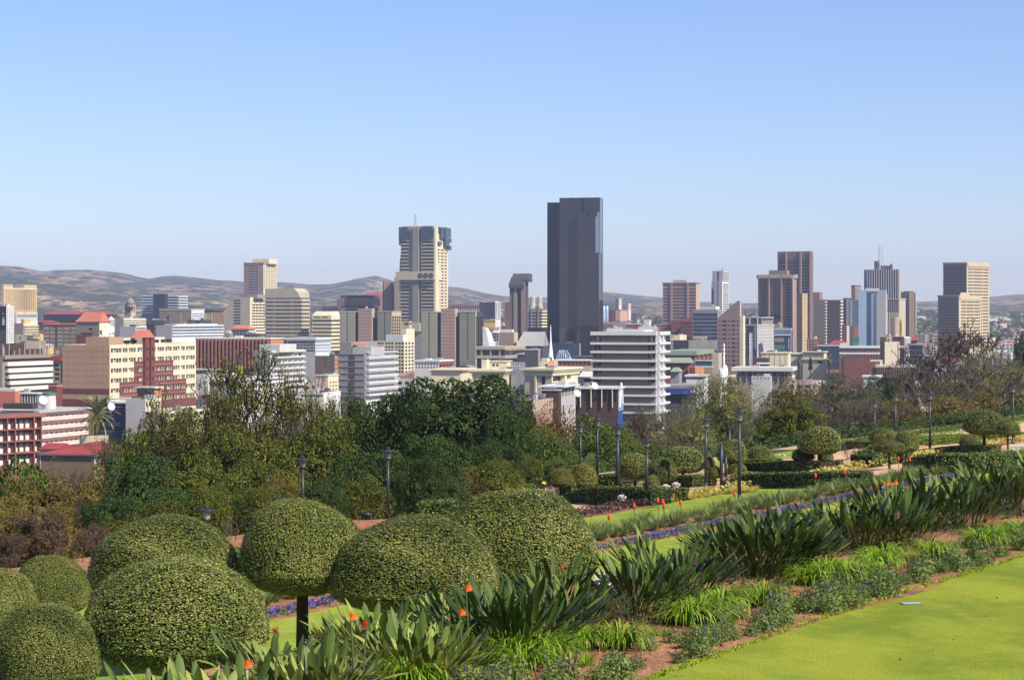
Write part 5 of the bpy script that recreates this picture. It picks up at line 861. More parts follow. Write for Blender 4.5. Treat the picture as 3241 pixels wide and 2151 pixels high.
b = B("stepped_tower", "tall beige tower with shaded left face and bright gridded right face", V6, 2320, 40, 1313, 1567, 1812, 320, 'brown', 'gold', clutter=0, el=[  # left face's shade is put into its brown wall colour
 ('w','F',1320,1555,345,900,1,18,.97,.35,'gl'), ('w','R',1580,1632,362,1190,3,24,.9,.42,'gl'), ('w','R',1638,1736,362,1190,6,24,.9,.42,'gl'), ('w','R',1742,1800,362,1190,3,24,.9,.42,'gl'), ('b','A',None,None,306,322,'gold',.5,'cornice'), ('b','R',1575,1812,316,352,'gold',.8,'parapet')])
b = B("stepped_tower", "lower beige tower standing in front of the tall one with matching grid", V6, 2240, 40, 1256, 1482, 1722, 672, 'brown', 'gold', clutter=0, el=[  # brown front again carries the unlit side's shade as wall colour
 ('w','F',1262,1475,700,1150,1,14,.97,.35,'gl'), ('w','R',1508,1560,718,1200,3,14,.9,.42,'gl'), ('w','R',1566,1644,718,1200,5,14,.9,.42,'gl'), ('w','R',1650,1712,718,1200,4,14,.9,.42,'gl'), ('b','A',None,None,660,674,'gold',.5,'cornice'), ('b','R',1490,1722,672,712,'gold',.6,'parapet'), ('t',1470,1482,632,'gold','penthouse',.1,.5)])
b = B("school_building", "long red-brick building with white window frames and white roof storey", V6, 1420, 8, 193, 632, None, 1228, 'maroon', D=18, clutter=2, el=[('w','F',205,628,1240,1268,13,1,.6,.9,'glc'), ('w','F',205,628,1305,1348,13,1,.6,.8,'glc'), ('b','F',None,None,1205,1232,'white',.9,'roof_band'), ('b','F',None,None,1280,1298,'white',.5,'band'), ('v','F',205,628,1236,1350,13,.08,'offw',.4,'pilaster'), ('t',195,300,1182,'white','lift_house',.1,.7)])
B("tan_block", "tan blank-walled block with brown shaded front and serrated edge", V6, 1250, 38, 634, 682, 832, 1165, 'brown', 'conc', clutter=1, el=[('h','R',818,832,1175,1380,9,.5,'offw',.8,'balcony')])
B("brown_block", "flat-topped brown block just behind the tan blank-walled block", V6, 1290, 30, 632, 700, 762, 1112, 'brown', 'taupe', clutter=1)
B("maroon_block", "maroon block with white serrated balconies behind the tan block", V6, 1320, 20, 750, 890, 948, 1110, 'maroon', 'white', clutter=1, el=[('h','R',None,None,1120,1330,9,.45,'white',1.,'balcony'), ('b','F',750,895,1104,1112,'lgrey',.4,'cornice'), ('b','F',800,888,1205,1228,'white',.4,'band')])
b = B("dark_glass_block", "black glass block with thin white floor lines right of the maroon block", V6, 1300, 14, 950, 1092, None, 1202, 'gl', D=16, clutter=2, el=[('h','F',None,None,1255,1400,3,.05,'lgrey',.3,'floor_line'), ('b','A',None,None,1188,1204,'taupe',.6,'cornice')])
b = B("pavilion", "brick pavilion with a bright red pyramid roof beside the apartment tower", V6, 1500, 20, 956, 1022, 1040, 1146, 'brown', clutter=0, el=[]); gable(V6, 946, 1045, 1146, 1096, 1500, 14, 12, M['red'], "roof", None, None, b.root, .4)
b = B("ribbed_hall", "low hall of dark bays between many pale vertical ribs below the tan block", V6, 960, 10, 590, 1012, None, 1440, 'brownd', D=24, clutter=0, el=[('v','F',592,1010,1440,1560,22,.3,'pinkb',1.0,'rib'), ('b','A',None,None,1422,1440,'conc',.5,'roof_edge')])
ob("slanted_end", mesh("slanted_end", [(0,0,0),(1,0,0),(1,1,0),(0,1,0),(.1,0,.72),(1,0,1),(1,1,1),(.1,1,.72)], CF, M['brown']), b.root, (b.fx(455), .5, 0), scale=(-b.fx(455)-.02, 18, b.z(1370)))
box(b.root, "roof_frame", M['creamr'], b.fx(525), b.fx(660), 1, 2.2, b.z(1378), b.z(1360)); box(b.root, "roof_frame", M['creamr'], b.fx(650), b.fx(660), 1, 2.2, b.z(1430), b.z(1378)); box(b.root, "vent_cowl", M['wht'], b.fx(632), b.fx(648), .5, 2, b.H, b.z(1382))
B("shed", "white flat shed roof left of the dark green trees", V6, 880, 10, 455, 640, None, 1540, 'white', D=12, clutter=0, el=[('h','A',None,None,1530,1545,1,1,'white',.6,'roof')])
B("striped_hall", "red and yellow vertically striped building right of the black tower", V4, 2700, 24, 635, 760, 830, 1108, 'red', 'orange', clutter=0, el=[('v','F',640,670,1108,1205,1,1,'red',.6,'panel'), ('v','F',672,685,1108,1205,1,1,'dark',.3,'slot'), ('v','F',722,756,1108,1205,1,1,'yellow',.6,'panel'), ('v','R',None,None,1108,1205,5,.3,'pink',.5,'rib'), ('b','A',None,None,1100,1110,'teal',.5,'roof_edge')])
for k, x in enumerate((614, 642)):
    p = pt(V4, x, 1215, 2650); q = empty("storage_tank", p, 0, "pale blue storage silo beside the striped hall, "+("left one", "right one")[k], "silo", "silos"); ob("shell", lathe("shell", [(wpx(V4, 13, 2650), -20), (wpx(V4, 13, 2650), wpx(V4, 140, 2650)), (.1, wpx(V4, 150, 2650))], M['gll'], 14), q)
B("tower_block", "small grey and white flat block alone on the hillside", V4, 3900, 22, 720, 750, 778, 1002, 'dgrey', 'creamr', clutter=0, el=[('w','R',None,None,1010,1060,3,8,.5,.5,'gl')])
B("tower_block", "small pinkish flat block on the hillside right of the grey one", V4, 3800, 22, 820, 838, 862, 1045, 'pinkb', 'pink', clutter=0, el=[('w','R',None,None,1050,1100,3,7,.5,.5,'gl')])
B("long_low_building", "long grey flat-roofed building right of the black tower", V4, 1950, 10, 606, 835, None, 1216, 'grey', D=24, clutter=3, cat="building", el=[('b','F',606,705,1235,1275,'brown',.4,'panel')])
B("long_low_building", "low pink and rust roofed building behind the white office building", V4, 1750, 8, 640, 790, None, 1272, 'pink', D=20, clutter=3, cat="building")
B("low_building", "rust-roofed building right of the long grey one", V4, 1900, 8, 812, 935, None, 1238, 'rust', D=20, clutter=2, el=[('w','F',None,None,1246,1262,6,1,.5,.6,'gl'), ('b','A',None,None,1230,1240,'lgrey',.5,'roof_edge')])
B("low_building", "white parapet building left of the maroon building", V4, 1850, 12, 930, 1110, 1134, 1262, 'offw', 'rust', clutter=4, el=[])
B("roof_house", "small bright white cube above the low roofs", V4, 2000, 14, 980, 1030, 1048, 1198, 'white', clutter=0, cat="building")
B("dark_glass_block", "low dark glass building behind the striped palms at the far left of the apartment slabs", V5, 1560, 10, 1690, 1905, None, 1050, 'glb', D=20, clutter=1, el=[('b','A',None,None,1044,1052,'lgrey',.4,'cornice')])
B("maroon_block", "narrow maroon stepped tower between lattice tower and apartment slab", V5, 2050, 20, 1928, 1975, 2002, 850, 'maroon', 'lgrey', clutter=0)
B("maroon_block", "maroon blank block left of the pale panelled tower", V5, 2000, 24, 2003, 2050, 2092, 852, 'brown', 'maroon', clutter=0)
B("teal_block", "small pale teal building at the foot of the panelled tower", V5, 1850, 12, 2040, 2095, None, 952, 'teal', D=12, clutter=0, el=[('w','F',None,None,980,1000,3,1,.6,.6,'gl')])
# ------------------------------------------------------------ trees
G = lambda r, g, b, k=.55: srgb(r, g, b, k)
L_DARK = leafmat("dark_fig_leaves", [G(46, 60, 30, 0.66), G(62, 82, 38, 0.66), G(84, 106, 50, 0.66), G(112, 132, 66, 0.66)], .08, .65, 0.12)
L_OLIVE = leafmat("olive_leaves", [G(58, 66, 28, 0.55), G(90, 100, 40, 0.6), G(128, 132, 52, 0.66), G(168, 162, 76, 0.75)], .14, .65, 0.1)
L_BROWN = leafmat("brownish_leaves", [G(92, 84, 42, 0.7), G(124, 112, 54, 0.7), G(148, 130, 66, 0.7), G(134, 98, 60, 0.7)], .14, .65, 0.08)
L_GREEN = leafmat("mid_green_leaves", [G(74, 90, 42, .62), G(104, 120, 54, .64), G(134, 146, 70, .66), G(164, 168, 92, .7)], .3, .65, 0.1)
L_BRIGHT = leafmat("bright_green_leaves", [G(44, 84, 20), G(70, 118, 28), G(104, 150, 38), G(140, 176, 60)], .2, .45, .35)
L_AUT = leafmat("autumn_leaves", [G(120, 60, 34, 0.7), G(168, 100, 50, 0.7), G(160, 140, 60, 0.7), G(120, 130, 50, 0.7)], .3, .65, 0.1)
L_WIL = leafmat("willow_leaves", [G(110, 112, 66, 0.62), G(146, 146, 80, 0.62), G(172, 174, 96, 0.62), G(190, 190, 120, 0.62)], .35, .65, 0.1)
L_GREY = leafmat("grey_olive_leaves", [G(96, 98, 70, 0.62), G(128, 128, 92, 0.62), G(148, 144, 108, 0.62), G(166, 156, 122, 0.62)], .3, .65, 0.1)
L_YG = leafmat("yellow_green_leaves", [G(54, 64, 14, 0.6), G(92, 102, 24, 0.6), G(134, 140, 36, 0.62), G(180, 170, 44, 0.7)], .18, .65, 0.15)
L_RED = leafmat("reddish_twig_leaves", [G(96, 74, 60), G(132, 104, 82), G(156, 130, 104), G(112, 96, 64)], .25, .7, .1)
L_TWIG = leafmat("grey_brown_twigs", [G(104, 92, 72, .6), G(134, 120, 94, .6), G(160, 146, 116, .6), G(120, 112, 70, .6)], .15, .8, .05)
L_TOP = leafmat("topiary_leaves", [G(52, 68, 28, .72), G(96, 112, 44, .8), G(136, 148, 62, .86), G(160, 142, 94, .76), G(190, 194, 106, .9)], .14, .5, .2)
L_TOPY = leafmat("golden_topiary_leaves", [G(120, 124, 34), G(156, 152, 50), G(180, 170, 70), G(190, 170, 90)], .2, .45, .4)
L_HED = leafmat("hedge_leaves", [G(42, 58, 26, .7), G(68, 88, 32, .75), G(104, 124, 42, .8), G(144, 156, 56, .85)], .15, .45, .4)
L_HEDB = leafmat("bright_hedge_leaves", [G(84, 112, 20), G(124, 156, 30), G(160, 188, 48), G(186, 204, 70)], .25, .5, .3)
M_BARK = mat("tree_bark", srgb(72, 58, 46, .6), .95, .25, 3); M_BARKP = mat("pale_bare_bark", srgb(150, 132, 114, .6), .95, .2, 3); M_BARKG = mat("grey_twig_bark", srgb(120, 104, 92, .55), .95, .2, 3)
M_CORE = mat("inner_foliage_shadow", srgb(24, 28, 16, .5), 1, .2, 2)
def skeleton(seed, depth=5, spread=.55, up=.35, n0=3, ratio=.72, r0=.035, l0=.28, trunk=.2, wig=.12, kids=(2, 3)):
    """branching segments in a unit tree (height about 1); returns segments and twig ends"""
    r = random.Random(seed); segs = []; tips = []
    def grow(p, d, L, rad, k):
        n = 3 if k < depth else 2; q = p
        for i in range(n):
            d = unit(np.array(d) + np.array([r.gauss(0, wig), r.gauss(0, wig), r.gauss(0, wig)*.6+.04])); e = q + d*L/n; ra = rad*(1-.25*i/n); rb = rad*(1-.25*(i+1)/n)
            segs.append((*q, ra, *e, rb)); q = e
        if k <= 0: tips.append((q, d)); return
        if k <= 2: tips.append((q, d))
        for _ in range(r.choice(kids) if k < depth else n0):
            a = r.uniform(0, 2*pi); t = spread*r.uniform(.6, 1.3)
            h = np.array([0, 0, 1.]) if abs(d[2]) < .9 else np.array([1., 0, 0]); u = unit(np.cross(d, h)); w_ = np.cross(d, u)
            nd = unit(d*cos(t)+(u*cos(a)+w_*sin(a))*sin(t)+np.array([0, 0, up*.35])); grow(q, nd, L*ratio*r.uniform(.75, 1.15), rad*.62, k-1)
    grow(np.array([0, 0, 0.]), np.array([0, 0, 1.]), trunk, r0, depth); S = np.array(segs)
    # normalise to height 1, half-width .5
    T = np.array([t[0] for t in tips]); zmax = T[:, 2].max(); wx = np.percentile(np.abs(T[:, :2]), 92)
    for o in (0, 4): S[:, o:o+2] *= .47/wx; S[:, o+2] /= zmax*1.01
    T[:, :2] *= .47/wx; T[:, 2] /= zmax*1.01
    return S, T
TREE = {}
def proto(kind, i):
    """two meshes: trunk and crown, unit size; leaf size given for a tree about ten metres wide"""
    k = (kind, i)
    if k in TREE: return TREE[k]
    rg = np.random.default_rng(hash(k) % 1000 if False else (sum(map(ord, kind))*7+i*13))
    P = dict(dense=(L_DARK, 52000, .022), olive=(L_OLIVE, 44000, .022), brown=(L_BROWN, 26000, .022), green=(L_GREEN, 36000, .024), bright=(L_BRIGHT, 9000, .05), autumn=(L_AUT, 9000, .03), yg=(L_YG, 18000, .03), willow=(L_WIL, 30000, .014), grey=(L_GREY, 30000, .013))
    S_ = dict(tall=(L_OLIVE, 7, 6, .020, .026, M_BARK), bare=(L_TWIG, 7, 5, .012, .012, M_BARKG), barep=(L_TWIG, 7, 6, .012, .014, M_BARKP), red=(L_RED, 6, 14, .026, .012, M_BARKG), twisty=(L_TWIG, 7, 3, .012, .02, M_BARKG), city=(L_GREY, 0, 0, 0, 0, M_BARK))
    if kind in P:
        m, N, ls = P[kind]; K = 52 if kind in ('dense', 'olive', 'green') else 34
        C = []; lo = .30 if kind != 'brown' else .2
        for q in range(K):
            e = math.asin(-1+2*(q+.5)/K*1.0); a = q*2.39996+rg.uniform(-.4, .4); f_ = rg.uniform(.62, 1.0) if q % 4 else rg.uniform(.1, .5)
            r_ = rg.uniform(.09, .17)*(1 if kind != 'yg' else .75); zc_ = .5+lo*.1; C.append((f_*cos(e)*(.5-r_)*cos(a), f_*cos(e)*(.5-r_)*sin(a), zc_+f_*sin(e)*(1-zc_-r_), r_))
        C = np.array(C); pts = []; nr = []
        per = N//K+1
        for c in C:
            d = unit(rg.normal(size=(per, 3))); rad = c[3]*(1-.35*rg.uniform(0, 1, per)**2.2); q = c[:3]+d*rad[:, None]*np.array([1, 1, .9])
            keep = np.ones(per, bool)
            for c2 in C:
                if c2 is c: continue
                keep &= np.linalg.norm(q-c2[:3], axis=1) > c2[3]*.72
            keep &= ~((d[:, 2] < -.5) & (rg.uniform(0, 1, per) < .5)); pts.append(q[keep]); nr.append(d[keep])
        p = np.concatenate(pts); n = np.concatenate(nr); p += .006*rg.normal(size=p.shape)
        thin = kind in ('willow', 'grey')
        if thin: p = p+.02*rg.normal(size=p.shape)
        zt_, xt_ = np.percentile(p[:, 2], 99.7), np.percentile(np.abs(p[:, :2]), 98.5); p[:, 2] *= 1/zt_; p[:, :2] *= .5/xt_; C[:, 2] /= zt_; C[:, :2] *= .5/xt_
        Ni = 500 if thin else 2200; di = unit(rg.normal(size=(Ni, 3))); pi_ = di*(rg.uniform(0, 1, (Ni, 1))**.5)*np.array([.34, .34, .30])+np.array([0, 0, .53])   # inner foliage, larger and sparser
        V = np.concatenate([leaves(p, n, ls, .62, .75, .15, rg), leaves(pi_, di, .085, .8, 1., 0, rg)]); p = np.concatenate([p, pi_])
        rnd = np.clip(.30+.35*p[:, 2]+rg.normal(0, .2, len(p)), 0, 1)*1.; rnd = np.clip(rg.normal(.45, .22, len(p)), 0, 1)
        cr = qmesh("crown", V, m, rnd)
        sg = [(0, 0, -.05, .032, .01, 0, .2, .026)]
        if thin:
            S2, _ = skeleton(i*17+5, depth=6, spread=.55, up=.4, trunk=.12, n0=5, r0=.014); S2[:, 3] = np.maximum(S2[:, 3], .0022); S2[:, 7] = np.maximum(S2[:, 7], .0022); S2[:, [0, 1, 4, 5]] *= .95; S2[:, [2, 6]] *= .98
        for c in C[::2]: mid = (c[0]*.45, c[1]*.45, .2+(c[2]-.2)*.5); sg += [(.01, 0, .18, .016, *mid, .010), (*mid, .010, *c[:3], .004)]
        tr = qmesh("trunk", tubes(S2, 4) if thin else tubes(sg, 5), M_BARKG if thin else M_BARK)
        TREE[k] = (tr, cr); return TREE[k]
    m, dep, nl, ls, r0, bark = S_[kind]
    if kind == 'city':
        d = unit(rg.normal(size=(500, 3))); q = d*np.array([.5, .5, .38])*(.75+.25*rg.uniform(0, 1, (500, 1)))+np.array([0, 0, .6])
        q += .07*np.sin(q*17+i)
        TREE[k] = (qmesh("trunk", tubes([(0, 0, -.1, .04, 0, 0, .5, .03)], 4), bark), qmesh("crown", leaves(q, d, .14, .7, .5, 0, rg), m if i % 2 else L_OLIVE, rg.uniform(0, 1, 500))); return TREE[k]
    A = dict(tall=dict(spread=.42, up=.6, trunk=.1, r0=.026, wig=.13, ratio=.8, n0=5, kids=(2, 2)), bare=dict(spread=.6, up=.3, trunk=.14, kids=(2, 3)), barep=dict(spread=.55, up=.4, trunk=.12, kids=(2, 3), n0=4), red=dict(spread=.75, up=.1, trunk=.1, n0=5), twisty=dict(spread=.7, up=.25, trunk=.16, wig=.3, r0=.02, kids=(2, 3), ratio=.76))[kind]
    S, T = skeleton(i*31+len(kind), depth=dep, **{**A, 'r0': A.get('r0', r0)})
    thick = dict(tall=.0028, twisty=.0034, bare=.003, barep=.003).get(kind, .0024)
    S[:, 3] = np.maximum(S[:, 3], thick); S[:, 7] = np.maximum(S[:, 7], thick)
    big = S[:, 3] > .004; Q = np.concatenate([tubes(S[big], 5), tubes(S[~big], 3)])
    tr = qmesh("trunk", Q, bark)
    nl_ = max(1, int(nl*900/len(T))) if nl > 1 else 1
    if nl > 1:
        q = np.repeat(T, nl_, 0); q = q + rg.normal(0, .018, q.shape)
        if kind == 'tall': q = q[rg.uniform(0, 1, len(q)) < .9]
    else: q = T[rg.uniform(0, 1, len(T)) < .5] + rg.normal(0, .01, (1, 3))
    cr = qmesh("crown", leaves(q, rg.normal(size=q.shape), ls*(.75 if nl > 1 else .6), .5, 1., 0, rg), m, rg.uniform(0, 1, len(q)))
    TREE[k] = (tr, cr); return TREE[k]
def tree(kind, i, px, ytop, wpx_, s, label, group=None, name="tree", rz=None, hfac=1.):
    x, y, zg = at_s(px, s) if s < 1000 else ((px-CX)/FPX*s, s, ground((px-CX)/FPX*s, s))
    zt = (HY-ytop)/FPX*y; h = zt-zg; wd = wpx_/FPX*y
    if h < .5: print("LOW TREE", label, h); h = .8
    tr, cr = proto(kind, i); r = empty(name, (x, y, zg-.1), rz if rz is not None else random.uniform(0, 6.28), label, "tree" if name != "shrub" else "shrub", group)
    ob("trunk", tr, r, scale=(wd, wd, h*hfac)); ob("crown", cr, r, scale=(wd, wd, h*hfac)); return r
TR = [
 # skyline trees and the wood below the terraces: kind, variant, px, top, width, s (distance down the slope)
 ('dense',0,1475,1186,430,76,"big dark evergreen with a broad round crown in the middle of the wood"),
 ('dense',1,1240,1232,290,82,"dark round evergreen just left of the biggest evergreen"),
 ('dense',1,1600,1285,210,72,"dark evergreen shoulder right of the biggest evergreen"),
 ('dense',0,1370,1370,250,66,"low dark evergreen under the biggest evergreen"),
 ('dense',1,1560,1390,200,66,"low dark evergreen beside the two walking people"),
 ('dense',0,1180,1420,260,64,"shadowy evergreen behind the tall lamp post left of the hedge end"),
 ('olive',0,565,1300,330,88,"olive-green tree behind the left grey office roofs"),
 ('olive',1,775,1340,330,82,"olive-green tree below the tall sparse tree"),
 ('olive',0,985,1330,330,84,"olive-green tree right of the tall sparse tree's trunk"),
 ('olive',1,830,1450,300,68,"lower olive tree behind the first tall lamp"),
 ('olive',0,640,1445,300,68,"lower olive tree left of the first tall lamp"),
 ('dense',1,450,1420,240,70,"dark tree below the palm and the red hipped roof"),
 ('olive',1,1085,1300,250,88,"olive tree against the left side of the dark evergreens"),
 ('olive',0,960,1530,240,62,"low olive bush tree at the soil bank behind the domes"),
 ('dense',0,560,1540,280,61,"dark low tree behind the left dome's top"),
 ('dense',1,360,1560,240,62,"dark low tree behind the short lamp at left"),
 ('dense',0,760,1560,220,61,"dark low tree between the two left lamps"),
 ('olive',0,1130,1500,230,62,"low olive tree in shade behind the second tall lamp"),
 ('tall',0,850,1085,520,92,"tall sparse tree with open upright limbs against the white buildings"),
 ('tall',1,640,1150,280,90,"upright sparse tree overlapping the left of the tall sparse tree"),
 ('tall',2,1010,1180,220,94,"thin sparse tree at the right side of the tall sparse one"),
 ('tall',2,530,1215,260,86,"sparse tree with few branches in front of the cream and maroon building"),
 ('tall',1,950,1130,260,98,"sparse upright tree overlapping the right of the tall sparse tree"),
 ('grey',0,335,1355,110,88,"small pale grey tree beside the octagonal slatted screen"),
 ('brown',0,130,1490,330,74,"brownish olive thicket tree at the left edge"),
 ('brown',1,330,1470,260,76,"brownish olive tree below the red hipped roof"),
 ('brown',0,20,1560,220,68,"brownish low tree at the extreme left edge"),
 ('brown',1,210,1590,240,64,"brownish thicket above the left soil bank"),
 ('bright',0,60,1450,230,80,"bright green leafy tree in front of the red-brown framed apartments"),
 ('red',0,110,1600,280,60,"reddish bare shrub above the left soil bank"),
 ('red',1,250,1640,200,58,"reddish twiggy shrub beside the short left lamp"),
 ('red',1,20,1650,180,58,"reddish twiggy shrub at the far left bank"),
 ('olive',1,1650,1420,120,70,"small green tree behind the two walking people"),
 ('green',0,1735,1340,210,88,"light green tree below the autumn-coloured tree"),
 ('green',1,1880,1310,270,92,"light green broad tree behind the second lamp from the hedge"),
 ('green',0,1990,1360,180,84,"light green tree left of the brown thicket"),
 ('green',1,1800,1430,210,72,"low green tree behind the golden ball topiary"),
 ('green',0,1945,1440,200,72,"low green tree behind the two lamp posts of the hedge bench"),
 ('green',1,2060,1400,170,74,"low green tree left of the big mushroom topiary"),
 ('autumn',0,1745,1270,190,112,"autumn tree with orange and red leaves above the light green ones"),
 ('autumn',1,1690,1310,110,104,"orange-tinged tree tucked beside the dark evergreen"),
 ('bare',0,2080,1290,240,130,"leafless grey-brown tree below the white office building"),
 ('bare',1,2175,1320,200,116,"leafless grey-brown tree left of the yellowish willow"),
 ('bare',1,2110,1380,260,92,"dull brown thicket behind the mushroom topiary"),
 ('grey',1,2210,1400,200,84,"dull brown twiggy bush behind the black poles"),
 ('grey',0,2070,1285,230,124,"grey leafless tree covering the foot of the white office building"),
 ('bare',1,3100,1040,300,130,"broad pale leafless crown right of the twisted tree"),
 ('bare',0,2900,1080,240,126,"brownish leafless crown against the beige towers"),
 ('willow',0,2295,1180,310,118,"yellowish feathery tree left of the dark olive conifer"),
 ('willow',1,2190,1290,220,104,"pale feathery tree behind the bare poles"),
 ('grey',1,2400,1270,200,112,"grey feathery tree between the willow and the yellow-green tree"),
 ('brown',1,2495,1186,170,124,"dark olive conifer-like crown above the yellow-green tree"),
 ('yg',0,2510,1258,205,80,"dense yellow-green tree with several dark trunks"),
 ('yg',0,2425,1345,110,82,"yellow-green side tree with small crown"),
 ('grey',0,2665,1165,270,118,"grey-green feathery tree right of the yellow-green tree"),
 ('grey',1,2745,1255,190,100,"grey-green feathery tree above the small mushroom topiaries"),
 ('willow',0,2600,1200,180,128,"pale feathery tree behind the yellow-green tree"),
 ('dense',1,2790,1192,150,132,"dark green tree in front of the ribbed hall"),
 ('dense',0,2740,1230,110,126,"dark green tree under the ribbed hall's left end"),
 ('bare',0,2890,1175,300,112,"brown leafless crown right of the dark green trees"),
 ('twisty',0,3030,1000,330,124,"tall leafless tree with twisted dark branches against the beige towers"),
 ('twisty',1,3215,1010,220,132,"leafless twisted branches at the right edge of the skyline"),
 ('twisty',2,2960,1060,200,128,"leafless dark tree left of the twisted one"),
 ('barep',0,3110,1120,330,106,"pale-limbed bare tree with olive twigs near the right edge"),
 ('willow',1,3130,1110,300,112,"olive feathery crown behind the pale-limbed tree"),
 ('willow',0,3225,1160,200,104,"olive feathery crown at the right edge"),
 ('brown',0,3010,1250,230,88,"brown-olive tree behind the lamp right of the hedges"),
 ('olive',1,3070,1300,220,76,"olive shrub tree behind the right mushroom topiaries"),
 ('olive',0,2930,1320,170,80,"olive tree behind the third lamp from the right"),
 ('green',0,2870,1335,130,72,"light glossy shrub tree right of the twin mushroom topiaries"),
 ('dense',1,3190,1290,180,78,"dark shaded tree behind the last lamp at the right"),
 ('dense',0,3000,1380,160,66,"dark low shrub tree behind the long right hedge"),
 ('bare',1,2820,1280,200,96,"brown twiggy tree between two lamps on the right"),
 ('dense',1,3236,1055,60,140,"dark green leafy spray at the extreme right edge"),
 ('dense',0,2560,1400,130,70,"dark shaded bush under the yellow-green tree"),
 ('dense',1,2330,1430,200,72,"dark bush behind the two small dome topiaries"),
]
for q in TR: tree(*q)
ru = random.Random(17)                       # understorey that closes the wood down to the terrace edge
UN = [(px, ru.choice(['olive', 'dense', 'brown', 'olive'])) for px in range(-20, 1560, 75)]
for k, (px, kd) in enumerate(UN):
    if px < 420: kd = 'brown' if k % 2 else 'red'
    if 560 < px < 1300 and k % 2: kd = 'olive'
    edge = 1790-px*.13; yt = edge-ru.uniform(95, 190); tree(kd, k % 2, px+ru.uniform(-20, 20), yt, ru.uniform(150, 210), ru.uniform(59.5, 66), {'olive': "olive", 'dense': "dark green", 'brown': "brownish", 'red': "twiggy reddish"}[kd]+" bushy undergrowth tree at the wood's edge, %s from the left" % ordn(k), "bushy trees along the wood's edge")
for k, (px, yt, w_, kd) in enumerate(((430, 1330, 200, 'olive'), (560, 1265, 200, 'grey'), (720, 1270, 240, 'olive'), (930, 1265, 240, 'grey'), (1130, 1290, 220, 'olive'), (1120, 1250, 170, 'grey'), (1330, 1240, 240, 'dense'), (380, 1400, 180, 'olive'), (260, 1465, 180, 'grey'), (160, 1450, 150, 'grey'), (1690, 1350, 150, 'green'), (1985, 1330, 170, 'bare'), (2000, 1290, 150, 'red'), (2370, 1330, 160, 'willow'), (2560, 1260, 150, 'grey'), (2850, 1260, 200, 'brown'), (2990, 1180, 220, 'bare'), (3080, 1230, 200, 'brown'), (3200, 1240, 160, 'olive'))):
    tree(kd, k % 2, px, yt, w_, 96+k % 5*5, {'olive': "olive", 'dense': "dark", 'grey': "grey-green feathery", 'green': "light green", 'bare': "bare brown", 'red': "dull reddish", 'willow': "pale feathery", 'brown': "brown-olive"}[kd]+" filler tree deep in the wood, %s from the left side of the view" % ORD[k], "trees deep in the wood")
# palm
def palm(px, ytop, wp, base_y, Y, label, nfr=46, name="palm_tree"):
    x = (px-CX)/FPX*Y; zt = (HY-ytop)/FPX*Y; zc = (HY-base_y)/FPX*Y; zg = ground(x, Y); R_ = wp/FPX*Y/2; r = empty(name, (x, Y, zg), 0, label, "palm tree")
    ob("trunk", lathe("trunk", [(R_*.28, 0), (R_*.2, (zc-zg)*.3), (R_*.17, (zc-zg)*.85), (R_*.26, (zc-zg)*.95), (R_*.1, zc-zg+.3)], M_BARK, 10), r)
    m = leafmat("palm_fronds", [G(80, 100, 50, .7), G(124, 140, 72, .75), G(176, 180, 104, .8), G(206, 150, 60, .8)], .2, .4, .4)
    if "palm_frond" not in TREE:
        t = np.linspace(0, 1, 15); q = []
        for k in range(14):
            for s_ in (-1, 1):
                for h in (0, .5):
                    tt = t[k]+h/14; cx_, cz = tt, -.35*tt**2.4+.0; ln = .17*sin(pi*min(1, tt*.9+.08)); a = np.array([cx_, 0, cz]); b_ = np.array([cx_+ln*.6, s_*ln, cz-.05]); w_ = np.array([.016, 0, 0]); q.append(np.stack([a-w_, a+w_, b_+w_*.3, b_-w_*.3]))
        for k in range(14): a = np.array([t[k], 0, -.35*t[k]**2.4]); b_ = np.array([t[k+1], 0, -.35*t[k+1]**2.4]); w_ = np.array([0, .008, 0]); q.append(np.stack([a-w_, a+w_, b_+w_, b_-w_]))
        q = np.array(q); TREE["palm_frond"] = qmesh("frond", q, m, RNG.uniform(0, 1, len(q)))
    for k in range(nfr):
        e = random.uniform(-.9, 1.35) if k > 8 else 1.2; a = k*2.4
        ob("frond", TREE["palm_frond"], r, (0, 0, zc-zg), (0, -e, a), (R_*random.uniform(.95, 1.15),)*3)
palm(309, 1280, 130, 1308, 600, "large date palm with a round crown beside the pink apartment block")
for k, (px, yt) in enumerate(((2528, 1128), (2624, 1122), (2668, 1126))): palm(px, yt, 34, yt+14, 1250, "small palm in front of the tan arcade building, "+ORD[k]+" from the left", 20)
p = pt(V5, 1615, 1282, 1200); r = empty("cypress_tree", p, 0, "narrow dark conical cypress before the tan arcade", "tree"); k_ = wpx(V5, 1, 1200)
q = RNG.uniform(0, 1, (1600, 1)); a = RNG.uniform(0, 6.28, 1600); rr = (1-q[:, 0])**.8*20*k_*RNG.uniform(.8, 1, 1600)
P_ = np.stack([rr*np.cos(a), rr*np.sin(a), q[:, 0]*118*k_], 1); ob("crown", qmesh("crown", leaves(P_, P_*np.array([1, 1, 0])+.01, .9, .6, .5), L_DARK, RNG.uniform(0, .5, 1600)), r)
ob("trunk", lathe("trunk", [(.3, -10), (.25, 4)], M_BARK, 6), r)
# city trees: those one can tell apart between the buildings
rt = random.Random(5); n = 0
while n < 190:
    Y = rt.uniform(830, 2900) if n < 130 else rt.uniform(2600, 3600); px = rt.uniform(-60, 3300); x = (px-CX)/FPX*Y
    tr, cr = proto('city', n % 6); h = rt.uniform(6, 13); r = empty("city_tree", (x, Y, ground(x, Y)-.2), rt.uniform(0, 6), "olive street tree among the low roofs of the city", "tree", "street trees among the city roofs")
    ob("trunk", tr, r, scale=(h, h, h)); ob("crown", cr, r, scale=(h*1.2, h*1.2, h)); n += 1
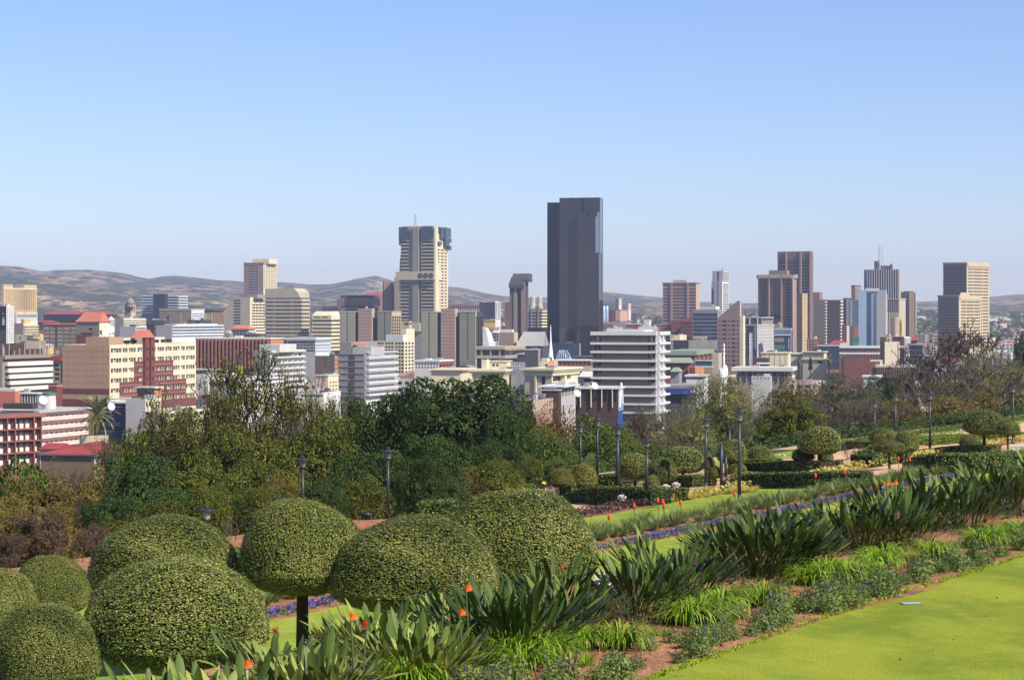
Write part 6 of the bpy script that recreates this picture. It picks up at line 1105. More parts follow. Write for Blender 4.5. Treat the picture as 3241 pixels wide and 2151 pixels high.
# suburb woodland on the far plain: uncountable
def suburb():
    rg = np.random.default_rng(11); N = 5200; Y = rg.uniform(2900, 5600, N); px = rg.uniform(-200, 3440, N); X = (px-CX)/FPX*Y
    Zg = np.array([ground(a, b) for a, b in zip(X, Y)]); k = 12; P = np.repeat(np.stack([X, Y, Zg+5], 1), k, 0); d = unit(rg.normal(size=P.shape)); P = P + d*np.array([9, 7, 5.]); P[:, 2] = np.maximum(P[:, 2], np.repeat(Zg, k)+1)
    ob("far_woodland", qmesh("far_woodland", leaves(P, d, 7.5, .8, .4, .3, rg), L_OLIVE, rg.uniform(0, .8, len(P))), None, kind="stuff")
    # scattered suburb houses, too many and too small to count
    N = 900; Y = rg.uniform(2700, 5400, N); px = rg.uniform(-100, 3340, N); v = []; f = []; mi = []
    for i in range(N):
        x = (px[i]-CX)/FPX*Y[i]; z = ground(x, Y[i]); w_, d_, h = rg.uniform(8, 26), rg.uniform(8, 14), rg.uniform(4, 9); b0 = len(v)
        for c in CV: v.append((x+c[0]*w_, Y[i]+c[1]*d_, z+c[2]*h))
        v.append((x+w_*.2, Y[i]+d_/2, z+h+2.5)); v.append((x+w_*.8, Y[i]+d_/2, z+h+2.5)); t = b0+4
        for q in CF[2:]: f.append(tuple(b0+j for j in q)); mi.append(0 if i % 3 else 1)
        rm = 2+(i % 3)
        for q in ((t, t+1, b0+9, b0+8), (t+2, t+3, b0+8, b0+9), (t+1, t+2, b0+9), (t+3, t, b0+8)): f.append(q); mi.append(rm)
    ob("far_suburb_houses", mesh("far_suburb_houses", v, f, [M['offw'], M['pink'], M['rust'], M['lgrey'], M['brown']], mi), None, kind="stuff")
suburb()
# the low roofs that fill the town between the named buildings
rb = random.Random(21); n = 0
FILL = dict(white=("low flat white building", ), offw=("low off-white building",), rust=("low brick building",), taupe=("low taupe building",), lgrey=("low pale grey building",), brown=("low brown building",), pink=("low pale pink building",), creamr=("low cream building",))
FK = list(FILL)
while n < 210:
    Y = rb.uniform(880, 2900); px = rb.uniform(-100, 3340); u = (px-CX)/FPX; x = u*Y; h = rb.uniform(5, 14)*(1.6 if Y > 1900 and rb.random() < .4 else 1)
    k = FK[n % len(FK)]; wd = rb.uniform(12, 40); D = rb.uniform(12, 30); zg = ground(x, Y)
    r = empty("low_building", (x, Y, zg-.5), -R(rb.choice([18, 20, 22, 108])), FILL[k][0]+" filling the town between the larger blocks", "building", "low buildings filling the town, "+k)
    z1 = h+.5; fs = []; vd = {}; vs = []; mi = []
    def add(pts, kk):
        ids = []
        for p in pts:
            q = tuple(round(c, 2) for c in p)
            if q not in vd: vd[q] = len(vs); vs.append(q)
            ids.append(vd[q])
        fs.append(ids); mi.append(kk)
    nx, ny = max(2, int(wd/4)), max(1, int(h/3.6)); rects = [((i+.2)*wd/nx, (i+.8)*wd/nx, 1+(j+.25)*(h-1)/ny, 1+(j+.7)*(h-1)/ny) for i in range(nx) for j in range(ny)]
    hole_wall(add, 0, (0, 0, 0), (1, 0, 0), (0, -1, 0), wd, z1, rects, .3, None); nd = max(2, int(D/4))
    rects2 = [((i+.25)*D/nd, (i+.75)*D/nd, 1+(j+.25)*(h-1)/ny, 1+(j+.7)*(h-1)/ny) for i in range(nd) for j in range(ny)]
    hole_wall(add, 0, (wd, 0, 0), (0, 1, 0), (1, 0, 0), D, z1, rects2, .3, None)
    add([(wd, D, 0), (0, D, 0), (0, D, z1), (wd, D, z1)], 0); add([(0, D, 0), (0, 0, 0), (0, 0, z1), (0, D, z1)], 0)
    add([(.01, .01, z1-.4), (wd-.01, .01, z1-.4), (wd-.01, D-.01, z1-.4), (.01, D-.01, z1-.4)], 1)
    ob("wall", mesh("wall", vs, fs, [M[k], M['roof'] if n % 3 else M['offw']], mi), r)
    box(r, "window_backing", M['gl'], .32, wd-.32, .31, D-.32, .3, z1-.6)
    if n % 4 == 0:
        me = mesh("roof", [(-.4, -.4, 0), (wd+.4, -.4, 0), (wd+.4, D+.4, 0), (-.4, D+.4, 0), (wd*.2, D/2, 3.4), (wd*.8, D/2, 3.4)], [(0, 1, 5, 4), (2, 3, 4, 5), (1, 2, 5), (3, 0, 4), (3, 2, 1, 0)], M[rb.choice(['red', 'rust', 'taupe', 'lgrey', 'rust'])]); ob("roof", me, r, (0, 0, z1+.02))
    else:
        for _ in range(3): bx, by = rb.uniform(.1, .8)*wd, rb.uniform(.1, .8)*D; box(r, "rooftop_unit", M[rb.choice(['white', 'lgrey', 'steel'])], bx, bx+rb.uniform(1, 3), by, by+rb.uniform(1, 3), z1-.5, z1+rb.uniform(.6, 2))
    n += 1
# ------------------------------------------------------------ clipped dome trees
def dome_prof(t, flat=.25):
    """profile of a clipped crown: t 0 bottom centre .. 1 top"""
    pass
def topi_mesh(i, N, ls, m, under=.30):
    rg = np.random.default_rng(100+i)
    # unit crown: width 1, height 1; rounded underside below the widest ring at z=under
    z = rg.uniform(0, 1, N*3)**.9; d = unit(rg.normal(size=(N*3, 3)))
    P = np.where(d[:, 2:3] > 0, d*np.array([.5, .5, 1-under]), d*np.array([.5, .5, under]))
    area = np.where(d[:, 2] > 0, 1., .8); keep = rg.uniform(0, 1, len(P)) < area; P = P[keep][:N]; d = d[keep][:N]
    # squarer shoulders
    k = (np.abs(P[:, 0]/.5)**2.15+np.abs(P[:, 1]/.5)**2.15+np.abs(P[:, 2]/np.where(P[:, 2] > 0, 1-under, under))**2.15)**(-1/2.15)
    P = P*k[:, None]; lump = 1+.02*np.sin(P[:, 0]*9+i)+.018*np.sin(P[:, 1]*12+2*i)+.012*np.sin(P[:, 2]*11+P[:, 0]*7)+.008*np.sin(P[:, 0]*31+P[:, 1]*27)
    n = P/np.array([.25, .25, .3]); P = P*lump[:, None]*(1-.045*rg.uniform(0, 1, len(P))[:, None]**1.6); stray = rg.uniform(0, 1, len(P)) < .04; P[stray] *= rg.uniform(1.005, 1.035, (stray.sum(), 1))
    low = P[:, 2] < -.05; P[low] *= (1-.07*rg.uniform(0, 1, (low.sum(), 1)))
    P[:, 2] += under
    patch = .5*np.sin(P[:, 0]*9+i)*np.sin(P[:, 1]*8+1)+.5*np.sin(P[:, 2]*9+P[:, 0]*6+i*2)
    rnd = np.clip(rg.normal(.42, .27, len(P))+.2*patch, 0, 1)
    return qmesh("crown", leaves(P, n, ls, .5, .85, .1, rg), m, rnd)
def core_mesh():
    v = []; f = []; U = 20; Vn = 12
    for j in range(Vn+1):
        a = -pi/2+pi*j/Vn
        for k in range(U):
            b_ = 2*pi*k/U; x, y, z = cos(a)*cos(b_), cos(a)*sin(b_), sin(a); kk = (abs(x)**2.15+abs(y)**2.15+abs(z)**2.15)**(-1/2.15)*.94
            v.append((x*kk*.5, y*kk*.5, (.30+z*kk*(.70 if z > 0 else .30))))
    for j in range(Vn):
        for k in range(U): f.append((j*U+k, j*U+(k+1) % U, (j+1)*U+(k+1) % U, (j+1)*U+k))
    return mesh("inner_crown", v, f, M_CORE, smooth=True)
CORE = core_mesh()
TOPN = [topi_mesh(i, 70000, .0158, L_TOP) for i in range(3)]; TOPF = [topi_mesh(5+i, 9000, .034, L_TOP) for i in range(2)]; TOPG = topi_mesh(9, 9000, .036, L_TOPY)
def topiary(px, ytop, wp, hp, s, label, near=True, v=0, gold=False, lean=0., tr=.055, group=None, base=None):
    x, y, zg = at_s(px, s) if base is None else at(px, base); zt = (HY-ytop)/FPX*y; wd = wp/FPX*y; h = hp/FPX*y; zb = zt-h
    r = empty("topiary_tree", (x, y, zg-.02), 0, label, "topiary tree", group or ("clipped dome trees on the lower lawn" if near else "clipped trees among the far hedges"))
    me = TOPG if gold else (TOPN[v % 3] if near else TOPF[v % 2]); rz = random.uniform(0, 6.28)
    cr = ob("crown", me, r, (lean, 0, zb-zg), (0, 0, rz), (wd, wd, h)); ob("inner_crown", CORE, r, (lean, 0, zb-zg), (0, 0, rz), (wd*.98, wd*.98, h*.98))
    hh = max(.3, zb-zg+h*.35); k = wd*tr
    sg = [(0, 0, -.1, k*1.25, 0, 0, .12, k), (0, 0, .12, k, lean*.5, .02, hh*.55, k*.85), (lean*.5, .02, hh*.55, k*.85, lean, 0, hh, k*.8)]
    for a in range(5): sg.append((lean, 0, hh*.8, k*.5, lean+.3*wd*cos(a*1.3), .3*wd*sin(a*1.3), hh+h*.1, k*.25))
    ob("trunk", qmesh("trunk", tubes(sg, 8), M_BARK), r); return r
NEAR = [(957,1577,398,300,29,"round clipped tree with a bare brown trunk, tallest of the dome trees",0),(1310,1633,549,300,26.5,"widest clipped dome right of the bare-trunked one",1),(1640,1547,505,330,30.5,"clipped dome nearest the violet flower line, right of the others",2),
 (521,1632,480,270,32,"clipped dome rising behind the big left dome",1),(563,1760,583,355,25,"big clipped dome in the left foreground",0),(158,1756,250,190,31,"small clipped dome by the left soil bank",2),(-10,1797,260,200,28,"clipped dome cut off by the left edge",0),(140,1906,350,290,22,"darkest clipped dome in the bottom left corner",2)]
for px, yt, wp, hp, s, lb, v in NEAR: topiary(px, yt, wp, hp, s, lb, True, v)
FAR = [(2162,1409,140,88,49.5,"large mushroom-shaped clipped tree right of the park bench",0,0,0,1525),(2010,1432,120,85,0,"dark clipped ball behind the bench lamp",1,0,0,1560),(2095,1445,100,80,0,"clipped ball between bench and mushroom tree",0,0,0,1552),(2062,1500,60,90,0,"small clipped bush right of the bench lamp",1,0,0,1560),
 (1845,1463,92,85,0,"golden-green clipped dome behind the curved hedge",0,1,0,1560),(1775,1482,85,58,0,"golden umbrella-clipped tree on a thin stem",0,1,0,1580),(2317,1387,95,80,0,"clipped dome behind the tallest lamp",0,0,0,1500),(2408,1408,88,66,0,"clipped dome left of the yellow-green tree",1,0,0,1480),(2333,1463,66,44,0,"small clipped ball beside the dark post",0,0,0,1500),
 (2596,1346,140,92,0,"large dark mushroom tree above the middle hedges",1,0,0,1492),(2542,1414,74,44,0,"small flat mushroom tree on a thin stem",0,0,0,1492),(2612,1420,52,40,0,"small clipped ball behind the dark mushroom tree",1,0,0,1484),
 (2795,1353,95,48,0,"flat-topped clipped tree left of the twin crowns",0,0,0,1432),(2868,1360,80,72,0,"rounded clipped tree with a thin trunk over the sandy path",1,0,0,1466),(2815,1391,100,40,0,"low umbrella-clipped tree standing on the sandy path",0,0,0,1486),
 (3115,1296,140,80,0,"large mushroom-clipped tree over the long right hedge",1,0,0,1432),(3190,1325,78,52,0,"leaning umbrella-clipped tree at the right edge",0,0,.0,1436),(3072,1370,72,52,0,"low clipped bush left of the right mushroom tree",1,0,0,1428),(2245,1440,40,48,0,"small ragged yellow-green standard tree by the second post",0,1,0,1548),(2262,1472,46,40,0,"small yellow-green standard tree in front of the path",1,1,0,1548)]
for px, yt, wp, hp, s, lb, v, gold, lean, base in FAR: topiary(px, yt, wp, hp, s, lb, False, v, bool(gold), lean, .045, None, base)
# ------------------------------------------------------------ hedges
def hedge(pts, hpx, wd, label, bright=False, taper=0, dens=320, off=0., m=None):
    """pts: pixels along the foot of the front face; hpx: height in photo pixels (per point or one)"""
    P = [at(px, py, 0) for px, py in pts]; n = len(P); H = [max(.35, (HY-pts[i][1]+(hpx[i] if isinstance(hpx, (list, tuple)) else hpx))/FPX*P[i][1]-P[i][2]) for i in range(n)]
    # resample
    Q = []; HH = []
    for i in range(n-1):
        a, b_ = np.array(P[i]), np.array(P[i+1]); L = max(1, int(np.linalg.norm((b_-a)[:2])/.5))
        for k in range(L): t = k/L; Q.append(a+(b_-a)*t); HH.append(H[i]+(H[i+1]-H[i])*t)
    Q.append(np.array(P[-1])); HH.append(H[-1]); Q = np.array(Q); HH = np.array(HH); T = np.gradient(Q[:, :2], axis=0); T = T/np.linalg.norm(T, axis=1, keepdims=True); Nn = np.stack([-T[:, 1], T[:, 0]], 1)
    sgn = np.sign(Nn[:, 1].sum()) or 1; Nn *= sgn
    zg = np.array([ground(q[0], q[1]) for q in Q]); o0 = Q[len(Q)//2].copy(); o0[2] = zg[len(Q)//2]
    r = empty("hedge", o0, 0, label, "hedge", "clipped box hedges"); v = []; f = []
    for k in range(len(Q)):
        for a, z in ((0.04, 0), (.04, .95), (wd-.04, .95), (wd-.04, 0)): v.append((Q[k, 0]+Nn[k, 0]*a-o0[0], Q[k, 1]+Nn[k, 1]*a-o0[1], zg[k]-.05+HH[k]*z-o0[2]))
    for k in range(len(Q)-1):
        for a in range(3): f.append((k*4+a, k*4+a+1, (k+1)*4+a+1, (k+1)*4+a))
    f.append((0, 1, 2, 3)); e = (len(Q)-1)*4; f.append((e+3, e+2, e+1, e))
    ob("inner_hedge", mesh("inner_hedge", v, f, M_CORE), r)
    L = len(Q)*.5; N = int(L*dens*(1+wd)); rg = np.random.default_rng(int(abs(o0[0]*10))+3); t = rg.uniform(0, len(Q)-1.001, N); k = t.astype(int); fr = t-k
    base = Q[k]+(Q[k+1]-Q[k])*fr[:, None]; h = HH[k]+(HH[k+1]-HH[k])*fr; gz = zg[k]+(zg[k+1]-zg[k])*fr; c = rg.uniform(0, 1, N); hm = float(np.mean(HH)); pt_ = wd/(wd+1.6*hm)
    top = c < pt_; front = (c >= pt_) & (c < pt_+(1-pt_)*.72); a = np.where(top, rg.uniform(0, wd, N), np.where(front, .0, wd)); z = np.where(top, h, rg.uniform(0, 1, N)*h)
    X = base[:, 0]+Nn[k, 0]*a; Y = base[:, 1]+Nn[k, 1]*a; d = np.zeros((N, 3)); d[top, 2] = 1; d[front, 0] = -Nn[k][front, 0]; d[front, 1] = -Nn[k][front, 1]; b2 = ~top & ~front; d[b2, 0] = Nn[k][b2, 0]; d[b2, 1] = Nn[k][b2, 1]
    PP = np.stack([X, Y, gz+z], 1)+d*rg.normal(-.01, .02, (N, 1))
    # end caps
    for e_, q_, hq, zq in ((0, Q[0], HH[0], zg[0]), (-1, Q[-1], HH[-1], zg[-1])):
        n_ = int(dens*wd*hq*.8)+4; aa = rg.uniform(0, wd, n_); pe = np.stack([q_[0]+Nn[e_, 0]*aa, q_[1]+Nn[e_, 1]*aa, zq+rg.uniform(0, 1, n_)*hq], 1); de = np.repeat((np.array([[-T[0, 0], -T[0, 1], 0]]) if e_ == 0 else np.array([[T[-1, 0], T[-1, 1], 0]])), n_, 0); PP = np.concatenate([PP, pe]); d = np.concatenate([d, de])
    ob("foliage", qmesh("foliage", leaves(PP-o0, d, .10, .6, .5, .1, rg), m or (L_HEDB if bright else L_HED), rg.uniform(0, 1, len(PP))), r, kind="stuff"); return r
hedge([(1765,1597),(1800,1594),(1870,1597),(1960,1601),(2060,1600)], [12,38,56,58,52], 1.6, "long dark curved hedge by the bench lamp, tapering down at its left end", dens=380)
hedge([(2045,1590),(2168,1585)], 36, 1.2, "short low hedge continuing the curved hedge to the right")
hedge([(2298,1548),(2345,1545),(2420,1546),(2560,1546),(2728,1540)], [16,46,50,50,44], 1.5, "long dark hedge right of the tallest lamp")
hedge([(2345,1494),(2430,1496),(2560,1496),(2655,1492)], [30,36,36,32], 1.4, "dark hedge behind the long one at the tallest lamp")
hedge([(2352,1488),(2450,1486)], 34, 1.0, "bright green hedge top behind the second hedge", True)
hedge([(2855,1495),(2890,1496),(2960,1498),(3080,1500),(3270,1492)], [30,56,62,60,58], 1.8, "longest dark hedge at the right edge beside the lamp")
hedge([(2905,1440),(3010,1438),(3140,1432)], [16,26,22], 1.4, "dark hedge between the right lamp and the mushroom tree")
hedge([(2762,1478),(2830,1470),(2890,1458)], [36,60,46], 1.6, "steep dark hedge above the sandy path")
hedge([(2655,1428),(2765,1420)], 26, 1.2, "mid-green hedge strip at the path edge right of the dark mushroom tree", True)
hedge([(2768,1422),(2900,1412),(3060,1402),(3241,1392)], 24, 2.5, "long yellow-green low hedge bank behind the right hedges", True)
hedge([(2090,1548),(2192,1543)], 38, 1.6, "dark box hedge under the large mushroom tree")
hedge([(1888,1545),(2000,1538)], 42, 1.4, "dusty pale-topped hedge behind the bench")
hedge([(1808,1562),(1850,1560)], 34, .9, "dark small hedge block behind the golden umbrella tree")
hedge([(1615,1572),(1690,1572)], 40, 1.4, "bright yellow-topped hedge block left of the two people", True)
hedge([(1320,1640),(1430,1640)], 52, 1.6, "dark rectangular hedge between the lamp and the right dome")
hedge([(2620,1500),(2741,1536)], 34, 1.0, "short hedge end by the sandy path", dens=250) if False else None
hedge([(2700,1545),(2745,1540)], 26, 1.0, "low hedge stub right of the long dark hedge")
# ------------------------------------------------------------ lamp posts
M_IRON = mat("painted_iron", (.03, .033, .036, 1), .45, .2, 2, spec=.5); M_LGL = mat("frosted_lantern_glass", (.35, .34, .32, 1), .3, .1, 2, spec=.6); M_CONC = mat("pale_concrete_footing", srgb(200, 195, 185, .7), .9)
LP = dict(base=lathe("base", [(.14, 0), (.14, .12), (.09, .2), (.09, .5)], M_IRON, 12), pole=lathe("pole", [(.085, .45), (.075, 2.2), (.06, 3.95)], M_IRON, 12),
 lantern=lathe("lantern", [(.09, 3.9), (.15, 4.0), (.19, 4.3), (.19, 4.36)], M_LGL, 12), collar=lathe("collar", [(.1, 3.86), (.13, 3.9), (.13, 3.97), (.1, 3.99)], M_IRON, 12), cap=lathe("cap", [(.37, 4.36), (.37, 4.385), (.16, 4.44), (.06, 4.5), (.03, 4.52)], M_IRON, 18),
 ring=lathe("louvre_ring", [(.205, 0), (.205, .025), (.16, .025)], M_IRON, 12), finial=lathe("finial", [(.08, 4.5), (.1, 4.56), (.02, 4.62)], M_IRON, 8), footing=lathe("footing", [(.42, -.05), (.42, .06), (.1, .07)], M_CONC, 12))
def lamp(px, ytop, label, base=None, foot=False, y0=60.):
    x, y, z = at_s(px, 55) if base == 's55' else at(px, base); k = ((HY-ytop)/FPX*y-z)/4.62
    r = empty("lamp_post", (x, y, z), 0, label, "lamp post", "black park lamp posts")
    for q in ("base", "pole", "lantern", "collar", "cap", "finial"): ob(q, LP[q], r, scale=(.95, .95, k) if q in ("base", "pole") else (.85, .85, k))
    for j in range(3): ob("louvre_ring", LP['ring'], r, (0, 0, (4.08+.09*j)*k), (0, 0, 0), (.85, .85, k))
    if foot: ob("footing", LP['footing'], r)
LAMPS = [(2340,1285,"black lamp post on a white footing, tallest in the middle of the garden",1597,True),(1955,1337,"lamp post behind the long curved hedge",1592,False),(2047,1380,"lamp post in front of the curved hedge's right part by the bench",1600,False),(1837,1333,"lamp post behind the golden clipped dome",1545,False),
 (1891,1315,"lamp post half hidden in the light green trees",1535,False),(2234,1315,"lamp post beside the bare poles and small yellow-green tree",1551,False),(2768,1262,"leftmost lamp post of the right-hand trio",1440,False),(2834,1240,"middle lamp post of the right-hand trio",1430,False),(2943,1233,"nearest lamp post of the right-hand trio standing in the hedge",1438,False),
 (3206,1212,"lamp post at the right edge behind the leaning umbrella tree",1405,False),(1228,1413,"tall lamp post left of the dark rectangular hedge","s55",False),(958,1440,"tall lamp post behind the bare-trunked dome tree","s55",False)]
for px, yt, lb, b_, ft in LAMPS: lamp(px, yt, lb, b_, ft)
for px, yt, s, lb in ((653,1598,58.5,"low-set lamp post behind the left dome"),(287,1683,57.5,"low-set lamp post at the left soil bank"),(885,1563,60,"lamp top barely showing left of the bare-trunked dome")):
    x, y, z = at_s(px, s); zt = (HY-yt)/FPX*y; r = empty("lamp_post", (x, y, z), 0, lb, "lamp post", "black park lamp posts"); k = (zt-z)/4.62
    for q in ("base", "pole", "lantern", "collar", "cap", "finial"):
        o = ob(q, LP[q], r, scale=(1.05, 1.05, k if q in ("base", "pole") else .9)); 
        if q not in ("base", "pole"): o.location.z = 4.62*(k-.9)
for px, y0, y1, lb in ((2283,1405,1548,"plain black post without lantern, left one by the path"),(2297,1445,1512,"plain dark post behind the small clipped ball"),(2309,1362,1500,"plain black post without lantern, taller one behind")):
    x, y, z = at(px, y1); h = (HY-y0)/FPX*y-z; r = ob("post", lathe("post", [(.09, -.05), (.085, h*.5), (.08, h)], M_IRON, 10), None, (x, y, z), label=lb, category="post")
for px, y0, y1, lb in ((1162,1629,1636,"short grey bollard beside the pruned rose on the soil bank"),(1517,1531,1560,"short grey bollard behind the right dome")):
    x, y, z = at_s(px, 54.5) if px < 1300 else at(px, y1+4); h = max(.5, (HY-y0)/FPX*y-z); ob("bollard", lathe("bollard", [(.16, -.05), (.16, h*.8), (.18, h*.82), (.18, h), (.05, h+.02)], M_IRON, 10), None, (x, y, z), label=lb, category="bollard")
# ------------------------------------------------------------ flower and foliage plants
L_STR = leafmat("strelitzia_leaf", [G(46, 66, 26, .66), G(72, 94, 38, .72), G(102, 124, 52, .76), G(160, 170, 84, .84)], .16, .48, .24)
L_LILY = leafmat("daylily_leaf", [G(90, 134, 26, .75), G(128, 174, 38, .78), G(168, 204, 52, .8), G(200, 214, 90, .8)], .4, .45, .3)
L_AGA = leafmat("agapanthus_leaf", [G(80, 104, 50, .7), G(112, 138, 66, .7), G(154, 170, 86, .75), G(184, 186, 110, .75)], .3, .45, .3)
L_SAL = leafmat("salvia_leaf", [G(74, 100, 34, .8), G(110, 136, 50, .85), G(146, 164, 76, .9), G(140, 132, 120, .8)], .3, .5, .3)
L_YEL = leafmat("golden_grass_leaf", [G(170, 156, 60, .85), G(206, 190, 90, .9), G(226, 208, 120, .9), G(232, 212, 140, .9)], .35, .6, .2)
L_HEA = leafmat("purple_heather", [G(82, 54, 60), G(110, 76, 84), G(132, 100, 96), G(90, 90, 60)], .15, .7, .1)
L_MAR = leafmat("maroon_bedding_leaf", [G(110, 36, 28), G(150, 56, 40), G(180, 80, 50), G(120, 90, 40)], .2, .6, .2)
L_VIO = leafmat("violet_petals", [srgb(60, 46, 150, .65), srgb(78, 60, 180, .7), srgb(104, 90, 205, .7), srgb(60, 110, 40, .6)], .25, .6, .2)
L_ORA = leafmat("orange_petals", [srgb(255, 110, 20, .9), srgb(255, 140, 30, .9), srgb(255, 90, 30, .9)], .2, .5, .3); M_BEAK = mat("beak_sheath", srgb(150, 100, 80, .6), .5); M_BLUEP = mat("blue_petal", srgb(50, 60, 190, .8), .5)
M_STEM = mat("green_stem", srgb(110, 120, 70, .6), .6)
def blade(seed, Ls, Lb, wd, bend, fold=.35):
    """stalk plus paddle blade, leaning along +x"""
    r = random.Random(seed); pts = []; n = 9; x = z = 0; a = pi/2-.06; out_ = []
    tot = Ls+Lb; st = tot/n
    for i in range(n+1):
        out_.append((x, z, a)); a -= bend/n*(0.4+1.2*i/n); x += cos(a)*st; z += sin(a)*st
    v = []; f = []; mi = []
    def wid(t):
        if t < Ls/tot: return .010
        q = (t-Ls/tot)/(Lb/tot); return wd*max(.03, math.sin(pi*min(1, q*.94+.05))**.75)/2
    for i, (x, z, a) in enumerate(out_):
        w_ = wid(i/n); nx, nz = -sin(a), cos(a); v += [(x+nx*w_*fold*-1*.8, -w_, z+nz*w_*fold*-.8), (x, 0, z), (x+nx*w_*fold*-.8, w_, z+nz*w_*fold*-.8)]
    for i in range(n):
        for j in range(2): f.append((i*3+j, i*3+j+1, i*3+j+4, i*3+j+3))
    me = mesh("leaf", v, f, L_STR, smooth=True); q = me.attributes.new("rnd", 'FLOAT', 'FACE'); q.data.foreach_set("value", [min(1, r.random()*.8+(.3 if seed >= 20 else 0))]*len(f)); return me
SL = [blade(i, .55+.12*(i % 3), .42+.07*(i % 4), .07+.018*(i % 3), .1+.24*(i % 5)) for i in range(14)]; SLW = [blade(20+i, .45+.1*(i % 3), .38+.05*(i % 3), .115+.02*(i % 2), .15+.22*(i % 5)) for i in range(8)]
def flower_meshes():
    q = []; rg = RNG
    for k in range(5): a = .25+.32*k; L = .17; d = np.array([cos(a), 0, sin(a)]); s_ = np.array([0, .022, 0]); e = np.array([-sin(a), 0, cos(a)])*.02; b0 = np.array([0, 0, .0]); q.append(np.stack([b0, b0+d*L*.5+s_+e, b0+d*L, b0+d*L*.5-s_-e]))
    pet = qmesh("orange_sepals", np.array(q), L_ORA, rg.uniform(0, 1, 5)); bk = qmesh("beak", tubes([(0, 0, -.02, .022, .2, 0, -.005, .004), (0, 0, -.02, .022, -.02, 0, -.06, .012)], 5), M_BEAK); tg = qmesh("blue_tongue", tubes([(.01, 0, .01, .009, .13, 0, .06, .003)], 3), M_BLUEP); return pet, bk, tg
PET, BEAK, TONG = flower_meshes()
STEMM = qmesh("flower_stem", tubes([(0, 0, 0, .012, .03, 0, .5, .011), (.03, 0, .5, .011, 0, 0, 1, .009)], 5), M_STEM)
def strelitzia(x, y, z, sc, nl, label, nf, rnd_, broad=False, lean=0.):
    r = empty("bird_of_paradise_plant", (x, y, z), 0, label, "plant", "bird of paradise plants along the front bed")
    for k in range(nl):
        me = rnd_.choice(SLW if broad else SL); a = rnd_.uniform(0, 2*pi); rr = .46*math.sqrt(rnd_.random())*sc; tilt = rnd_.uniform(.0, .42)*(1 if k % 5 else 1.9); s_ = sc*rnd_.uniform(.72, 1.12)
        ob("leaf", me, r, (rr*cos(a), rr*sin(a), 0), (rnd_.uniform(-.5, .5), tilt+lean*cos(a), a), (s_, s_, s_))
    for k in range(nf):
        a = rnd_.uniform(0, 2*pi); rr = .25*sc; h = sc*rnd_.uniform(1.15, 1.35); hd = rnd_.uniform(-.6, .9)+(pi if k % 3 == 0 else 0); pos = (rr*cos(a), rr*sin(a)-.15, h)
        st = ob("flower_stem", STEMM, r, (rr*cos(a), rr*sin(a)-.15, 0), (0, 0, hd), (1.2, 1.2, h)); fl = ob("flower", BEAK, r, pos, (0, 0, hd), (1.25,)*3); ob("orange_sepals", PET, fl); ob("blue_tongue", TONG, fl)
rs = random.Random(3); CL = []
for px, s_, hh, rad, nl in ((380,14.6,.95,.6,70),(560,15.6,1.0,.7,90),(720,14.9,1.1,.75,110),(850,16.4,.95,.6,60),(1000,15.1,1.02,.7,100),(1180,16.6,.95,.6,70),(1320,15.2,1.0,.8,120),(1400,17.0,.8,.5,50),(1500,15.9,1.02,.7,90),(1640,15.0,1.15,.85,140),(1770,16.4,1.05,.6,80),(1800,15.2,1.0,.6,90),
     (2010,15.3,1.05,.7,110),(2060,16.8,.95,.55,60),(2160,15.4,1.08,.7,110),(2290,16.9,1.02,.6,70),(2390,15.8,1.32,1.05,200),(2520,15.3,1.15,.8,120),(2610,16.8,1.0,.6,70),(2720,15.7,1.22,.8,120),(2820,16.6,1.3,.8,110),(2850,15.1,1.2,.75,110),(2960,16.0,1.3,.85,130),(3050,15.2,1.2,.75,100),(3080,16.9,1.2,.7,80),(3150,16.0,1.22,.8,110),(3230,15.2,1.15,.8,100),(3270,16.6,1.2,.8,100),(3330,15.8,1.2,.8,90),(1100,17.0,.75,.5,40),(2450,17.1,1.1,.7,70)):
    x, y, z = at_s(px, s_); CL.append((px, x, y, hh, rad, nl))
CL.sort()
def stre_clump(i, px, x, y, hh, rad, nl):
    nl = int(nl*1.7) if px < 1500 else int(nl*1.5)
    r = empty("bird_of_paradise_plant", (x, y, ground(x, y)), 0, "dark green bird of paradise clump, %s from the left in the long front bed" % ordn(i), "plant", "bird of paradise plants along the front bed")
    for k in range(nl):
        me = rs.choice(SLW if px < 1450 else SL); a = rs.uniform(0, 2*pi); q = math.sqrt(rs.random()); rr = rad*.75*q; tilt = rs.uniform(.0, .25)+q*rs.uniform(.05, .75); s_ = hh*rs.uniform(.62, 1.0)*(1-.12*q)*.92
        ob("leaf", me, r, (rr*cos(a), rr*sin(a), -.02), (rs.uniform(-.25, .25), tilt, a+rs.uniform(-.5, .5)), (s_*rs.uniform(.8, 1.15), s_, s_))
for i, c in enumerate(CL): stre_clump(i, *c)
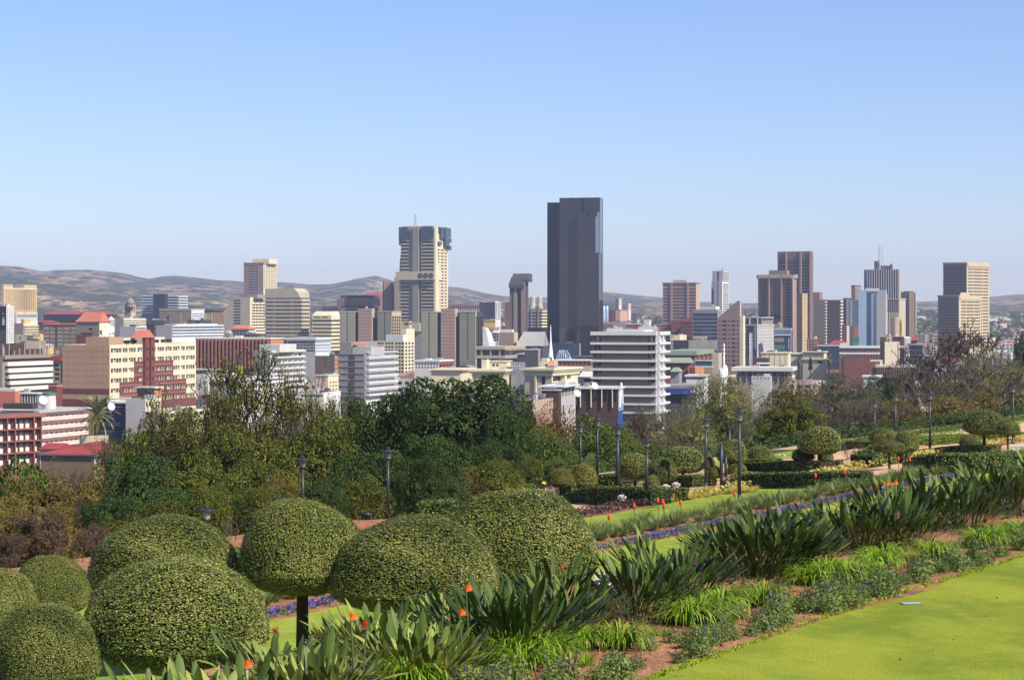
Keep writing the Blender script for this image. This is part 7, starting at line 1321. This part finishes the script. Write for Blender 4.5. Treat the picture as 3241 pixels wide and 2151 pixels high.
# dry fallen leaves at the feet of the clumps
DRYL = leafmat("dry_leaf", [G(150, 110, 60), G(180, 140, 80), G(130, 96, 60)], .1, .8, .05)
def litter():
    rg = np.random.default_rng(31); P = []
    for px, x, y, hh, rad, nl in CL:
        for _ in range(14): a = rg.uniform(0, 6.28); q = rad*rg.uniform(.5, 1.5); P.append((x+q*cos(a), y+q*sin(a), ground(x+q*cos(a), y+q*sin(a))+rg.uniform(.01, .25)))
    P = np.array(P); ob("dry_leaf_litter", qmesh("dry_leaf_litter", leaves(P, rg.normal(size=P.shape)+np.array([0, 0, 1.]), .3, .28, .5, 0, rg), DRYL, rg.uniform(0, 1, len(P))), None, kind="stuff")
litter()
def fringe():
    rg = np.random.default_rng(41); N = 5000; t = rg.uniform(10, 66, N); w1 = .16*(np.sin(t*.43)*.6); s = 12.66+w1+rg.uniform(-.09, .06, N)+.03*np.sin(t*7.1); X = -0.866*s+.5*t; Y = .5*s+.866*t; P = np.stack([X, Y, np.full(N, -4.72)], 1)
    ob("lawn_edge_grass", qmesh("lawn_edge_grass", leaves(P, rg.normal(size=(N, 3))*np.array([1, 1, .2]), .07, .3, .3, 0, rg), L_LAWNB, rg.uniform(0, 1, N)), None, kind="stuff")
    N = 60; s = rg.uniform(8, 12.6, N); t = rg.uniform(22, 58, N); P = np.stack([-0.866*s+.5*t, .5*s+.866*t, np.full(N, -4.725)], 1)
    ob("fallen_leaves", qmesh("fallen_leaves", leaves(P, np.tile([0, 0, 1.], (N, 1)), .06, .6, .4, 0, rg), DRYL, rg.uniform(0, 1, N)), None, kind="stuff")
L_LAWNB = leafmat("lawn_blade", [G(120, 140, 34, .9), G(150, 164, 46, .95), G(186, 190, 80, 1.)], .3, .6, .1)
fringe()
# marked flowers seen in the photograph
def fl_at(px, py, s, hd, label):
    x, y, z = at_s(px, s); h = (HY-py)/FPX*y-z; r = empty("bird_of_paradise_flower", (x, y, z), 0, label, "flower", "orange bird of paradise flowers"); ob("flower_stem", STEMM, r, (0, 0, 0), (0, 0, hd), (1.2, 1.2, max(.3, h)))
    fl = ob("flower", BEAK, r, (0, 0, h), (0, 0, hd), (.62,)*3); ob("orange_sepals", PET, fl); ob("blue_tongue", TONG, fl)
for k, (px, py, s, hd, lb) in enumerate(((776,2112,14.2,.4,"orange flower low in the leftmost clump"),(880,2000,14.6,2.8,"orange flower against the big left dome"),(1110,1960,14.6,.5,"orange flower just right of the bare dome trunk"),(1160,1985,14.7,3.6,"orange flower beside the first one right of the trunk"),(1405,1870,15,2.5,"orange flower before the widest dome, left of a pair"),(1475,1868,15,.3,"orange flower before the widest dome, right of a pair"),(1455,1945,14.5,.2,"pale beaked flower pointing right below the widest dome"),
     (1780,1800,15.5,2.2,"red-orange flower below the rightmost dome"),(2780,1550,16.5,2.6,"orange flower over the violets, left of three"),(2805,1535,16.5,.4,"orange flower over the violets, middle of three"),(2833,1533,16.6,.6,"orange flower over the violets, right of three"))): fl_at(px, py, s, hd, lb)
def tuft(seed, n, L, wd, m, spread=.9, bendy=1.1, name="foliage", fat=False):
    rg = np.random.default_rng(seed); Q = []; a = rg.uniform(0, 2*pi, n); r0 = .12*np.sqrt(rg.uniform(0, 1, n)); ln = L*rg.uniform(.6, 1.15, n); el = pi/2-spread*rg.uniform(.05, 1, n)
    x = r0*np.cos(a); y = r0*np.sin(a); z = np.zeros(n); seg = 5; sd = np.stack([-np.sin(a), np.cos(a), np.zeros(n)], 1)
    p = np.stack([x, y, z], 1); rn = rg.uniform(0, 1, n)
    for i in range(seg):
        d = np.stack([np.cos(a)*np.cos(el), np.sin(a)*np.cos(el), np.sin(el)], 1); q = p+d*(ln/seg)[:, None]; w0 = wd*(1-.16*i)*.5; w1 = wd*(1-.16*(i+1))*.5 if i < seg-1 else .002
        Q.append(np.stack([p-sd*w0, p+sd*w0, q+sd*w1, q-sd*w1], 1)); p = q; el = el-bendy/seg*(.5+i*.45)
    return qmesh(name, np.concatenate(Q), m, np.tile(rn, seg))
LI = [tuft(i, 230, .62, .03, L_LILY, .75, 2.3) for i in range(3)]
rl = random.Random(8); cnt = 0
for px, py, sc in ((1370,2149,.9),(1620,2098,1.15),(1700,2090,1.1),(1660,2120,1.0),(1850,2050,.85),(1965,2050,1.05),(2170,1975,1.1),(2220,1965,1.1),(2285,1930,1.1),(2420,1915,1.15),(2620,1845,1.2),(2690,1835,1.1),(2760,1800,1.05),(2800,1790,1.1),(2950,1768,1.1),(3100,1730,1.15),(3150,1722,1.1),(3230,1700,1.1),(1290,2165,1.),(1750,2085,.9),(2560,1850,1.),(3200,1705,1.)):
    x, y, z = at(px, py); r = empty("daylily_clump", (x, y, z), rl.uniform(0, 6), "bright green strappy daylily clump at the front of the bed, %s counted from the left" % ordn(cnt), "plant", "bright green daylily clumps"); ob("foliage", LI[cnt % 3], r, scale=(sc*1.15, sc*1.15, sc*.95), kind="stuff"); cnt += 1
# salvia border plants
def bushy(seed, n, m, ls, h, spikes=0, sm=None):
    rg = np.random.default_rng(seed); d = unit(rg.normal(size=(n, 3))); d[:, 2] = np.abs(d[:, 2]); P = d*rg.uniform(.35, 1, (n, 1))*np.array([.24, .24, h]); V = leaves(P, d, ls, .45, .7, .2, rg); rn = rg.uniform(0, 1, n)
    return V, rn
SAL = []
for i in range(3): V, rn = bushy(i, 760, L_SAL, .048, .34); SAL.append(qmesh("foliage", V, L_SAL, rn))
sp = [];  
for k in range(5): a = random.uniform(0, 6.28); r_ = random.uniform(.03, .2); sp.append((r_*cos(a), r_*sin(a), .26, .008, r_*cos(a)*1.15, r_*sin(a)*1.15, random.uniform(.36, .47), .005))
SPK = qmesh("purple_flower_spikes", tubes(sp, 4), mat("salvia_purple", srgb(96, 84, 128, .5), .7))
rr_ = random.Random(4); t = 12; n = 0
while t < 62:
    for s0 in (12.92, 13.25, 13.65):
        if rr_.random() < (.25+.35*(sin(t*.8)+sin(t*.31) > .6) if s0 < 13.5 else .72): continue
        s = s0+.1*sin(t*.9)+rr_.uniform(-.1, .12); x, y = xy(s, t+rr_.uniform(-.1, .1)); z = ground(x, y); r = empty("salvia_plant", (x, y, z), rr_.uniform(0, 6), "low bushy green salvia plant with dull purple spikes edging the front lawn", "plant", "salvia plants edging the front lawn")
        k = rr_.uniform(.5, 1.3); ob("foliage", SAL[n % 3], r, scale=(k, k, k), kind="stuff"); n += 1
        if rr_.random() < .4: ob("flower_spikes", SPK, r, scale=(k, k, k*rr_.uniform(.8, 1)), kind="stuff")
    t += rr_.uniform(.28, .5)
ST = [tuft(50+i, 60, .2, .02, L_LILY, .9, .8) for i in range(2)]
for k in range(46):
    s = rr_.uniform(13.5, 14.4); x, y = xy(s, rr_.uniform(14, 60)); r = empty("seedling", (x, y, ground(x, y)), rr_.uniform(0, 6), "tiny green seedling on the bare reddish soil of the bed", "plant", "seedlings on the bare soil"); ob("foliage", ST[k % 2], r, scale=(.8,)*3, kind="stuff")
# small stones and clods on the soil
def clods():
    rg = np.random.default_rng(3); N = 2600; s = rg.uniform(12.9, 14.7, N); t = rg.uniform(12, 66, N); X = -0.866*s+.5*t; Y = .5*s+.866*t; P = np.stack([X, Y, np.full(N, -4.74)], 1); d = unit(rg.normal(size=(N, 3))+np.array([0, 0, 1]))
    ob("soil_clods", qmesh("soil_clods", leaves(P, d, .06, .9, .3, .5, rg), M_SOIL), None, kind="stuff")
clods()
# agapanthus row and violets on the lower lawn
AG = [tuft(80+i, 130, .62, .026, L_AGA, .75, 1.2) for i in range(3)]; t = 38; n = 0; lst = []
while t < 150:
    for s0 in (37.2, 38.3): 
        x, y = xy(s0+rr_.uniform(-.3, .3), t+rr_.uniform(-.2, .2)); px = CX+x/y*FPX
        if 800 < px < 3300: lst.append((x, y))
    t += rr_.uniform(.55, .95)
lst = lst[:260]
for n, (x, y) in enumerate(lst): r = empty("agapanthus_clump", (x, y, ground(x, y)), rr_.uniform(0, 6), "dull green strappy agapanthus clump in the row behind the violet flower line", "plant", "agapanthus clumps behind the violets"); k = rr_.uniform(.8, 1.3); ob("foliage", AG[n % 3], r, scale=(k, k, k), kind="stuff")
def carpet(name, m, s0, s1, t0, t1, dens, h, ls, label=None, wavy=.12, rnd=None, gap=.0):
    rg = np.random.default_rng(int(s0*10+t0)); N = int((s1-s0)*(t1-t0)*dens); s = rg.uniform(s0, s1, N); t = rg.uniform(t0, t1, N); keep = (np.sin(t*1.7)+np.sin(t*.61+1)) > -2+gap*2; s, t = s[keep], t[keep]; s = s+wavy*np.sin(t*.5); N = len(s)
    X = -0.866*s+.5*t; Y = .5*s+.866*t; Z = np.array([zst(a, b) for a, b in zip(s, t)])+h*rg.uniform(.1, 1, N); d = unit(rg.normal(size=(N, 3))+np.array([0, -.4, .8]))
    ob(name, qmesh(name, leaves(np.stack([X, Y, Z], 1), d, ls, .8, .5, .3, rg), m, rg.uniform(0, .9, N) if rnd is None else rg.uniform(*rnd, N)), None, kind="stuff")
carpet("violet_flowers", L_VIO, 35.55, 36.3, 36, 175, 110, .18, .08, rnd=(0, 1.), gap=.4)
carpet("violet_leaves", L_SAL, 35.5, 36.5, 36, 175, 70, .1, .09)
carpet("heather_strip", L_HEA, 44.5, 46.0, 40, 92, 90, .35, .12)
carpet("dry_flower_border", L_YEL, 44.3, 45.5, 92, 150, 60, .42, .16, wavy=.4, gap=.3)
carpet("maroon_bedding_plants", L_MAR, 22.0, 23.6, 26, 40, 120, .35, .1, gap=.3)
carpet("maroon_bedding_plants", L_MAR, 21.6, 23.4, 52, 78, 120, .6, .12, gap=.2)
carpet("orange_marigolds", L_ORA, 47.7, 48.1, 55, 80, 60, .2, .12); carpet("leafy_bedding", L_BRIGHT, 48.1, 49.6, 56, 84, 90, .5, .16)
carpet("mixed_bank_plants", L_LILY, 18.8, 21.4, 14, 60, 60, .45, .14, gap=.3); carpet("red_bedding_flowers", leafmat("red_petals", [srgb(210, 40, 40, .8), srgb(230, 70, 50, .8)], .2), 51.0, 51.6, 66, 84, 60, .15, .12)
carpet("leaf_litter", L_RED, 66, 90, -20, 300, 5, .2, .2, wavy=.5); carpet("undergrowth", L_DARK, 64, 84, -20, 300, 14, 1.2, .17, wavy=.5)
carpet("white_edging_flowers", leafmat("white_petals", [srgb(240, 236, 225, .9), srgb(220, 210, 190, .9)], .2), 57.5, 58.3, 120, 210, 14, .3, .12, gap=.8)
carpet("ground_cover_mounds", L_GREEN, 58.6, 61.5, 150, 260, 90, .45, .12, gap=.35); carpet("pale_edging_plants", L_LILY, 57.2, 58.2, 122, 200, 60, .3, .1, gap=.7)
# golden grass tufts between lawn and path
YT = [tuft(120+i, 90, .55, .03, L_YEL, .9, 1.0) for i in range(2)]
for k in range(46):
    px = 2030+rr_.uniform(0, 370) if k < 34 else rr_.uniform(2560, 2760); py = 1597-(px-2030)*.115+rr_.uniform(-6, 4); x, y, z = at(px, py); r = empty("golden_grass_tuft", (x, y, z), rr_.uniform(0, 6), "straw-yellow grass tuft in the border between lawn and sandy path", "plant", "straw-yellow grass tufts"); q = rr_.uniform(.6, .95); ob("foliage", YT[k % 2], r, scale=(q, q, q), kind="stuff")
# red hot pokers
PK = lathe("flower_spike", [(.02, .05), (.05, .08), (.06, .14), (.045, .23), (.012, .28)], mat("poker_orange_red", srgb(245, 80, 30, .85), .6), 10)
for k, (px, py, s) in enumerate(((1928,1640,36.9),(2007,1605,37.6),(2082,1588,38.2),(2098,1592,38),(2101,1603,37.8),(2154,1594,38),(2581,1508,37.5),(2673,1497,38),(2843,1455,37.2),(2880,1458,37.6),(2969,1434,38),(2325,1570,38))):
    x, y, z = at_s(px, s); h = max(.6, (HY-py)/FPX*y-z); r = empty("red_hot_poker_flower", (x, y, z), 0, "orange-red poker flower on a tall stalk above the agapanthus row, %s from the left" % ordn([1928,2007,2082,2098,2101,2154,2325,2581,2673,2843,2880,2969].index(px)), "flower", "red hot poker flowers")
    ob("stalk", STEMM, r, scale=(1.3, 1.3, h)); ob("flower_head", PK, r, (0, 0, h-.1))
# white agapanthus-like heads
WH = qmesh("flower_head", leaves(unit(RNG.normal(size=(120, 3)))*.16, RNG.normal(size=(120, 3)), .09, .8), leafmat("white_petals", []), RNG.uniform(0, 1, 120))
for k, (px, py, s) in enumerate(((2022,1584,46),(2086,1580,46.5),(2108,1578,46.8),(2140,1576,47),(1968,1608,45.4))):
    x, y, z = at_s(px, s); h = max(.5, (HY-py)/FPX*y-z); r = empty("white_flower", (x, y, z), 0, "round white flower head beyond the far lawn strip, %s" % ["leftmost but one", "just right of the hedge end", "beside the tall poker group", "rightmost", "leftmost and lowest"][k], "flower", "white round flowers"); ob("stalk", STEMM, r, scale=(1, 1, h)); ob("flower_head", WH, r, (0, 0, h), scale=(1.2, 1.2, .8))
# pruned roses
def rose(seed):
    S, T = skeleton(seed, 3, .6, .3, 3, .7, .02, .3, .35, .2); return qmesh("stems", tubes(S, 4), M_BARKG)
RO = [rose(i) for i in range(3)]
for k in range(26):
    px = [260, 700, 1140, 1236, 60, 120, 720, 730, 745][k] if k < 9 else rr_.uniform(2660, 2790); s = 53+rr_.uniform(-.8, .6) if k < 9 else rr_.uniform(48, 53)
    x, y, z = at_s(px, s); r = empty("rose_bush", (x, y, z-.02), rr_.uniform(0, 6), "leafless pruned rose bush on the bare soil bank" if k < 9 else "leafless pruned rose in the soil bed left of the steep hedge", "shrub", "pruned roses on the left bank" if k < 9 else "pruned roses in the right bed"); q = rr_.uniform(.7, 1.); ob("stems", RO[k % 3], r, scale=(q, q, q))
# bench, boxes, signs
M_WOOD = mat("weathered_wood", srgb(96, 84, 72, .6), .9, .2, 4)
x, y, z = at(2010, 1556); r = empty("park_bench", (x, y, z), R(12), "weathered dark wooden park bench among the hedges", "bench")
for k in range(4): box(r, "seat_slat", M_WOOD, -.8, .8, -.25+.13*k, -.14+.13*k, .42, .45)
for k in range(3): box(r, "back_slat", M_WOOD, -.8, .8, .3, .33, .55+.13*k, .65+.13*k)
for sx in (-.7, .7):
    for sy in (-.2, .3): box(r, "leg", M_WOOD, sx-.04, sx+.04, sy-.04, sy+.04, 0, .42 if sy < 0 else .95)
x, y, z = at(2102, 1545); r = empty("park_bin", (x, y, z), 0, "grey slatted park bin beside the bench", "bin"); box(r, "body", M_WOOD, -.45, .45, -.3, .3, 0, .85); box(r, "lid", M_IRON, -.5, .5, -.35, .35, .85, .92)
def sign(px, py, wd, h, label, m):
    x, y, z = at(px, py); r = empty("signboard", (x, y, z), R(10), label, "sign"); o = box(r, "board", m, -wd/2, wd/2, -.02, .02, 0, h); o.rotation_euler = (R(-28), 0, 0); o = box(r, "back_board", m, -wd/2, wd/2, .3, .34, 0, h); o.rotation_euler = (R(22), 0, 0)
sign(2620, 1497, .7, .6, "small grey A-frame sign by the dark mushroom tree", M_WOOD); sign(3227, 1438, .9, .55, "white A-frame sign at the right edge of the path", M['white'])
x, y, z = at(2884, 1913); r = empty("drain_cover", (x, y, z+.012), R(8), "flat grey metal drain cover set in the front lawn", "drain cover"); box(r, "plate", MATS["dull_steel"], -.17, .17, -.09, .09, 0, .012)
for k in range(5): box(r, "bar", M['lgrey'], -.15, .15, -.08+.034*k, -.062+.034*k, .0121, .018)
x, y, z = at_s(1905, 17.6); r = ob("stone_block", mesh("stone_block", [(-.16,-.12,0),(.17,-.13,0),(.16,.14,0),(-.15,.12,0),(-.13,-.1,.2),(.14,-.1,.19),(.13,.11,.2),(-.12,.1,.21)], CF, M['white']), None, (x, y, z), label="small white stone block seen in the gap of the front bed", category="stone")
x, y, z = at(1915, 1990)
strip("bed_gap_lawn", M_LAWN2, 14.6, 18.0, 24.5, 28.2, .014, 0, 6)
# ------------------------------------------------------------ the two people
def person(px, s, ytop, h, label, pose, cols, cap):
    x, y, z = at_s(px, s) if s < 1000 else ((px-CX)/FPX*s, s, ground((px-CX)/FPX*s, s)); r = empty("person", (x, y, z), R(-62), label, "person", "people working in the garden")
    skin = mat("brown_skin", srgb(110, 74, 52, .7), .6); top = mat(cols[0], cols[1], .9); trou = mat(cols[2], cols[3], .9)
    b = pose  # forward bend
    J = {0: (0, 0, .92, .13), 1: (.03*b, 0, 1.12, .13), 2: (.12*b, 0, 1.38, .15), 3: (.2*b, 0, 1.52, .055), 4: (.27*b, 0, 1.60, .085), 5: (.30*b, 0, 1.70, .09), 6: (0, .1, .88, .10), 7: (.12, .11, .50, .075), 8: (-.02, .11, .1, .05), 9: (.14, .11, .05, .04), 10: (0, -.1, .88, .10), 11: (.10, -.11, .50, .075), 12: (-.22, -.11, .12, .05), 13: (-.08, -.11, .05, .04),
         14: (.12*b, .19, 1.38, .065), 15: (.16*b+.03, .25, 1.1, .05), 16: (.3*b+.12, .2, .9, .036), 17: (.12*b, -.19, 1.38, .065), 18: (.16*b, -.25, 1.1, .05), 19: (.3*b+.06, -.2, .88, .036)}
    E = [(0, 1), (1, 2), (2, 3), (3, 4), (4, 5), (0, 6), (6, 7), (7, 8), (8, 9), (0, 10), (10, 11), (11, 12), (12, 13), (2, 14), (14, 15), (15, 16), (2, 17), (17, 18), (18, 19)]
    def skin_obj(name, idx, grow, m):
        ids = sorted(idx); mp = {a: i for i, a in enumerate(ids)}; me = bpy.data.meshes.new(name); me.from_pydata([J[a][:3] for a in ids], [(mp[a], mp[c]) for a, c in E if a in mp and c in mp], []); me.materials.append(m)
        o = ob(name, me, r); md = o.modifiers.new("skin", 'SKIN'); md.use_smooth_shade = True; me.skin_vertices or me.attributes
        for i, a in enumerate(ids): me.skin_vertices[0].data[i].radius = (J[a][3]*grow, J[a][3]*grow); 
        me.skin_vertices[0].data[0].use_root = True; o.modifiers.new("sub", 'SUBSURF').levels = 1; return o
    import bmesh
    def mk(name, idx, grow, m):
        ids = sorted(idx); mp = {a: i for i, a in enumerate(ids)}; bm = bmesh.new(); ly = bm.verts.layers.skin.verify()
        for i, a in enumerate(ids): v = bm.verts.new(J[a][:3]); v[ly].radius = (J[a][3]*grow,)*2; v[ly].use_root = (i == 0)
        bm.verts.ensure_lookup_table()
        for a, c in E:
            if a in mp and c in mp: bm.edges.new((bm.verts[mp[a]], bm.verts[mp[c]]))
        me = bpy.data.meshes.new(name); bm.to_mesh(me); bm.free(); me.materials.append(m); o = ob(name, me, r); md = o.modifiers.new("skin", 'SKIN'); md.use_smooth_shade = True; sb = o.modifiers.new("sub", 'SUBSURF'); sb.levels = 1; sb.render_levels = 1; return o
    mk("body", range(20), 1.0, skin); mk("overalls_top", [0, 1, 2, 14, 15, 16, 17, 18, 19], 1.16, top); mk("trousers", [0, 6, 7, 8, 10, 11, 12], 1.18, trou)
    c = lathe("cap", [(.115, -.02), (.118, .03), (.09, .09), (.02, .115)], mat(cap[0], cap[1], .8), 12); o = ob("cap", c, r, (J[5][0], 0, 1.70)); box(r, "cap_peak", mat(cap[0], cap[1], .8), J[5][0]+.08, J[5][0]+.2, -.07, .07, 1.69, 1.705)
    box(r, "backpack", mat(cols[0], cols[1], .9), .12*b-.3, .12*b-.13, -.14, .14, 1.12, 1.42) if cap[0] == "yellow_cap" else None
person(1712, 58.3, 0, 1.7, "person in a white top and yellow cap bending forward beside the hedge", .95, ("white_cotton", srgb(230, 230, 235, .8), "grey_trousers", srgb(150, 140, 150, .6)), ("yellow_cap", srgb(240, 210, 40, .9)))
person(1738, 58.0, 0, 1.65, "person in grey overalls and dark cap walking to the right", .6, ("grey_overalls", srgb(150, 140, 150, .6), "grey_overalls", srgb(150, 140, 150, .6)), ("dark_cap", srgb(60, 40, 40, .6)))
